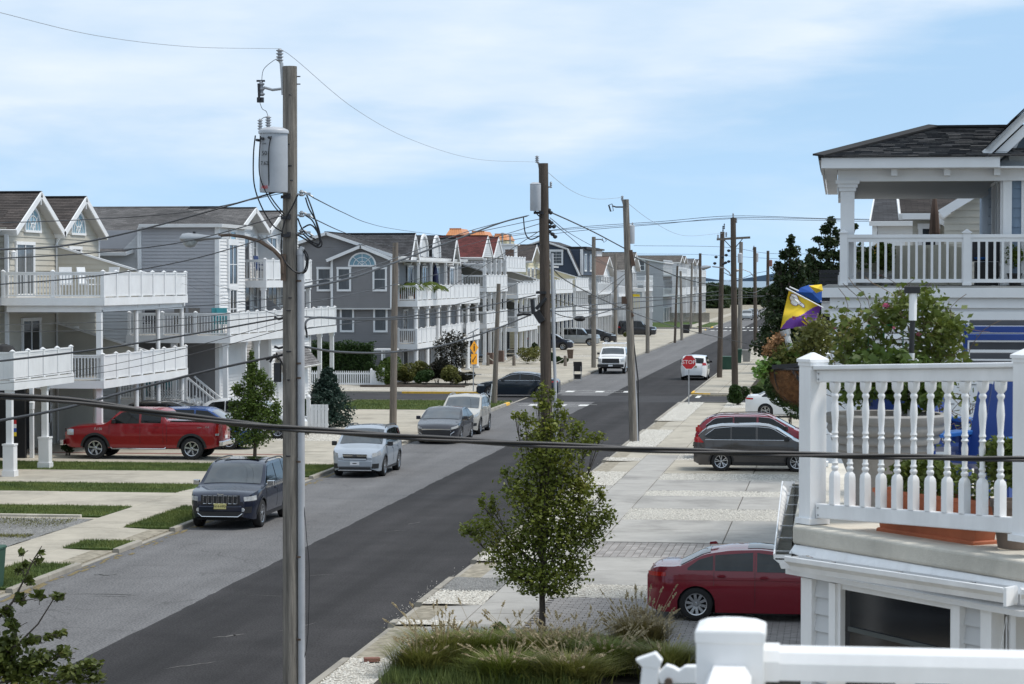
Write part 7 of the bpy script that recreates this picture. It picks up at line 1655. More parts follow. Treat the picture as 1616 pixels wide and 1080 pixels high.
# white saloon, mostly behind shrubs
def saloon(label,loc,rz,pm,L_=4.65,Ht=1.44,W_=1.8,group=None,name='parked_car',glass=None,spokes=5,twin=True,chrome_trim=False,k=0):
    h=L_/2
    top=[(-h,.90),(-h+.06,1.02),(-h+.2,1.08),(-h+.62,1.09),(-1.2,Ht-.1),(-.7,Ht-.02),(-.1,Ht),(.2,Ht-.03),(.5,Ht-.12),(1.15,.99),(1.4,.95),(h-.3,.83),(h-.1,.72),(h,.58)]
    return car(label,'car',loc,rz,pm,L_,W_,Ht,top,.96,(-L_*.29,L_*.315),.33,
        [(-1.52,-1.02,[(-1.52,1.04),(-1.3,1.20),(-1.02,1.28)],[(-9,1.0),(9,1.0)]),(-.98,-.24,[(-.98,1.29),(-.24,1.345)],[(-9,1.0),(9,.99)]),(-.16,.98,[(-.16,1.345),(.35,1.28),(.98,1.03)],[(-9,.99),(9,.97)])],
        (1.12,.45),(-h+.66,-1.08),clr=.17,roofk=.75,spokes=spokes,twin=twin,lines=((-.2,.3,1.3),((-1.0),.7,1.25),(1.0,.35,.95)),handles=((-.02,.87),(-.85,.89)),mirror=(.82,1.02,pm),glass=glass,chrome_trim=chrome_trim,
        lights=[(h-.5,h-.04,[(-9,.80),(9,.72)],[(-9,.70),(9,.62)])],tails=[(-h+.02,-h+.38,[(-9,.98),(-h+.38,.95)],[(-9,.84),(-h+.38,.87)])],group=group,name=name)
bm=saloon('deep red saloon reversed on the grey paver driveway',(-1.42,47.75,.1),0,paint('deep_red',(.20,.006,.018),.2),spokes=10,twin=False,group=dg,glass=mat('tinted_glass',(.02,.024,.025),.04,var=.6,scale=1.4,spec=.5))
t,hw,zt,topz,ps,pt=bm
mb=MB();mb.prism([(-.95,1.435),(-1.13,1.425),(-1.12,1.475),(-1.0,1.49)],1,-.03,.03);mb.build('aerial_fin',paint('deep_red',(0,0,0)),t);pt(-.35,.25,.8,.8,car_glass,'sunroof',.004)
mb=MB();[mb.tube([(x_,-s_*(-hw(x_,.80)-.003),.80+.02*sin(i*.2)) for i,x_ in enumerate([-1.9+.2*k for k in range(19)])],.008,4) for s_ in (-1,1)];mb.build('crease',paint('deep_red',(0,0,0)),t)
fbox(t,-2.325,-.26,.26,.62,.74,plate_w,'number_plate',.02,-1,0)
# the grey wagon gets its red vertical lamp, maroon too; white car at the shrubs
saloon('white saloon with red tail light half hidden by the dark shrub',(-2.2,117.5,.1),0,paint('white',(.7,.7,.7)),group=dg)
w_=wagon('white wagon parked beyond the stop sign with its back to the camera',(-9.72,163.6,0),pi/2,paint('white',(.7,.7,.7)),L_=4.6,Ht=1.66,name='parked_car',glass=car_glass,clad=None)
t=w_[0];w_[5](-2.16,-1.86,.9,.88,car_glass,'rear_window',.012);fbox(t,-2.3,-.22,.22,.86,.98,mat('plate_gold',(.35,.32,.2),.5),'number_plate',.02,-1,0);fbox(t,-2.3,-.5,.5,.28,.36,blackp,'bumper_trim',.02,-1)
# dark blue saloon crossing
pm=paint('petrol_blue',(.006,.016,.028),.5)
cr=saloon('dark petrol blue saloon with a driver turning across the side street',(-18.4,137.4,.004),pi,pm,L_=4.77,Ht=1.47,name='moving_car',chrome_trim=True)
mb=MB();t=cr[0]
# the driver
t=thing('person','driver in a dark top at the wheel of the petrol blue saloon','person',(-18.8,136.83,.5),pi)
mb=MB();mb.lathe([(.16,0),(.19,.2),(.2,.42),(.13,.52),(.055,.55),(.055,.6)],12);smooth_shade(mb.build('body',mat('shirt',(.05,.04,.05),.8),t));mb=MB();mb.lathe([(.04,0),(.085,.06),(.095,.13),(.08,.2),(.03,.24)],12,c=(.03,0,.59));smooth_shade(mb.build('head',mat('skin',(.42,.24,.16),.6),t));mb=MB();mb.lathe([(.1,.12),(.1,.2),(.05,.26),(.01,.265)],12,c=(.015,0,.59));mb.build('hair',mat('hair',(.03,.02,.015),.8),t)
mb=MB();mb.tube([(0,.2,.4),(.18,.26,.22),(.38,.22,.36)],[.05,.042,.035],8);mb.tube([(0,-.2,.4),(.18,-.22,.22),(.38,-.1,.36)],[.05,.042,.035],8);mb.build('arm',mat('skin',(.4,.2,.1)),t)
# others
wagon('royal blue wagon parked behind the tail of the red pickup',(-25.1,92.6,.1),0,paint('royal_blue',(.015,.07,.26),.4),Ht=1.66,group='cars behind the red pickup')
wagon('charcoal wagon with black roof rails beside the royal blue one',(-27.1,95.6,.1),0,paint('charcoal_car',(.03,.032,.036),.4),Ht=1.7,rails=(-1.7,.4,rim),group='cars behind the red pickup')
wagon('white wagon behind the street tree, only its roof showing',(-24.7,99.2,.1),0,paint('white',(.7,.7,.7)),Ht=1.68,group='cars behind the red pickup')
wagon('black boxy off road car parked side on in front of the navy house',(-23.6,281.5,.1),0,paint('black',(.015,.017,.022),.3),L_=4.5,Ht=1.86,W_=1.9,group='cars in the far left driveways',clad=.15,boxy=True)
wagon('silver off road car tucked between white columns',(-26.2,241,.1),0,paint('silver',(.33,.35,.36),.6),L_=4.4,Ht=1.8,group='cars in the far left driveways',boxy=True)
wagon('black car with its nose sticking out from the white columns',(-25.6,252,.1),0,paint('black',(.015,.017,.022)),L_=4.6,Ht=1.5,group='cars in the far left driveways')
wagon('small dark blue car deep under the white decks',(-27.2,226,.1),0,paint('dark_blue',(.015,.017,.022)),L_=4.4,Ht=1.6,group='cars in the far left driveways')
wagon('silver car coming down the far end of the street',(-15.3,402,0),D,paint('silver',(.33,.35,.36),.6),Ht=1.72,group='distant cars near the tree line');wagon('pale blue car behind the silver one at the far end',(-14.9,418,0),D,paint('ice_silver',(0,0,0)),Ht=1.72,group='distant cars near the tree line')
wagon('grey car parked far off beside the right hand poles',(-9.9,396,0),pi/2,paint('silver',(0,0,0)),group='distant cars near the tree line')
# ================================================================ trees and plants
def crown(t,Y,clusters,n,ls,lm,seed=0,depth=1.0,shell=.55,name='crown',flat=0):
    """clusters: (px, py, rx, ry) ellipses at depth Y given as photo measures, turned into round clumps of leaves"""
    r_=random.Random(seed);mb=MB();wts=[c[2]*c[3] for c in clusters];base=t.location
    s=(P(809,540,Y)-P(808,540,Y)).x
    cl=[]
    for c in clusters:
        dy=r_.uniform(-.3,.3)*c[2]*s*depth if len(clusters) > 3 else 0;cl.append((P(c[0],c[1],Y)+Vector((0,dy,0)),c[2]*s,c[3]*s))
    for i in range(n):
        c,rx,rz_=r_.choices(cl,wts)[0];d=Vector((r_.gauss(0,1),r_.gauss(0,1),r_.gauss(0,1))).normalized()*(shell+(1-shell)*r_.random())*r_.uniform(.8,1.12)
        p=c+Vector((d.x*rx,d.y*rx*depth,d.z*rz_))-base;leaf(mb,p,ls*r_.uniform(.6,1.35),r_)
    return mb.build(name,lm,t),cl
def limbs(t,cl,root,seed=1,r0=.05,tw=.012,sub=3):
    r_=random.Random(seed);mb=MB();base=t.location
    for c,rx,rz_ in cl:
        a=Vector(root)+Vector((0,0,r_.uniform(0,.35)*(c.z-root[2])));b=c-base;b.z -= rz_*.3
        m=(a+b)/2+Vector((0,0,-.08*(b-a).length));mb.tube([a,m,b],[r0*.7,r0*.4,tw],5)
        for k in range(sub):
            e=b+Vector((r_.uniform(-1,1)*rx,r_.uniform(-1,1)*rx,r_.uniform(.0,1.2)*rz_));st=m.lerp(b,r_.uniform(.3,1));mb.tube([st,(st+e)/2+Vector((0,0,.03)),e],[tw*.8,tw*.6,tw*.3],4)
    mb.build('branch',bark,t)
Yt=45.0;bx=P(855,1000,Yt)
t=thing('street_tree','bushy young pear tree in the planting bed, foreground centre','tree',(bx.x,Yt,.1))
cls=[(862,905,60,34),(820,905,40,26),(900,900,34,26),(800,868,44,34),(768,832,32,24),(745,838,16,12),(840,850,52,48),(890,850,50,48),(925,835,36,34),(953,812,18,22),(945,780,10,16),(855,800,56,46),(905,800,38,40),(826,768,38,36),(880,755,46,44),(915,765,24,26),(848,725,34,36),(885,712,42,32),(920,700,24,20),(942,690,12,10),(855,690,34,28),(830,662,18,14),(870,668,26,20),(905,676,18,16),(815,655,7,7),(858,640,14,14),(885,655,14,12),(782,800,9,22),(766,792,6,18),(868,620,8,14),(856,612,7,10),(850,625,11,9),(880,640,9,10),(800,745,9,10),(880,930,30,14),(845,930,26,12)]
cls=[(c[0]+(c[0]-858)*.05,c[1],c[2]*1.14,c[3]*1.1) for c in cls]
_,cl=crown(t,Yt,cls,18500,.072,leaf_pear,21,.95,.22)
mb=MB();mb.tube([(0,0,0),(.01,0,.4),(.0,.02,.8),(.03,0,1.5),(-.02,.02,2.4),(.03,0,3.4),(.05,0,4.2)],[.075,.06,.055,.045,.032,.018,.006],9);mb.build('trunk',bark,t);limbs(t,cl,(0,0,.75),3,.035,.009,4)
# near branches, lower left
Yn=22.0;bx=P(-60,1080,Yn);t=thing('street_tree','near tree whose leafy branch tips reach in at the lower left corner','tree',(bx.x,Yn,.1))
cls=[(20,1060,40,26),(60,1045,36,24),(100,1030,20,14),(140,1050,22,14),(110,1062,34,18),(15,1015,26,20),(50,1010,16,10),(20,985,16,12),(75,1005,12,8),(10,965,14,14),(30,945,12,10),(62,940,12,9),(90,942,14,8),(100,936,8,5),(45,915,10,10),(40,890,8,8),(60,885,8,7),(35,870,5,5),(66,872,5,6),(28,900,8,5),(5,1040,30,30),(-30,1020,40,50),(95,1001,12,6),(60,1072,50,14),(150,1070,18,10)]
_,cl=crown(t,Yn,cls,3000,.072,leaf_near,5,1,.1)
mb=MB();mb.tube([(0,0,-.1),(.02,0,1.2),(0,0,2.0),(-.05,0,3.2)],[.09,.07,.055,.03],9);mb.build('trunk',bark,t)
def tw_(pts,r0,m_=bark):
    mb=MB();k=len(pts);mb.tube([P(x,y,Yn)-t.location for x,y in pts],[r0*(1-.75*i/(k-1)) for i in range(k)],6);mb.build('branch',m_,t)
tw_([(-55,1010),(-10,985),(20,950),(38,915),(52,885),(66,862)],.016);tw_([(-55,1050),(-5,1040),(30,1015),(60,985),(85,945),(102,936)],.014);tw_([(-55,1085),(20,1075),(70,1045),(105,1030)],.016);tw_([(-50,1095),(60,1085),(120,1062),(160,1046)],.014);tw_([(30,1015),(60,1005),(100,1000)],.007);tw_([(20,950),(60,945),(95,940)],.006);tw_([(38,915),(36,890),(34,868)],.005)
for c,rx,rz_ in cl: mb=MB();a=c-t.location;[mb.tube([a+Vector((R.uniform(-.05,.02),0,-.05)),a+Vector((R.gauss(0,rx*.7),R.gauss(0,.05),R.gauss(0,rz_*.7)))],.004,4) for _ in range(4)];mb.build('twig',bark,t)
# left street tree
Y_=86.5;bx=P(402,724,Y_);t=thing('street_tree','slim green street tree standing in the concrete between the blue wagon and the pickup','tree',(bx.x,Y_,.1))
cls=[(400,690,36,18),(372,670,16,18),(385,655,30,26),(420,660,28,26),(436,645,10,18),(400,630,28,26),(425,615,14,22),(398,600,18,22),(376,615,12,14),(398,578,10,16),(397,562,5,12),(368,638,9,9),(434,668,12,12),(412,596,12,16)]
_,cl=crown(t,Y_,cls,9500,.10,leaf_green,7,.9,.3);mb=MB();mb.tube([(0,0,-.02),(.02,0,.9),(0,0,2),(0,0,3.4)],[.075,.06,.04,.01],8);mb.build('trunk',bark,t);limbs(t,cl,(0,0,.6),9,.03,.01,2)
def evergreen(label,px,ybase,ytop,halfw,Y,n,ls,lm,seed,name='conifer',gaps=.3,lean=0,zb=.1):
    b=P(px,ybase,Y);t=thing(name,label,'tree',(b.x,Y,min(b.z,zb)));top=P(px,ytop,Y).z;Hh=top-t.location.z
    s=(P(809,540,Y)-P(808,540,Y)).x;w_=halfw*s;r_=random.Random(seed);mb=MB();br=MB();k=44
    for i in range(k):
        f=(i+.5)/k;z=Hh*(.06+.93*f**.95);rad=w_*(1-f)**.55*r_.uniform(.62,1.15);a=i*2.4+r_.uniform(-.4,.4);tip=Vector((cos(a)*rad,sin(a)*rad,z+.10*rad))
        br.tube([(0,0,z-.1*rad),tip],[.02*Hh/4,.006],4)
        m_=n//k
        for j in range(m_):
            g=r_.random()**.55;p=Vector((0,0,z)).lerp(tip,g)+Vector((r_.gauss(0,1),r_.gauss(0,1),r_.gauss(0,.9)))*rad*.19*(1.25-.5*g)+Vector((0,0,.06*Hh*r_.random()*(1-g)))
            leaf(mb,p,ls*r_.uniform(.6,1.3),r_,.5)
    mb.build('crown',lm,t);br.build('branch',bark,t);q=MB();q.tube([(0,0,0),(0,0,Hh*.95)],[.035*Hh/3+.02,.01],8);q.build('trunk',bark,t);return t
evergreen('blue green spruce beside the picket post, left of the street pole',518,678,582,42,106.5,15000,.11,leaf_spruce,3)
def cedar(label,px,Y,cls,n,seed):
    b=P(px,600,Y);t=thing('conifer',label,'tree',(b.x,Y,.1));_,cl=crown(t,Y,cls,n,.24,leaf_conifer,seed,.9,.15);limbs(t,cl,(0,0,2.2),seed,.12,.03,3);q=MB();q.tube([(0,0,0),(0,0,cls[0][1] and P(px,cls[0][1]+12,Y).z)],[.22,.03],8);q.build('trunk',bark,t)
cedar('tall ragged dark cedar left of the porch house',1245,150,[(1248,380,7,12),(1252,398,12,11),(1238,402,10,9),(1230,424,13,10),(1253,420,18,13),(1238,441,22,13),(1264,440,10,12),(1222,458,15,9),(1252,462,24,14),(1232,480,24,13),(1268,482,16,13),(1222,505,17,12),(1250,508,28,18),(1230,535,24,16),(1262,540,26,20),(1245,565,30,20),(1228,415,6,4),(1270,458,8,5),(1212,470,8,5)],9500,5)
cedar('tallest dark cedar with open branches touching the porch column',1306,158,[(1311,349,8,9),(1303,362,10,9),(1319,366,9,8),(1292,378,12,6),(1310,383,17,10),(1328,380,8,7),(1283,396,11,6),(1303,402,20,9),(1325,404,12,10),(1290,420,22,9),(1314,424,20,12),(1278,412,8,5),(1296,444,24,14),(1318,450,20,16),(1290,472,22,16),(1312,482,26,20),(1350,358,5,6),(1295,510,30,24)],9500,8)
evergreen('lower dark cedar behind the two tall ones',1278,600,405,56,172,9000,.3,leaf_conifer,12);evergreen('dark cedar at the roadside whose skirt hides the far pavement',1232,560,425,40,190,8000,.3,leaf_conifer,14)
evergreen('dark evergreen behind the flags',1290,640,465,40,120,4500,.22,leaf_conifer,17)
def shrub(label,px,py,w_,h_,Y,n,ls,lm,seed,name='shrub',trunk=False,cat='shrub'):
    """centre px, base py"""
    b=P(px,py,Y);t=thing(name,label,cat,(b.x,Y,.08));s=(P(809,540,Y)-P(808,540,Y)).x
    bush_mesh(w_*s/2*.75,w_*s/2*.7,h_*s/2*.85,n,ls,seed,.02,9).build('foliage',lm,t)
    mb=MB();r_=random.Random(seed)
    for i in range(7): mb.tube([(r_.uniform(-.1,.1),r_.uniform(-.1,.1),-.02),(r_.uniform(-1,1)*w_*s*.28,r_.uniform(-1,1)*w_*s*.2,h_*s*.7)],[.02,.006],4)
    mb.build('stem',bark,t);return t
shrub('dark purplish shrub at the foot of the porch stairs',333,645,44,38,100.3,2600,.10,leaf_purple,3)
shrub('clipped round dark shrub beside the garage front',481,655,14,38,112,900,.08,leaf_hedge,5)
shrub('low green shrub in front of the picket post',484,690,22,14,101,500,.07,leaf_green,6)
shrub('dark potted evergreen under the tan deck',107,712,30,34,87.8,1400,.08,leaf_hedge,6)
# hedge behind the picket fence
a,b=P(478,600,150.5),P(597,600,150.5);t=thing('hedge','tall dark clipped hedge behind the white picket fence','hedge',((a.x+b.x)/2,150.5,.08));mb=MB();r_=random.Random(2);hw2=(b.x-a.x)/2
for i in range(7500):
    z=r_.random()**.8*2.75;x=r_.uniform(-1,1)*(hw2-.1*z+.12*sin(z*5+i));leaf(mb,(x,r_.choice((-.55,-.5,r_.uniform(-.5,.5)))+r_.gauss(0,.07),z*(1+.03*sin(x*3))),.13,r_)
mb.build('foliage',leaf_hedge,t);mb=MB();mb.box((-hw2+.3,-.35,0),(hw2-.4,.35,2.5));mb.build('stems',mat('hedge_core',(.012,.022,.008),.95),t)
# planting bed in front of the slate house
for i,(lb,px,py,w_,h_,Y,lm,ls) in enumerate((
    ('bright green bush beside the trellis arch',611,610,30,32,148,leaf_green,.12),('dark green bush left of the trellis arch post',590,600,22,26,150,leaf_hedge,.12),('olive bush right of the trellis arch',640,606,26,24,150,leaf_oliv,.11),('yellow green grassy bush in the corner bed',662,606,30,26,151,leaf_oliv,.11),
    ('dark bush in the middle of the corner bed',670,608,24,18,148,leaf_hedge,.11),('reddish olive bush at the columns',690,602,28,28,152,leaf_purple,.11),('grassy tuft at the right end of the corner bed',712,608,26,22,149,leaf_oliv,.10),('red brown low bush closing the corner bed',733,606,26,16,150,leaf_purple,.1))):
    shrub(lb,px,py,w_*1.8,h_*1.6,Y,3600,ls*1.2,lm,30+i)
t=thing('tree','dark multi stemmed crape tree before the white columns','tree',(P(712,600,151).x,151,.08))
_,cl=crown(t,151,[(700,560,16,22),(722,555,18,24),(712,535,20,18),(692,545,10,14),(730,540,12,16),(708,575,16,10),(726,574,10,9)],1900,.15,leaf_purple,3,.9,.3);limbs(t,cl,(0,0,.1),5,.06,.02,1)
b_=MB();b_.box((-29.6,146.6,.05),(-23.0,146.85,.22));o=b_.build('bed_edging',mat('timber_edging',(.10,.075,.06),.9,var=.3),None);tag(o,'low dark timber edging round the corner planting bed','edging')
b_=MB();b_.box((-29.6,146.9,.05),(-23.2,152,.14));o=b_.build('mulch',soil,None,kind='stuff')
# bushes along the chain fence and far driveways
for i,(lb,px,py,w_,h_,Y) in enumerate((('large yellow green grass clump behind the rope fence',832,578,66,34,188),('smaller green bush at the end of the rope fence',880,578,24,13,188),('round green bush hugging the tall dark pole',868,574,14,18,192),('lone yellowish bush on the gravel far up the left side',986,533,10,9,277),('small green bush by the far fence',893,571,10,8,192))):
    shrub(lb,px,py,w_,h_,Y,1300,.16,leaf_oliv if i in (0,3) else leaf_hedge,50+i)
shrub('dark evergreen bush inside the white columned porch',843,560,18,32,200,1200,.16,leaf_conifer,61)
# hedge and big dark shrub near the stop sign
shrub('clipped green hedge block beyond the right hand pavement',1166,644,46,38,128,3600,.12,leaf_hedge,71,cat='hedge',name='hedge');shrub('smaller green hedge block behind the clipped one',1196,634,30,24,134,1900,.12,leaf_hedge,72,cat='hedge',name='hedge')
shrub('big dark shrub between the white saloon and the deck post',1246,668,128,112,108,12000,.11,leaf_hedge,73);shrub('dark weed clump at the tail of the grey brown wagon',1100,700,14,26,91,500,.08,leaf_hedge,74)
shrub('tiny dark green bush by the far right pavement',1107+87,527,18,12,235,500,.2,leaf_hedge,75)
# palms on the slate house deck
for px,py,Y,h_,lb in ((656,458,156,2.9,'potted palm with arching fronds on the upper deck of the slate house'),(628,452,154,2.4,'second potted palm behind the wooden street pole'),(680,462,160,1.9,'short palm beside the folded navy umbrella')):
    b=P(px,py,Y);t=thing('potted_palm',lb,'plant',(P(px,py,Y).x,Y,5.42));mb=MB();r_=random.Random(int(px))
    for k in range(11):
        a_=k*2.4;L_=h_*r_.uniform(.6,1.0);pts=[Vector((cos(a_)*L_*.75*f,sin(a_)*L_*.75*f,.5+L_*1.1*f-1.0*L_*f*f)) for f in (0,.25,.5,.75,1)]
        mb.tube(pts,.012,4)
        for f in range(22):
            q=f/22*3.99;i_=int(q);p=pts[i_].lerp(pts[i_+1],q-i_);d=Vector((-sin(a_),cos(a_),0));
            for s_ in (-1,1): mb.quad(p,p+d*s_*.12+Vector((0,0,-.10)),p+d*s_*.26+Vector((cos(a_)*.08,sin(a_)*.08,-.20)),p+Vector((cos(a_)*.04,sin(a_)*.04,0)))
    mb.build('frond',leaf_palm,t);mb=MB();mb.lathe([(.14,0),(.2,.4),(.2,.42)],12);mb.build('pot',terracotta,t);mb=MB();mb.tube([(0,0,.3),(0,0,.6)],.05,7);mb.build('trunk',bark,t)
# ornamental grasses at the bottom
def tuft(mb,c,n,h_,spread,r_,w_=.011,droop=.6):
    for i in range(n):
        a_=r_.uniform(0,2*pi);rr=abs(r_.gauss(0,1))*spread*.22;o=Vector((cos(a_)*rr,sin(a_)*rr,0));a2=a_+r_.uniform(-.6,.6);L_=h_*r_.uniform(.6,1.1);out_=r_.uniform(.1,1)*spread*.8
        pts=[Vector(c)+o+Vector((cos(a2)*out_*f**1.8,sin(a2)*out_*f**1.8,L_*(f-droop*.45*f*f*f))) for f in (0,.35,.7,1)];q=Vector((-sin(a2),cos(a2),0))*w_
        for k,(p0,p1) in enumerate(zip(pts,pts[1:])): s0,s1=(1,.85,.5)[k],(.85,.5,.08)[k];mb.quad(p0-q*s0,p0+q*s0,p1+q*s1,p1-q*s1)
def gclump(label,px,py,Y,n,h_,spread,seed,plumes,lm=grass_orn,pc=plume_m):
    b=P(px,py,Y);t=thing('ornamental_grass',label,'grass clump',(b.x,Y,.1));r_=random.Random(seed);mb=MB();tuft(mb,(0,0,0),n,h_,spread,r_);mb.build('blades',lm,t)
    mb=MB();st=MB()
    for i in range(plumes):
        a_=r_.uniform(0,2*pi);o=r_.uniform(.1,1)*spread;L_=h_*(r_.uniform(1.0,1.5) if i%4 == 0 else r_.uniform(.7,1.05));tip=Vector((cos(a_)*o,sin(a_)*o,L_));b0=Vector((cos(a_)*.1,sin(a_)*.1,0));m_=b0.lerp(tip,.55)+Vector((0,0,.12))
        st.tube([b0,m_,tip],.0035,3,False);d=(tip-m_).normalized();pl=.13
        for k in range(16):
            f=k/16;p=tip-d*pl*(1-f);leaf(mb,p+Vector((r_.gauss(0,.008),r_.gauss(0,.008),0)),.06*(1-abs(f-.4)),r_,1)
    mb.build('plume',pc,t,kind='stuff');st.build('stalk',plume_m,t);return t
grass_gr=leafm('grass_green',(.085,.12,.018),(.16,.19,.035),(.25,.23,.07),1.6)
gclump('fountain grass with long nodding plumes at the bottom left of the bed',700,1078,40.6,2000,.82,1.15,1,55);gclump('green fountain grass under the plumes',765,1078,40.9,2000,.78,1.0,2,22,grass_gr);gclump('dense olive grass in the middle of the bed',840,1070,41.2,2300,.68,1.05,3,50);gclump('feathery tan grass below the tree trunk',905,1062,41.6,2300,.62,1.0,4,60)
gclump('tall straw coloured grass at the right of the bed',1010,1060,42.4,2600,.85,.8,5,110,lm=leafm('grass_straw',(.16,.14,.035),(.30,.24,.09),(.38,.31,.15),4));gclump('dark green grass behind the near clamp',960,1078,40.6,2000,.7,1.0,6,30,grass_gr);gclump('low grass tuft at the left edge of the bed',665,1080,39.8,1600,.66,.9,8,22);gclump('dark green grass spilling over the bottom edge',800,1080,39.4,2000,.62,1.1,9,40,grass_gr);gclump('olive grass spilling over the bottom edge beside the clamp',900,1080,39.3,2000,.62,1.1,10,50);gclump('grass hidden partly by the near post',1050,1080,40.2,2000,.7,1.0,11,12)
shrub('small leafy green plant with yellow flowers in the grass bed',790,1008+30,36,34,43.6,500,.09,leaf_green,81,name='flowering_plant',cat='plant')
turf(-7.5,-4.2,38.6,42.6,800,h=.30)
b_=MB();b_.box((-7.6,38.5,.05),(-3.9,44.6,.13));b_.build('planting_bed',soil,None,kind='structure')
o=MB();o.box((-.14,-.07,0),(.14,.07,.07),.01);o=o.build('brick',paver_red,None,loc=G(587,1044));tag(o,'loose red brick lying on the white gravel at the bottom','brick');o.rotation_euler[2]=.3
# far woods between the street end and the water
def woods(label,Y,px0,px1,hmin,hmax,n,seed,ls):
    r_=random.Random(seed);mb=MB();a,b=P(px0,450,Y).x,P(px1,450,Y).x;ph=[r_.uniform(0,6) for _ in range(5)]
    for i in range(n):
        x=r_.uniform(a,b);f=(sin(x*.11+ph[0])+sin(x*.27+ph[1])*.6+sin(x*.63+ph[2])*.4+2)/4;top=hmin+(hmax-hmin)*max(0,min(1,f));z=top*r_.random()**.5;leaf(mb,(x,Y+r_.uniform(-8,8)*(1-z/hmax*.4),z),ls*r_.uniform(.6,1.3),r_)
    o=mb.build('trees',leaf_conifer,None,kind='stuff');q=MB();q.box((a,Y+4,0),(b,Y+6,hmin*.7));q.build('thicket',mat('thicket',(.014,.022,.010),.95),o)
woods('',640,1085,1330,3.2,6.4,9000,3,1.5);woods('',800,900,1700,3.0,6.2,9000,4,2.0);woods('',560,1085,1150,2.6,5.2,2500,8,1.2)
for i,(px,py,h_) in enumerate(((1119,457,6.4),(1139,455,6.6),(1168,462,5.8),(1205,448,7.5))): shrub(('round topped dark tree left of the twin poles','dark tree between far poles','low dark tree behind the middle poles','dark tree left of the cedars')[i],px,480,26,30,600,700,1.2,leaf_conifer,90+i,name='tree',cat='tree')
# far coast on the horizon
mb=MB()
for x0,x1,h_ in ((-2600,-900,30),(-900,-420,22),(-420,500,36)): mb.prism([(x0,-1),(x1,-1),(x1-150,h_),(x0+180,h_*.8)],1,9000,9200)
mb.build('hills',mat('far_coast',(.10,.14,.19),.9),None,kind='structure')
# ================================================================ poles, lines, signs
def pole(label,px,Y,ytop,r0,r1,m_,z0=0.05,pxb=None,name='utility_pole'):
    tp=P(px,ytop,Y);b=P(pxb if pxb is not None else px,540,Y);t=thing(name,label,'utility pole',(b.x,Y,z0));H_=tp.z-z0;L_=tp.x-b.x;mb=MB();k=9
    mb.tube([(L_*i/k,0,H_*i/k) for i in range(k+1)],[r0+(r1-r0)*i/k for i in range(k+1)],14);o=mb.build('pole',m_,t);smooth_shade(o,50);t['h']=H_;del t['h']
    return t,H_,tp
SYM={}
def stack(mb,c,r,h,n,ax=(0,0,1)):
    """ribbed insulator"""
    pr_=[]
    for i in range(n): z=h*i/n;pr_ += [(r*.55,z),(r,z+h/n*.35),(r*.95,z+h/n*.5),(r*.55,z+h/n*.6)]
    pr_.append((r*.4,h));m0=len(mb.v);mb.lathe(pr_,10);q=Vector(ax).normalized().to_track_quat('Z','Y')
    for i in range(m0,len(mb.v)): mb.v[i]=tuple(q @ Vector(mb.v[i])+Vector(c))
t1,H1,_=pole('tall near wooden pole with grey transformer and street light, left of centre',457.5,37,105,.128,.112,wood_g,.05)
b1=t1.location
def L1(px,py,dy=0): return P(px,py,37+dy)-b1
mb=MB();mb.tube([L1(447,150),L1(446,120),L1(444,100),L1(441,95)],[.03,.035,.03,.03],8);mb.tube([L1(447,140),L1(430,142),L1(416,138)],.022,7);mb.build('bracket',metal_g,t1)
mb=MB();stack(mb,L1(441.5,97),.062,.2,4);mb.build('insulator',ceramic,t1)
mb=MB();stack(mb,L1(413,152),.055,.24,3,(-.04,0,1));mb.build('cutout',ceramic,t1);mb=MB();mb.tube([L1(408,132,-.05),L1(409,158,-.05)],.02,7);mb.obox(L1(411,158),.1,.07,.08);mb.beam(L1(405,128),L1(418,128),.03,.03);mb.build('fuse_holder',metal_d,t1)
tc_=L1(432,304,-.30);Ht_=(L1(432,210).z-tc_.z);r_t=.232
t=thing('transformer','grey cylindrical transformer can marked 50 on the near pole','transformer',tuple(b1+tc_))
mb=MB();mb.lathe([(r_t*.92,0),(r_t*.95,.03),(r_t*.95,Ht_-.03),(r_t*1.03,Ht_-.03),(r_t*1.03,Ht_+.01),(r_t*.97,Ht_+.03),(r_t*.6,Ht_+.065),(.01,Ht_+.08)],32);smooth_shade(mb.build('tank',xf_m,t),35)
mb=MB();mb.obox((.10,.22,Ht_*.85),.16,.2,.06);mb.obox((.10,.22,Ht_*.2),.16,.2,.06);mb.build('mount',metal_g,t)
mb=MB();stack(mb,(-.21,-.02,Ht_+.03),.045,.17,4);mb.build('bushing',ceramic,t);mb=MB();stack(mb,(-.09,.02,Ht_+.05),.052,.2,5);mb.build('bushing',ceramic,t)
for dx,dz in ((-.2,.14),(-.12,.12),(0,.11)): mb=MB();y_=-sqrt(max(0,r_t**2-dx**2));mb.tube([(dx,y_+.02,Ht_-dz),(dx*1.1,y_-.09,Ht_-dz)],.022,7);mb.build('terminal',metal_d,t)
for s_,zz_,sz,m_ in (('50',.60,.10,black_s),('7.62',.445,.085,black_s),('KVA',.75,.035,black_s),('ABB',.075,.07,red_s)):
    x_=-.095;text_on(t,s_,sz,m_,(x_,-sqrt(r_t**2*.905-x_**2)-.022,zz_),(pi/2,0,-.36),'lettering',.001)
def cable(t_,pts,r=.009,name='cable',m_=rubber,off=None):
    """smooth tube through points"""
    p=[Vector(q) for q in pts];out=[]
    for i in range(len(p)-1):
        p0,p1,p2,p3=p[max(i-1,0)],p[i],p[i+1],p[min(i+2,len(p)-1)]
        for k in range(6):
            f=k/6;out.append(.5*((2*p1)+(p2-p0)*f+(2*p0-5*p1+4*p2-p3)*f*f+(3*p1-p0-3*p2+p3)*f**3))
    out.append(p[-1]);mb=MB();mb.tube(out,r,6);return smooth_shade(mb.build(name,m_,t_),80)
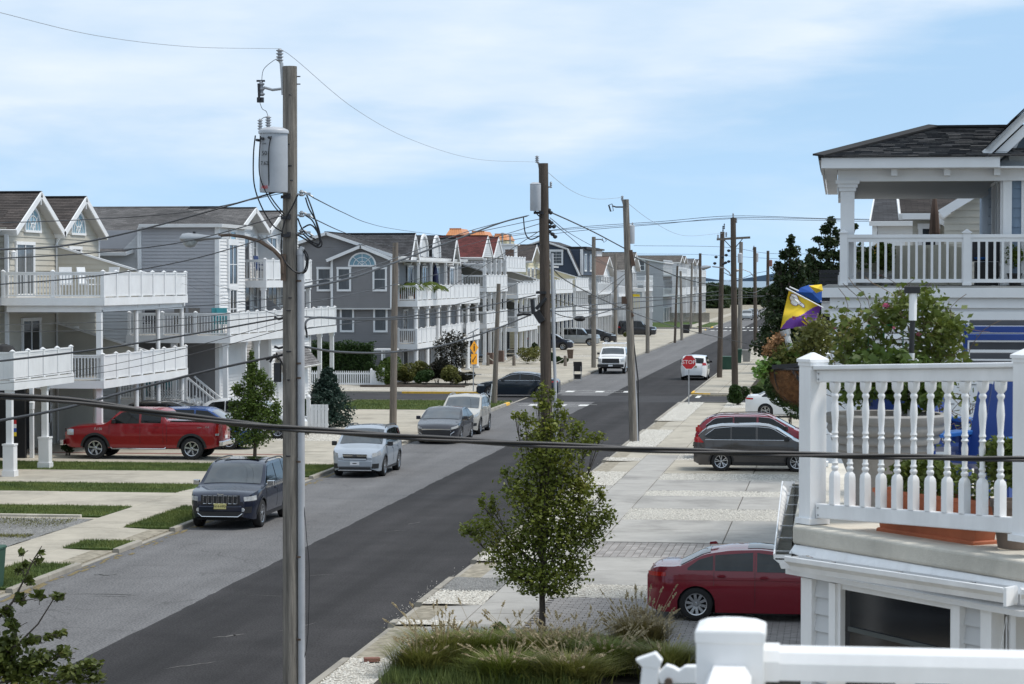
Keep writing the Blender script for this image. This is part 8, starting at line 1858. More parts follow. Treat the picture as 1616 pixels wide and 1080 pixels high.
cable(t1,[L1(403,214,-.45),L1(400,245,-.45),L1(401,290,-.4),L1(412,325,-.3),L1(430,355,-.2),L1(446,366,-.14)],.012);cable(t1,[L1(411,215,-.5),L1(409,270,-.5),L1(418,300,-.5),L1(432,325,-.4),L1(446,340,-.15)],.010);cable(t1,[L1(428,215,-.54),L1(424,240,-.55),L1(425,300,-.5),L1(430,315,-.4),L1(448,338,-.15)],.010)
cable(t1,[L1(413,128),L1(416,110),L1(430,97),L1(440,92)],.005);cable(t1,[L1(410,162),L1(414,172),L1(420,176),L1(423,184,-.28)],.005);cable(t1,[L1(411,190,-.3),L1(416,186,-.3),L1(423,184,-.28)],.005)
for i,(y_,dx) in enumerate(((305,20),(338,18),(366,18))):
    mb=MB();p=L1(478,y_,-.03);mb.obox(L1(470,y_+2),.14,.05,.03);stack(mb,p+Vector((-.02,0,-.05)),.05,.1,2);mb.obox(p+Vector((.07,0,-.01)),.10,.04,.035);mb.tube([L1(480,y_-2),L1(494,y_+6)],.016,6);mb.build('clevis',metal_g,t1)
    mb=MB();p=L1(450,y_+6,-.14);mb.obox(p,.13,.05,.05);mb.obox(p+Vector((.06,0,.02)),.05,.06,.07);mb.build('connector',metal_d,t1)
for pts in ([(484,308),(494,335),(504,370),(508,386),(500,390),(482,378),(470,371)],[(482,340),(494,350),(504,375),(503,385),(490,380),(476,368),(469,372)],[(482,312),(488,330),(500,352),(506,378),(500,388),(486,380)],[(478,360),(490,355),(500,365),(505,380)],[(470,308),(462,325),(449,350),(444,380),(444,400),(449,412),(462,426),(474,432),(484,426),(486,405),(480,394)],[(446,405),(455,420),(468,430),(480,428),(484,410),(479,396)],[(470,345),(476,360),(486,372),(498,378)]): cable(t1,[L1(x,y,-.17 if x < 472 else -.06) for x,y in pts],.013)
mb=MB();X=L1(475,400);mb.tube([(X.x,-.02,X.z-.02),(X.x,-.02,6.0),(X.x,-.02,3.0),(X.x,-.02,-.04)],.058,14);mb.tube([(X.x,-.02,X.z-.03),(X.x,-.02,X.z+.03),(X.x+.02,-.02,X.z+.07),(X.x+.05,-.02,X.z+.06)],[.064,.066,.05,.035],12);smooth_shade(mb.build('conduit',mat('conduit_grey',(.40,.41,.43),.5),t1),50)
mb=MB();
for y_ in (445,575,598,730,880,1010): q=L1(474,y_);mb.tube([(q.x,-.02,q.z),(q.x,-.02,q.z+.03)],.064,12)
mb.build('strap',rust,t1);cable(t1,[L1(480,800,-.04),L1(484,850,-.04),L1(488,900,-.04),L1(486,1000,-.04),L1(480,1040,-.04)],.006)
mb=MB();[mb.tube([L1(468,y_),L1(474,y_)],.01,5) for y_ in (121,133)];[mb.tube([L1(450+R.uniform(0,12),y_,-.12),L1(450+R.uniform(0,12),y_,-.15)],.012,6) for y_ in (150,228,262,285,470,490,555,600,720)];mb.build('bolt',metal_d,t1)
mb=MB();mb.obox(L1(438,588,-.1),.10,.1,.30);mb.tube([L1(446,560),L1(430,565),L1(420,568)],.018,6);mb.tube([L1(441,568,-.1),L1(433,560,-.1),L1(426,572,-.1)],.02,6);mb.build('splice_case',blackp,t1)
for y_,s_ in ((502,-1),(548,1)): mb=MB();mb.tube([L1(447,y_),L1(440,y_+2),L1(433,y_-1)],.02,6);mb.build('clamp',metal_d,t1)
# street light
t=thing('street_light','cobra head street light on a rusty curved arm, mounted on the near pole','street light',tuple(b1+L1(447,428)))
bb=Vector(t.location);q=lambda x,y,dy=0: P(x,y,37+dy)-bb
mb=MB();pts=[(446,432),(446,418),(444,408),(432,395),(410,381),(385,374),(362,371),(345,372)];mb.tube([q(x,y,-.16) for x,y in pts],[.035,.035,.032,.03,.028,.026,.024,.024],8);smooth_shade(mb.build('arm',rust,t),60);mb=MB();mb.obox(q(447,422,-.15),.07,.06,.42);mb.build('mounting_plate',rust,t)
mb=MB();hp=[(349,3.0),(340,4.0),(325,5),(310,7.6),(298,9.2),(288,8),(284.5,3)]
n0=14;s_=.0098
for x,h_ in hp:
    c=q(x,377-(x-284)*.03,-.16)
    for k in range(n0): a_=2*pi*k/n0;mb.v.append((c.x,c.y+cos(a_)*h_*s_*1.35,c.z+sin(a_)*h_*s_*(1 if sin(a_) > 0 else .75)))
for i in range(len(hp)-1):
    for k in range(n0): a_=i*n0+k;b_=i*n0+(k+1) % n0;mb.f.append((a_,b_,b_+n0,a_+n0))
mb.f.append(tuple(range(n0)));mb.f.append(tuple(reversed(range((len(hp)-1)*n0,len(hp)*n0))));smooth_shade(mb.build('housing',metal_g,t),60)
mb=MB();c=q(300,380,-.16);mb.lathe([(.001,-.11),(.07,-.095),(.11,-.05),(.125,.0)],16,c=tuple(c));o=mb.build('lens',mat('lamp_lens',(.40,.42,.42),.1,var=.3,scale=20),t);smooth_shade(o,60);mb=MB();mb.box((q(309,370).x,-.18,q(309,371).z),(q(303,370).x+.1,-.12,q(309,366).z));mb.build('photocell',metal_d,t)
# the other poles
t2,H2,_=pole('dark second pole rising behind the foreground tree, transformer on its left',857.5,74,258,.19,.15,wood_d,.05,pxb=864)
b2_=t2.location;L2=lambda x,y,dy=0: P(x,y,74+dy)-b2_
mb=MB();mb.tube([L2(853,272),L2(850,258),L2(848,256)],.035,7);stack(mb,L2(847.5,257),.07,.22,4);mb.build('insulator',ceramic,t2)
mb=MB();c=L2(845,333,-.35);mb.lathe([(.16,0),(.17,.02),(.17,.82),(.18,.83),(.1,.88)],20,c=tuple(c));smooth_shade(mb.build('transformer',xf_m,t2),40);mb=MB();mb.obox(L2(850,336,-.2),.3,.1,.08);mb.build('mount',metal_d,t2)
mb=MB();mb.tube([L2(863,296),L2(869,295),L2(869,288)],.03,6);stack(mb,L2(869.5,297),.04,.2,3);mb.build('insulator',ceramic,t2)
mb=MB()
for x,y in ((866,332),(869,336),(866,349),(870,352),(867,366),(872,370),(868,358),(874,358),(876,374)): mb.lathe([(.02,-.06),(.07,-.02),(.07,.03),(.02,.06)],8,c=tuple(L2(x,y)))
for y in (333,350,366): mb.beam(L2(860,y),L2(872,y+3),.04,.04)
mb.build('secondary_rack',blackp,t2)
mb=MB();mb.beam(L2(862,470,-.2),L2(846,488,-.2),.1,.1);mb.beam(L2(846,492,-.2),L2(856,508,-.2),.22,.22);mb.beam(L2(840,472,-.2),L2(842,496,-.2),.25,.1);mb.tube([L2(838,497,-.2),L2(826,496,-.2),L2(816,498,-.2)],.04,6);mb.beam(L2(846,462,-.2),L2(862,462,-.2),.1,.08);mb.build('splice_case',blackp,t2)
mb=MB();mb.tube([L2(871,400),L2(873,500),L2(876,600)],.05,8);mb.tube([tuple(L2(876,600)),tuple(L2(878,786))],.05,8);mb.build('conduit',xf_m,t2)
cable(t2,[L2(842,300,-.4),L2(838,315,-.4),L2(846,336,-.3),L2(856,345,-.1)],.02);cable(t2,[L2(826,343),L2(829,368),L2(838,378),L2(856,370)],.02)
t3,H3,_=pole('grey third pole on the right kerb with a transformer and conduit',987.5,98.9,315,.17,.13,wood_g,.05,pxb=1000)
b3=t3.location;L3=lambda x,y,dy=0: P(x,y,98.9+dy)-b3
mb=MB();mb.tube([L3(985,325),L3(982,316),L3(982,312)],.04,6);stack(mb,L3(982,316),.07,.18,3);mb.build('insulator',ceramic,t3);mb=MB();mb.tube([L3(985,327),L3(972,327),L3(966,325)],.03,6);mb.beam(L3(961,324),L3(964,334),.05,.05);mb.tube([L3(966,322),L3(968,333),L3(963,334),L3(960,324),L3(966,322)],.015,5);mb.build('cutout',metal_d,t3)
mb=MB();mb.lathe([(.19,0),(.2,.03),(.2,.75),(.1,.8)],20,c=tuple(L3(994,385,.36)));smooth_shade(mb.build('transformer',xf_m,t3),40);mb=MB();stack(mb,L3(998,362,.3),.05,.28,4);stack(mb,L3(993,362,.3),.05,.25,4);mb.build('bushing',ceramic,t3)
mb=MB();mb.tube([L3(994,420),L3(998,540),L3(1004,640),L3(1006,700)],.045,8);mb.build('conduit',xf_m,t3);mb=MB();mb.tube([L3(996,420,.05),L3(1000,540,.05),L3(1007,600,.05),L3(1008,698,.05)],.03,6);mb.build('cable',blackp,t3)
for a_,b_,w_,h_ in ((L3(985,468),L3(985,480),.22,.2),(L3(988,472),L3(999,500),.25,.1),(L3(995,395),L3(1000,420),.22,.15)): mb=MB();mb.beam(a_,b_,w_,h_);mb.build('splice_case',mat('rusty_box',(.10,.06,.04),.7),t3)
PL=[('wooden pole in front of the slate house, no cross arm',624,108,383,.17,.13,wood_p,620),('short leaning bare pole on the corner lawn',787,128,448,.15,.11,wood_p,780),('grey pole at the kerb left of the white work pickup',937,181,374,.19,.15,wood_g,937),('weathered pole between white columns and the off road car',971,252,402,.2,.15,wood_g,971),('pale pole on the gravel right of the off road car',1022,220,413,.19,.15,wood_g,1022),('thin dark pole at the left kerb',1069,256,420,.14,.11,wood_d,1065),('grey pole next to the thin dark one',1074,267,428,.17,.13,wood_g,1076),('grey pole on the far lawn',1092,325,415,.18,.14,wood_g,1090),('dark pole on the far kerb corner',1105,300,400,.22,.17,wood_d,1105),
      ('dark pole left of the pair, next to the white wagon',1140,164,366,.19,.15,wood_d,1135.5),('tallest dark pole of the pair, with a cross arm',1157,151.5,344,.21,.17,wood_d,1160),('grey pole right behind the pair',1169.5,220,382,.22,.17,wood_g,1167),('dark pole with street light arm beyond the pair',1191,222,390,.19,.15,wood_d,1192.5),('dark pole at the left edge of the cedars',1212,269,396,.21,.16,wood_d,1211)]
po=[]
for lb,px,Y,yt,r0,r1,m_,pb__ in PL: po.append(pole(lb,px,Y,yt,r0,r1,m_,0.0,pb__))
def extra(i,f):
    t_,h_,tp=po[i];Y=PL[i][2];f(t_,lambda x,y,dy=0: P(x,y,Y+dy)-t_.location)
def e2(t_,q):
    mb=MB();mb.tube([q(940,378),q(948,378),q(952,380)],.04,6);mb.tube([q(950,376),q(953,383),q(957,380),q(955,376)],.025,5);mb.build('cutout',metal_d,t_)
extra(2,e2)
def e10(t_,q):
    mb=MB();mb.beam(q(1131,378),q(1184,375),.12,.14);mb.build('cross_arm',wood_p,t_);mb=MB();mb.beam(q(1157,394),q(1143,379),.05,.05);mb.beam(q(1158,394),q(1172,377),.05,.05);mb.build('brace',metal_d,t_)
    mb=MB();[stack(mb,q(x,y),.07,.3,3) for x,y in ((1157,344),(1162,352),(1133,378),(1146,374))];mb.build('insulator',ceramic,t_)
    mb=MB();[mb.lathe([(.03,-.09),(.11,-.03),(.11,.04),(.03,.09)],8,c=tuple(q(x,y))) for x,y in ((1146,403),(1150,396),(1145,415),(1150,413),(1130,406),(1128,416),(1140,406),(1141,417))];mb.build('spool',blackp,t_)
extra(10,e10)
def e9(t_,q): mb=MB();stack(mb,q(1141,368),.06,.5,4);stack(mb,q(1143,362),.05,.4,3);mb.build('insulator',metal_d,t_)
extra(9,e9)
def e12(t_,q): mb=MB();mb.tube([q(1188,395),q(1190,388)],.05,6);mb.tube([q(1190,560),q(1194,400)],.04,6);mb.build('conduit',metal_g,t_);mb=MB();mb.lathe([(.16,0),(.17,.8),(.1,.85)],14,c=tuple(q(1194,414,.3)));mb.build('transformer',xf_m,t_)
extra(12,e12)
def e13(t_,q): mb=MB();mb.lathe([(.2,0),(.2,.7),(.1,.75)],14,c=tuple(q(1216,421,-.3)));mb.build('transformer',mat('transformer_rust',(.2,.09,.07),.6),t_)
extra(13,e13)
def e11(t_,q): mb=MB();mb.lathe([(.22,0),(.22,.8),(.1,.9)],14,c=tuple(q(1168,415,-.3)));mb.build('transformer',xf_m,t_)
extra(11,e11)
def slight(label,p0,pts,head,Y,r=.04):
    b=P(*p0,Y);t_=thing('street_light',label,'street light',tuple(b));mb=MB();mb.tube([P(x,y,Y)-b for x,y in pts],r,6);mb.build('arm',metal_g,t_);h0,h1=P(*head[0],Y)-b,P(*head[1],Y)-b;mb=MB();mb.tube([h0,h0.lerp(h1,.4)+Vector((0,0,-.02)),h0.lerp(h1,.8)+Vector((0,0,-.05)),h1],[.05,.12,.16,.06],10);smooth_shade(mb.build('housing',metal_g,t_),60)
slight('street light arching left from the tall pole of the pair',(1153,432),[(1153,436),(1151,430),(1142,423),(1124,421)],((1122,421),(1106,422)),151.4)
slight('street light arching left off the dark pole beyond the pair',(1191,440),[(1191,440),(1184,430),(1174,426),(1168,427)],((1168,427),(1158,426)),221.9)
# ---- wires
WL=0
def wire(label,pts,r=.012,m_=rubber,twist=False,group='overhead wires',name='overhead_wire'):
    p=[P(x,y,Y) for x,y,Y in pts];out=[]
    for i in range(len(p)-1):
        p0,p1,p2,p3=p[max(i-1,0)],p[i],p[i+1],p[min(i+2,len(p)-1)]
        if i == 0: p0=2*p1-p2
        if i == len(p)-2: p3=2*p2-p1
        for k in range(9): f=k/9;out.append(.5*((2*p1)+(p2-p0)*f+(2*p0-5*p1+4*p2-p3)*f*f+(3*p1-p0-3*p2+p3)*f**3))
    out.append(p[-1]);o0=p[0]
    mb=MB()
    if twist:
        L_=0;a=[];b=[];c=[]
        dense=[]
        for q0,q1 in zip(out,out[1:]):
            for k in range(8): dense.append(q0.lerp(q1,k/8))
        dense.append(out[-1])
        for i,q in enumerate(dense):
            if i: L_ += (q-dense[i-1]).length
            d=(dense[min(i+1,len(dense)-1)]-dense[max(i-1,0)]).normalized();u_=d.cross(Vector((0,0,1))).normalized();v_=u_.cross(d)
            for lst,ph in ((a,0),(b,2.1),(c,4.2)): th=L_*twist+ph;lst.append(q-o0+(u_*cos(th)+v_*sin(th))*r)
        for lst in (a,b,c): mb.tube(lst,r*.82,7)
    else: mb.tube([q-o0 for q in out],r,6)
    o=mb.build(name,m_,None,loc=o0);smooth_shade(o,80);return tag(o,label,'wire',group)
wire('twisted service cable sweeping across the whole foreground in front of the cars',[(-40,618,9.6),(0,624,9.7),(120,634,9.9),(250,652,10.1),(400,671,10.4),(560,684,10.7),(760,697,11.1),(1000,709,11.5),(1270,718,11.9),(1616,725,12.3),(1680,726,12.4)],.0092,rubber,twist=3.4)
wire('thin top line leaving the near pole towards the upper left corner',[(-30,13,24),(0,20,24.5),(150,56,29),(300,74,33),(440,77,37)],.0035,metal_g);wire('thin high line sagging from the near pole to the second pole',[(443,80,37),(465,93,38),(560,172,47),(650,221,56),(750,251,65),(847,256,74)],.0045,metal_g)
wire('thin line between second and third pole tops',[(848,258,74),(900,300,84),(940,314,92),(982,312,98.9)],.007,metal_g);wire('thin line from third pole top to the paired poles',[(982,314,98.9),(1030,350,118),(1080,372,138),(1141,368,164)],.009,metal_g)
for lb,pts,r in (
    ('uppermost thin line over the tan house roof',[(-20,353,27),(0,352,28),(150,346,32),(300,334,34),(446,305,36.9)],.006),('thick bundled line rising over the tan house gables',[(-20,394.5,27),(0,394,28),(100,388,31),(200,368,33),(300,342,35),(447,300,36.9)],.013),
    ('line crossing the tan house door to the pole',[(-20,409,27),(0,408,28),(150,399,31),(300,380,34),(447,340,36.9)],.008),('line crossing the upper deck rail to the pole',[(-20,451,27),(0,449,28),(150,436,31),(300,410,34),(447,368,36.9)],.008),
    ('cable sloping up across the lower white panels',[(-20,573,27),(0,570,28),(150,552,31),(300,528,34),(445,502,36.9)],.013),('thick cable sloping up to the black splice case',[(-20,669,27),(0,664,28),(100,645,30),(220,613,33),(330,585,35),(436,562,36.9)],.018),
    ('faint line at the second floor deck level',[(-20,494,60),(0,494,60),(150,493,50),(300,484,42),(446,470,37)],.006),('faint line just under the first one',[(-20,512,60),(0,513,60),(180,508,50),(320,500,42),(446,480,37)],.006),('faint line passing the columns',[(-20,521,60),(0,524,60),(200,520,50),(446,498,37)],.009),
    ('faint line below the white panels',[(-20,610,60),(0,606,60),(150,590,50),(300,560,42),(446,520,37)],.006),('second faint line below the white panels',[(-20,602,60),(0,600,60),(150,580,50),(300,548,42),(446,508,37)],.006),('fine line over the grey wall',[(286,435,100),(340,450,70),(446,480,37)],.006),('fine line above it on the grey wall',[(286,447,100),(360,472,70),(446,500,37)],.006)): wire(lb,pts,r)
for lb,pts,r in (
    ('line dropping right from the near pole to the wooden pole',[(494,312,37),(540,335,55),(580,352,80),(624,362,108),(700,372,140)],.010),('lower line dropping right from the near pole',[(494,345,37),(540,366,55),(580,380,80),(624,390,108)],.010),
    ('thick line climbing to the second pole',[(476,455,37),(560,437,46),(640,408,55),(720,378,63),(790,352,70),(832,341,74)],.022),('thinner companion of the climbing line',[(476,448,37),(560,430,46),(650,398,56),(740,365,65),(835,340,74)],.010),
    ('cable running level from the near pole across the slate house',[(484,532,37),(490,503,38),(560,503,46),(640,500,55),(760,484,66),(845,466,74)],.018),('second level cable just under it',[(476,500,37),(600,505,50),(760,496,66),(840,484,74)],.013),
    ('thick sagging cable passing below the slate house bay',[(476,547,37),(540,556,44),(620,556,53),(700,545,62),(780,520,69),(838,497,74)],.022),('thin line over the slate house windows',[(476,480,37),(600,455,52),(740,420,65),(856,386,74)],.008),('thin lower line over the slate house windows',[(476,520,37),(620,500,53),(760,470,66),(856,430,74)],.008),
    ('thin line from the slate house roof to the second pole',[(500,392,110),(600,385,100),(720,372,85),(856,345,74)],.010),('thin line past the red roof',[(700,460,120),(780,410,95),(856,362,74)],.012),('thin line past the copper roofs',[(690,400,160),(780,375,110),(856,352,74)],.012)): wire(lb,pts,r)
for lb,pts,r in (
    ('heavy line from second to third pole',[(866,334,74),(900,349,82),(940,368,90),(985,392,98.9)],.024),('heavy line from third pole to the paired poles',[(990,400,98.9),(1040,425,120),(1090,443,140),(1135,452,164)],.030),('cable at balcony height from second to third pole',[(860,468,74),(900,480,82),(940,488,90),(992,486,98.9)],.018),('lower cable with a hanging splice',[(860,485,74),(885,498,80),(915,502,87),(950,494,92),(992,480,98.9)],.018),
    ('straight cable crossing the street right of the third pole',[(820,493,74),(900,491,100),(1000,487,130),(1120,474,164),(1300,462,190)],.025),('second straight cable crossing the street',[(868,490,74),(900,484,100),(1040,474,140),(1140,466,164),(1300,470,190)],.022),('service line sloping down to the right over the road',[(868,420,74),(900,447,78),(990,490,92),(1080,520,118),(1200,547,160)],.018),
    ('thin line from second pole crossing behind',[(870,350,74),(900,375,90),(930,400,110),(970,425,140)],.012),('another thin line from second pole',[(868,344,74),(905,372,96),(960,402,150)],.012),('high cross street line',[(760,386,151),(900,366,151),(1040,354,151),(1157,344,151.5),(1300,346,151),(1420,349,151)],.016),('high cross street line, second',[(760,380,151.2),(900,360,151.2),(1040,350,151.2),(1157,341,151.5),(1300,345,151.2),(1420,347,151)],.016),
    ('high cross street line, lowest',[(760,374,150.8),(900,362,150.8),(1130,347,150.8),(1180,346,150.8),(1420,351,151)],.014),('thin far line at roof level',[(1000,388,269),(1140,390,269),(1212,400,269),(1300,401,269)],.02),('thin far line under it',[(1000,401,300),(1105,402,300),(1212,408,269),(1300,412,269)],.02),
    ('far cable along the right poles',[(1141,430,164),(1167,440,190),(1191,432,222),(1212,428,269)],.025),('lower far cable along the right poles',[(1160,455,151),(1190,462,190),(1212,450,240)],.025),('faint line between far left poles',[(937,410,181),(990,430,210),(1069,436,256),(1105,440,300)],.02),('faint lower line between far left poles',[(937,440,181),(1000,452,215),(1105,452,300)],.02),
    ('line from third pole over white roofs',[(990,430,98.9),(960,452,130),(937,470,181)],.014),('line looping from the third pole to the left houses',[(985,440,98.9),(950,470,120),(900,470,180)],.014),('level dark cable over the far houses',[(1000,470,99),(1060,468,130),(1135,460,164)],.02)): wire(lb,pts,r)
mb=MB();mb.lathe([(.05,-.2),(.1,-.1),(.1,.1),(.05,.2)],8);o=mb.build('splice',blackp,None,loc=P(915,503,87));o.rotation_euler[1]=pi/2;tag(o,'black splice canister hanging on the cable right of the second pole','splice')
# ---- stop sign
sb=P(1087,572,128.6);t=thing('stop_sign','red octagonal stop sign on a grey post at the corner','sign',(P(1087,640,128.6).x,128.6,.1));zc=sb.z-.1;ro=.415
def octa(mb,r,y0,y1,zc_=0): mb.prism([(r*cos(pi/8+k*pi/4),zc_+r*sin(pi/8+k*pi/4)) for k in range(8)],1,y0,y1)
mb=MB();octa(mb,ro,-.012,.0,zc);mb.build('border',white_s,t);mb=MB();octa(mb,ro*.915,-.016,-.0125,zc);mb.build('sign_face',red_s,t);text_on(t,'STOP',.30,white_s,(0,-.019,zc),(pi/2,0,0),'lettering',.001)
mb=MB();mb.box((-.03,.002,0),(.03,.05,zc+.35));mb.build('post',metal_g,t)
# pedestrian warning sign with solar panel
b=P(747,622,141.5);t=thing('warning_sign','orange yellow diamond warning sign with arrow plaque, solar panel and pole on the far corner','sign',(b.x,141.5,.1));z1,z2,z3=P(749,549,141.5).z-.1,P(749,567,141.5).z-.1,P(747,527,141.5).z-.1
rot=radians(62);k=.42
def turned(mb):
    for i,v in enumerate(mb.v): x,y,z=v;mb.v[i]=(x*cos(rot)-y*sin(rot),x*sin(rot)+y*cos(rot),z)
    return mb
for s_ in (-.06,):
    mb=MB();mb.prism([(0,z1-k),(k,z1),(0,z1+k),(-k,z1)],1,s_-.004,s_);turned(mb).build('diamond',orange_s,t);mb=MB();mb.prism([(-.3,z2-.31),(.3,z2-.31),(.3,z2+.31),(-.3,z2+.31)],1,s_-.004,s_);turned(mb).build('plaque',orange_s,t)
    mb=MB();mb.prism([(-.05,z1-.2),(.05,z1-.2),(.07,z1+.1),(-.07,z1+.1)],1,s_-.008,s_-.0045);mb.prism([(-.05,z1+.13),(.05,z1+.13),(.05,z1+.22),(-.05,z1+.22)],1,s_-.008,s_-.0045);mb.prism([(-.2,z2-.15),(-.05,z2-.22),(-.08,z2-.12),(.18,z2+.14),(.12,z2+.18),(-.13,z2-.06),(-.18,z2)],1,s_-.008,s_-.0045);turned(mb).build('symbol',black_s,t)
mb=MB();mb.tube([(0,0,0),(0,0,z3+.1)],.035,8);mb.build('post',metal_g,t);mb=MB();mb.obox((0,0,z3+.14),.72,.5,.04,Matrix.Rotation(radians(-28),3,'Y'));mb.build('solar_panel',mat('solar',(.30,.32,.36),.2),t);mb=MB();mb.box((-.5,-.02,1.0),(.5,.02,1.04));mb.build('crossbar',metal_g,t)
b=P(773,640,126.5);t=thing('marker_post','thin white delineator post on the corner lawn','post',(b.x,126.5,.1));mb=MB();mb.tube([(0,0,0),(.12,0,P(775,606,126.5).z-.1)],.025,6);mb.build('post',vinyl,t)
# ---- picket fence on the corner lot
t=thing('picket_fence','white picket fence with scalloped corner panel in front of the hedge','fence',(P(545,610,147.5).x,147.5,.1));x0,x1=P(488,600,147.5).x,P(586,600,147.5).x
me=MB();me.prism([(-.035,.08),(.035,.08),(.035,.90),(0,.98),(-.035,.90)],1,-.012,.012);me=me.mesh('picket',vinyl);nb=int((x1-x0)/.135)
for i in range(nb): link('picket',me,t,(x0+(i+.5)*(x1-x0)/nb-t.location.x,-.03,0))
for z_ in (.2,.84): mb=MB();mb.box((x0,147.49,z_),(x1,147.54,z_+.1));mb.build('rail',vinyl,t,world=True)
for x in (x0,(x0*.63+x1*.37),x1): mb=MB();mb.box((x-.065,147.44,.1),(x+.065,147.57,1.15));mb.lathe([(.1,0),(.005,.08)],4,c=(x,147.505,1.15));mb.build('post',vinyl,t,world=True)
me2=MB();x2=P(606,600,149.8).x;pa,pb2=Vector((x1+.06,147.5,0)),Vector((x1+.75,147.5,0))
for i in range(5): f=(i+.5)/5;p_=pa.lerp(pb2,f);me2.box((p_.x-.065,147.48,.15),(p_.x+.065,147.51,1.0+.12*abs(f-.5)*2))
me2.box((x1+.72,147.42,.1),(x1+.85,147.55,1.25));me2.build('corner_panel',vinyl,t,world=True)
# small picket and post by the spruce
t=thing('fence','short white vinyl fence with a ball topped post beside the spruce','fence',(P(487,690,104).x,104,.1));mb=MB();mb.box((-.08,-.08,0),(.08,.08,1.35));mb.lathe([(.06,1.35),(.1,1.42),(.11,1.48),(.08,1.55),(.02,1.6)],10);mb.build('post',vinyl,t)
for i in range(5): mb=MB();mb.box((.1+i*.16,-.02,.1),(.24+i*.16,.02,1.15));mb.build('board',vinyl,t)
for z_ in (.2,.9): mb=MB();mb.box((.08,.021,z_),(.9,.05,z_+.1));mb.build('rail',vinyl,t)
# trellis arch at the slate house
t=thing('garden_arbor','white garden arbor over the path left of the slate house columns','arbor',(P(616,600,148.6).x,148.6,.1));zt_=P(616,553,148.6).z-.1;mb=MB();mb.box((-.95,-.5,zt_),(.45,.5,zt_+.1));mb.build('roof',vinyl,t)
for x in (-.45,.3):
    for y in (-.35,.35): mb=MB();mb.box((x-.05,y-.05,0),(x+.05,y+.05,zt_));mb.build('post',vinyl,t)
# rope fence
t=thing('rope_fence','rope strung between short timber posts in front of the white decked houses','fence',(P(820,580,186).x,186,.1));pts=[(770,581),(811,581),(856,581),(892,581)]
for x,y in pts: q_=P(x,y,184)-t.location;mb=MB();mb.lathe([(.13,0),(.12,.75),(.1,.8)],8,c=(q_.x,q_.y,0));mb.build('post',wood_p,t)
for (xa,_),(xb,_) in zip(pts,pts[1:]): a_,b_=P(xa,580,184)-t.location,P(xb,580,184)-t.location;mb=MB();mb.tube([Vector((a_.x+(b_.x-a_.x)*k/8,a_.y,.68-.45*(1-(2*k/8-1)**2))) for k in range(9)],.035,5);mb.build('rope',mat('rope',(.5,.48,.42),.9),t)
# bench-like news box, bins, tables
b=G(911,601);t=thing('bench','black folding chair with a hood at the kerb by the white pickup','chair',(b.x,b.y,.1));mb=MB();mb.box((-.25,-.05,.35),(.25,.4,.42));mb.build('seat',blackp,t);mb=MB();mb.prism([(.3,.6),(.42,.6),(.36,1.15),(.1,1.25)],0,-.28,.28);mb.build('backrest',blackp,t)
for x in (-.24,.24):
    for y in (0,.38): mb=MB();mb.tube([(x,y,0),(x,y,.95)],.015,5);mb.build('leg',metal_g,t)
mb=MB();mb.box((-.22,.1,.1),(.22,.36,.34));mb.build('bag',blackp,t)
b=G(943,588);t=thing('hydrant_stand','thin dark table like stand beside the grey pole','stand',(b.x+.3,b.y,.1));mb=MB();mb.box((-.4,-.2,1.0),(.4,.2,1.06));mb.build('top',metal_d,t);mb=MB();mb.tube([(.2,0,0),(.1,0,.5),(.25,0,1.0)],.04,6);mb.build('leg',metal_d,t)
for lb,px,py,w_,h_,m_ in (('dark green rubbish bin cut off by the left edge',-14,928,.5,.85,green_b),('dark teal bin at the far right kerb',1147,583,1.1,.9,green_b),('second dark teal bin nearer the poles',1164,573,.7,1.05,green_b),('pale grey box bin beside the teal ones',1178,571,.7,.9,pot_grey),('black bin at the left kerb before the second crossing',1083,526,.9,1.0,blackp),('small dark pot standing on the far driveway',879+21,566,.5,.7,rust)):
    b=G(px,py);t=thing('rubbish_bin',lb,'bin',(b.x,b.y,.1));w2=w_/2;mb=MB();mb.v=[(-w2*.8,-w2*.8,0),(w2*.8,-w2*.8,0),(w2*.8,w2*.8,0),(-w2*.8,w2*.8,0),(-w2,-w2,h_),(w2,-w2,h_),(w2,w2,h_),(-w2,w2,h_)];mb.f=[(3,2,1,0),(4,5,6,7),(0,1,5,4),(1,2,6,5),(2,3,7,6),(3,0,4,7)];mb.build('bin_body',m_,t);mb=MB();mb.box((-w2*1.06,-w2*1.06,h_+.002),(w2*1.06,w2*1.1,h_+.07),.03);mb.build('lid',m_,t)
# far picket and wooden fences
t=thing('wooden_fence','low grey board fence on the far lawn','fence',(P(1080,500,372).x,372,.1));xa,xb=P(1057,500,372).x,P(1120,500,372).x;n_=34
me=MB();me.box((0,-.02,0),((xb-xa)/n_-.03,.02,1.5));me=me.mesh('board',wood_g)
for i in range(n_): link('board',me,t,(xa+(xb-xa)*i/n_-t.location.x,0,0))
t=thing('vinyl_fence','tall white board fence beside the off road car','fence',(P(1010,520,290).x,289,.1));xa,xb=P(975,520,287).x,P(1030,520,287).x;n_=24;me=MB();me.box((0,-.02,0),((xb-xa)/n_-.03,.02,4.6));me=me.mesh('board',side_lgrey)
for i in range(n_): link('board',me,t,(xa+(xb-xa)*i/n_-t.location.x,-2,0))
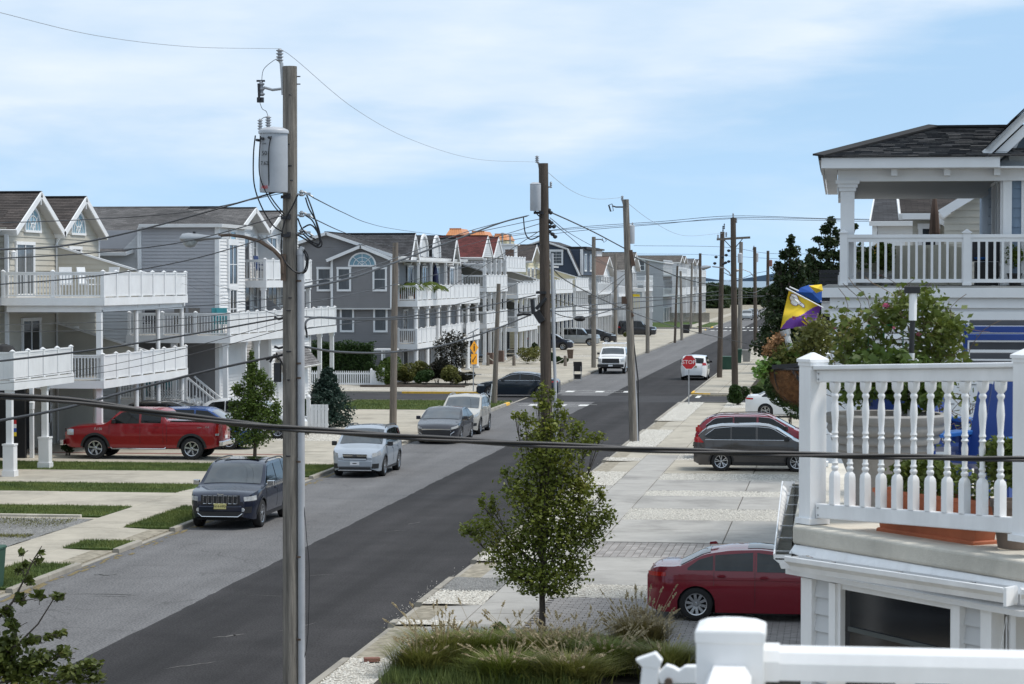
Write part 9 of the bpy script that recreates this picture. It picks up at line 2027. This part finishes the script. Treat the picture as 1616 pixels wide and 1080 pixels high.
# deck furniture, left houses
def patio_chair(label,loc,rz,m_,group=None,s=1):
    t=thing('patio_chair',label,'chair',loc,rz,group);mb=MB();mb.box((-.25*s,-.25,.40),(.25*s,.25,.44));mb.build('seat',m_,t);mb=MB();mb.prism([(.22,.45),(.26,.45),(.36,1.0),(.32,1.0)],0,-.25*s,.25*s);mb.build('backrest',m_,t)
    for x in (-.23,.23):
        for y in (-.22,.22): mb=MB();mb.tube([(x*s,y,0),(x*s,y,.62 if y < 0 else .5)],.018,5);mb.build('leg',m_,t)
        mb=MB();mb.tube([(x*s,-.22,.62),(x*s,.28,.64)],.02,5);mb.build('armrest',m_,t)
    t.scale=(1,1,1.18);return t
g='chairs on the tan house upper deck'
patio_chair('white slatted armchair near the sliding door on the tan house deck',(-30.0,90.6,6.1),.4,vinyl,g);patio_chair('white armchair in the middle of the tan house deck',(-29.4,91.4,6.1),1.2,vinyl,g);patio_chair('white armchair nearest the solid panels on the tan house deck',(-28.4,91.0,6.1),-.4,vinyl,g)
g='chairs on the grey house deck'
for i,(x,m_,lb) in enumerate(((-30.4,metal_d,'dark mesh chair at the left end of the grey house deck'),(-29.0,mat('mesh_grey',(.09,.085,.08),.6),'dark grey sling chair beside the columns on the grey house deck'),(-28.3,mat('mesh_grey',(.09,.085,.08)),'second dark grey sling chair on the grey house deck'),(-27.2,teal_m,'teal plastic chair at the deck corner of the grey house'),(-26.95,teal_m,'second teal plastic chair leaning on the first'))): patio_chair(lb,(x,103.2,4.35),.15*i,m_,g)
for x,lb in ((-30.2,'teal seat cushion chair on the low porch, left'),(-29.3,'teal seat cushion chair on the low porch, right')): patio_chair(lb,(x,103.0,1.55),.2,teal_m,'chairs on the low porch')
patio_chair('navy folding chair on the small third floor balcony',(-27.5,112.5,6.75),1.4,mat('navy_fabric',(.02,.04,.12),.8))
t=thing('patio_umbrella','folded navy umbrella on the slate house deck','umbrella',(P(687,450,163).x,163,5.42));mb=MB();mb.lathe([(.06,.5),(.2,.55),(.24,1.0),(.2,1.6),(.13,2.1),(.03,2.4)],10);mb.build('canopy',mat('umbrella_navy',(.012,.018,.06),.9),t);mb=MB();mb.tube([(0,0,0),(0,0,2.45)],.03,6);mb.build('pole',vinyl,t)
t=thing('covered_grill','black covered grill behind the lowest white panelled deck','grill',(-28.9,80.5,3.35));mb=MB();mb.lathe([(.4,0),(.45,.6),(.42,.95),(.3,1.12),(.05,1.2)],14);mb.build('cover',mat('cover_black',(.012,.012,.013),.8),t,loc=(0,0,0));mb=MB();mb.box((-.3,-.2,.0),(.3,.2,.3));mb.build('cart',metal_d,t)
t=thing('house_flag','small striped flag hanging on the ground floor post at the left edge','flag',(-28.05,79.6,1.3));
for i,m_ in enumerate((red_s,white_s,mat('flag_blue_small',(.03,.08,.35),.7),yel)): mb=MB();mb.box((-.35,0,.5-i*.14),(-.12,.02,.64-i*.14));mb.build('stripe',m_,t)
# cheap vent pipes and chimneys on the second block
for x,y,z in ((-33.5,238,11.1),(-33,240,11.0),(-34,221,10.4)):
    mb=MB();mb.tube([(x,y,z-1.2),(x,y,z+.2)],.08,7);mb.box((x-.15,y-.15,z+.2),(x+.15,y+.15,z+.35));o=mb.build('roof_vent',metal_g,None);tag(o,{238: 'slim metal vent on the left part of the brown hipped roof',240: 'metal vent beside the slim one on the brown roof',221: 'small metal vent on the dark roof by the tall pole'}[y],'vent')
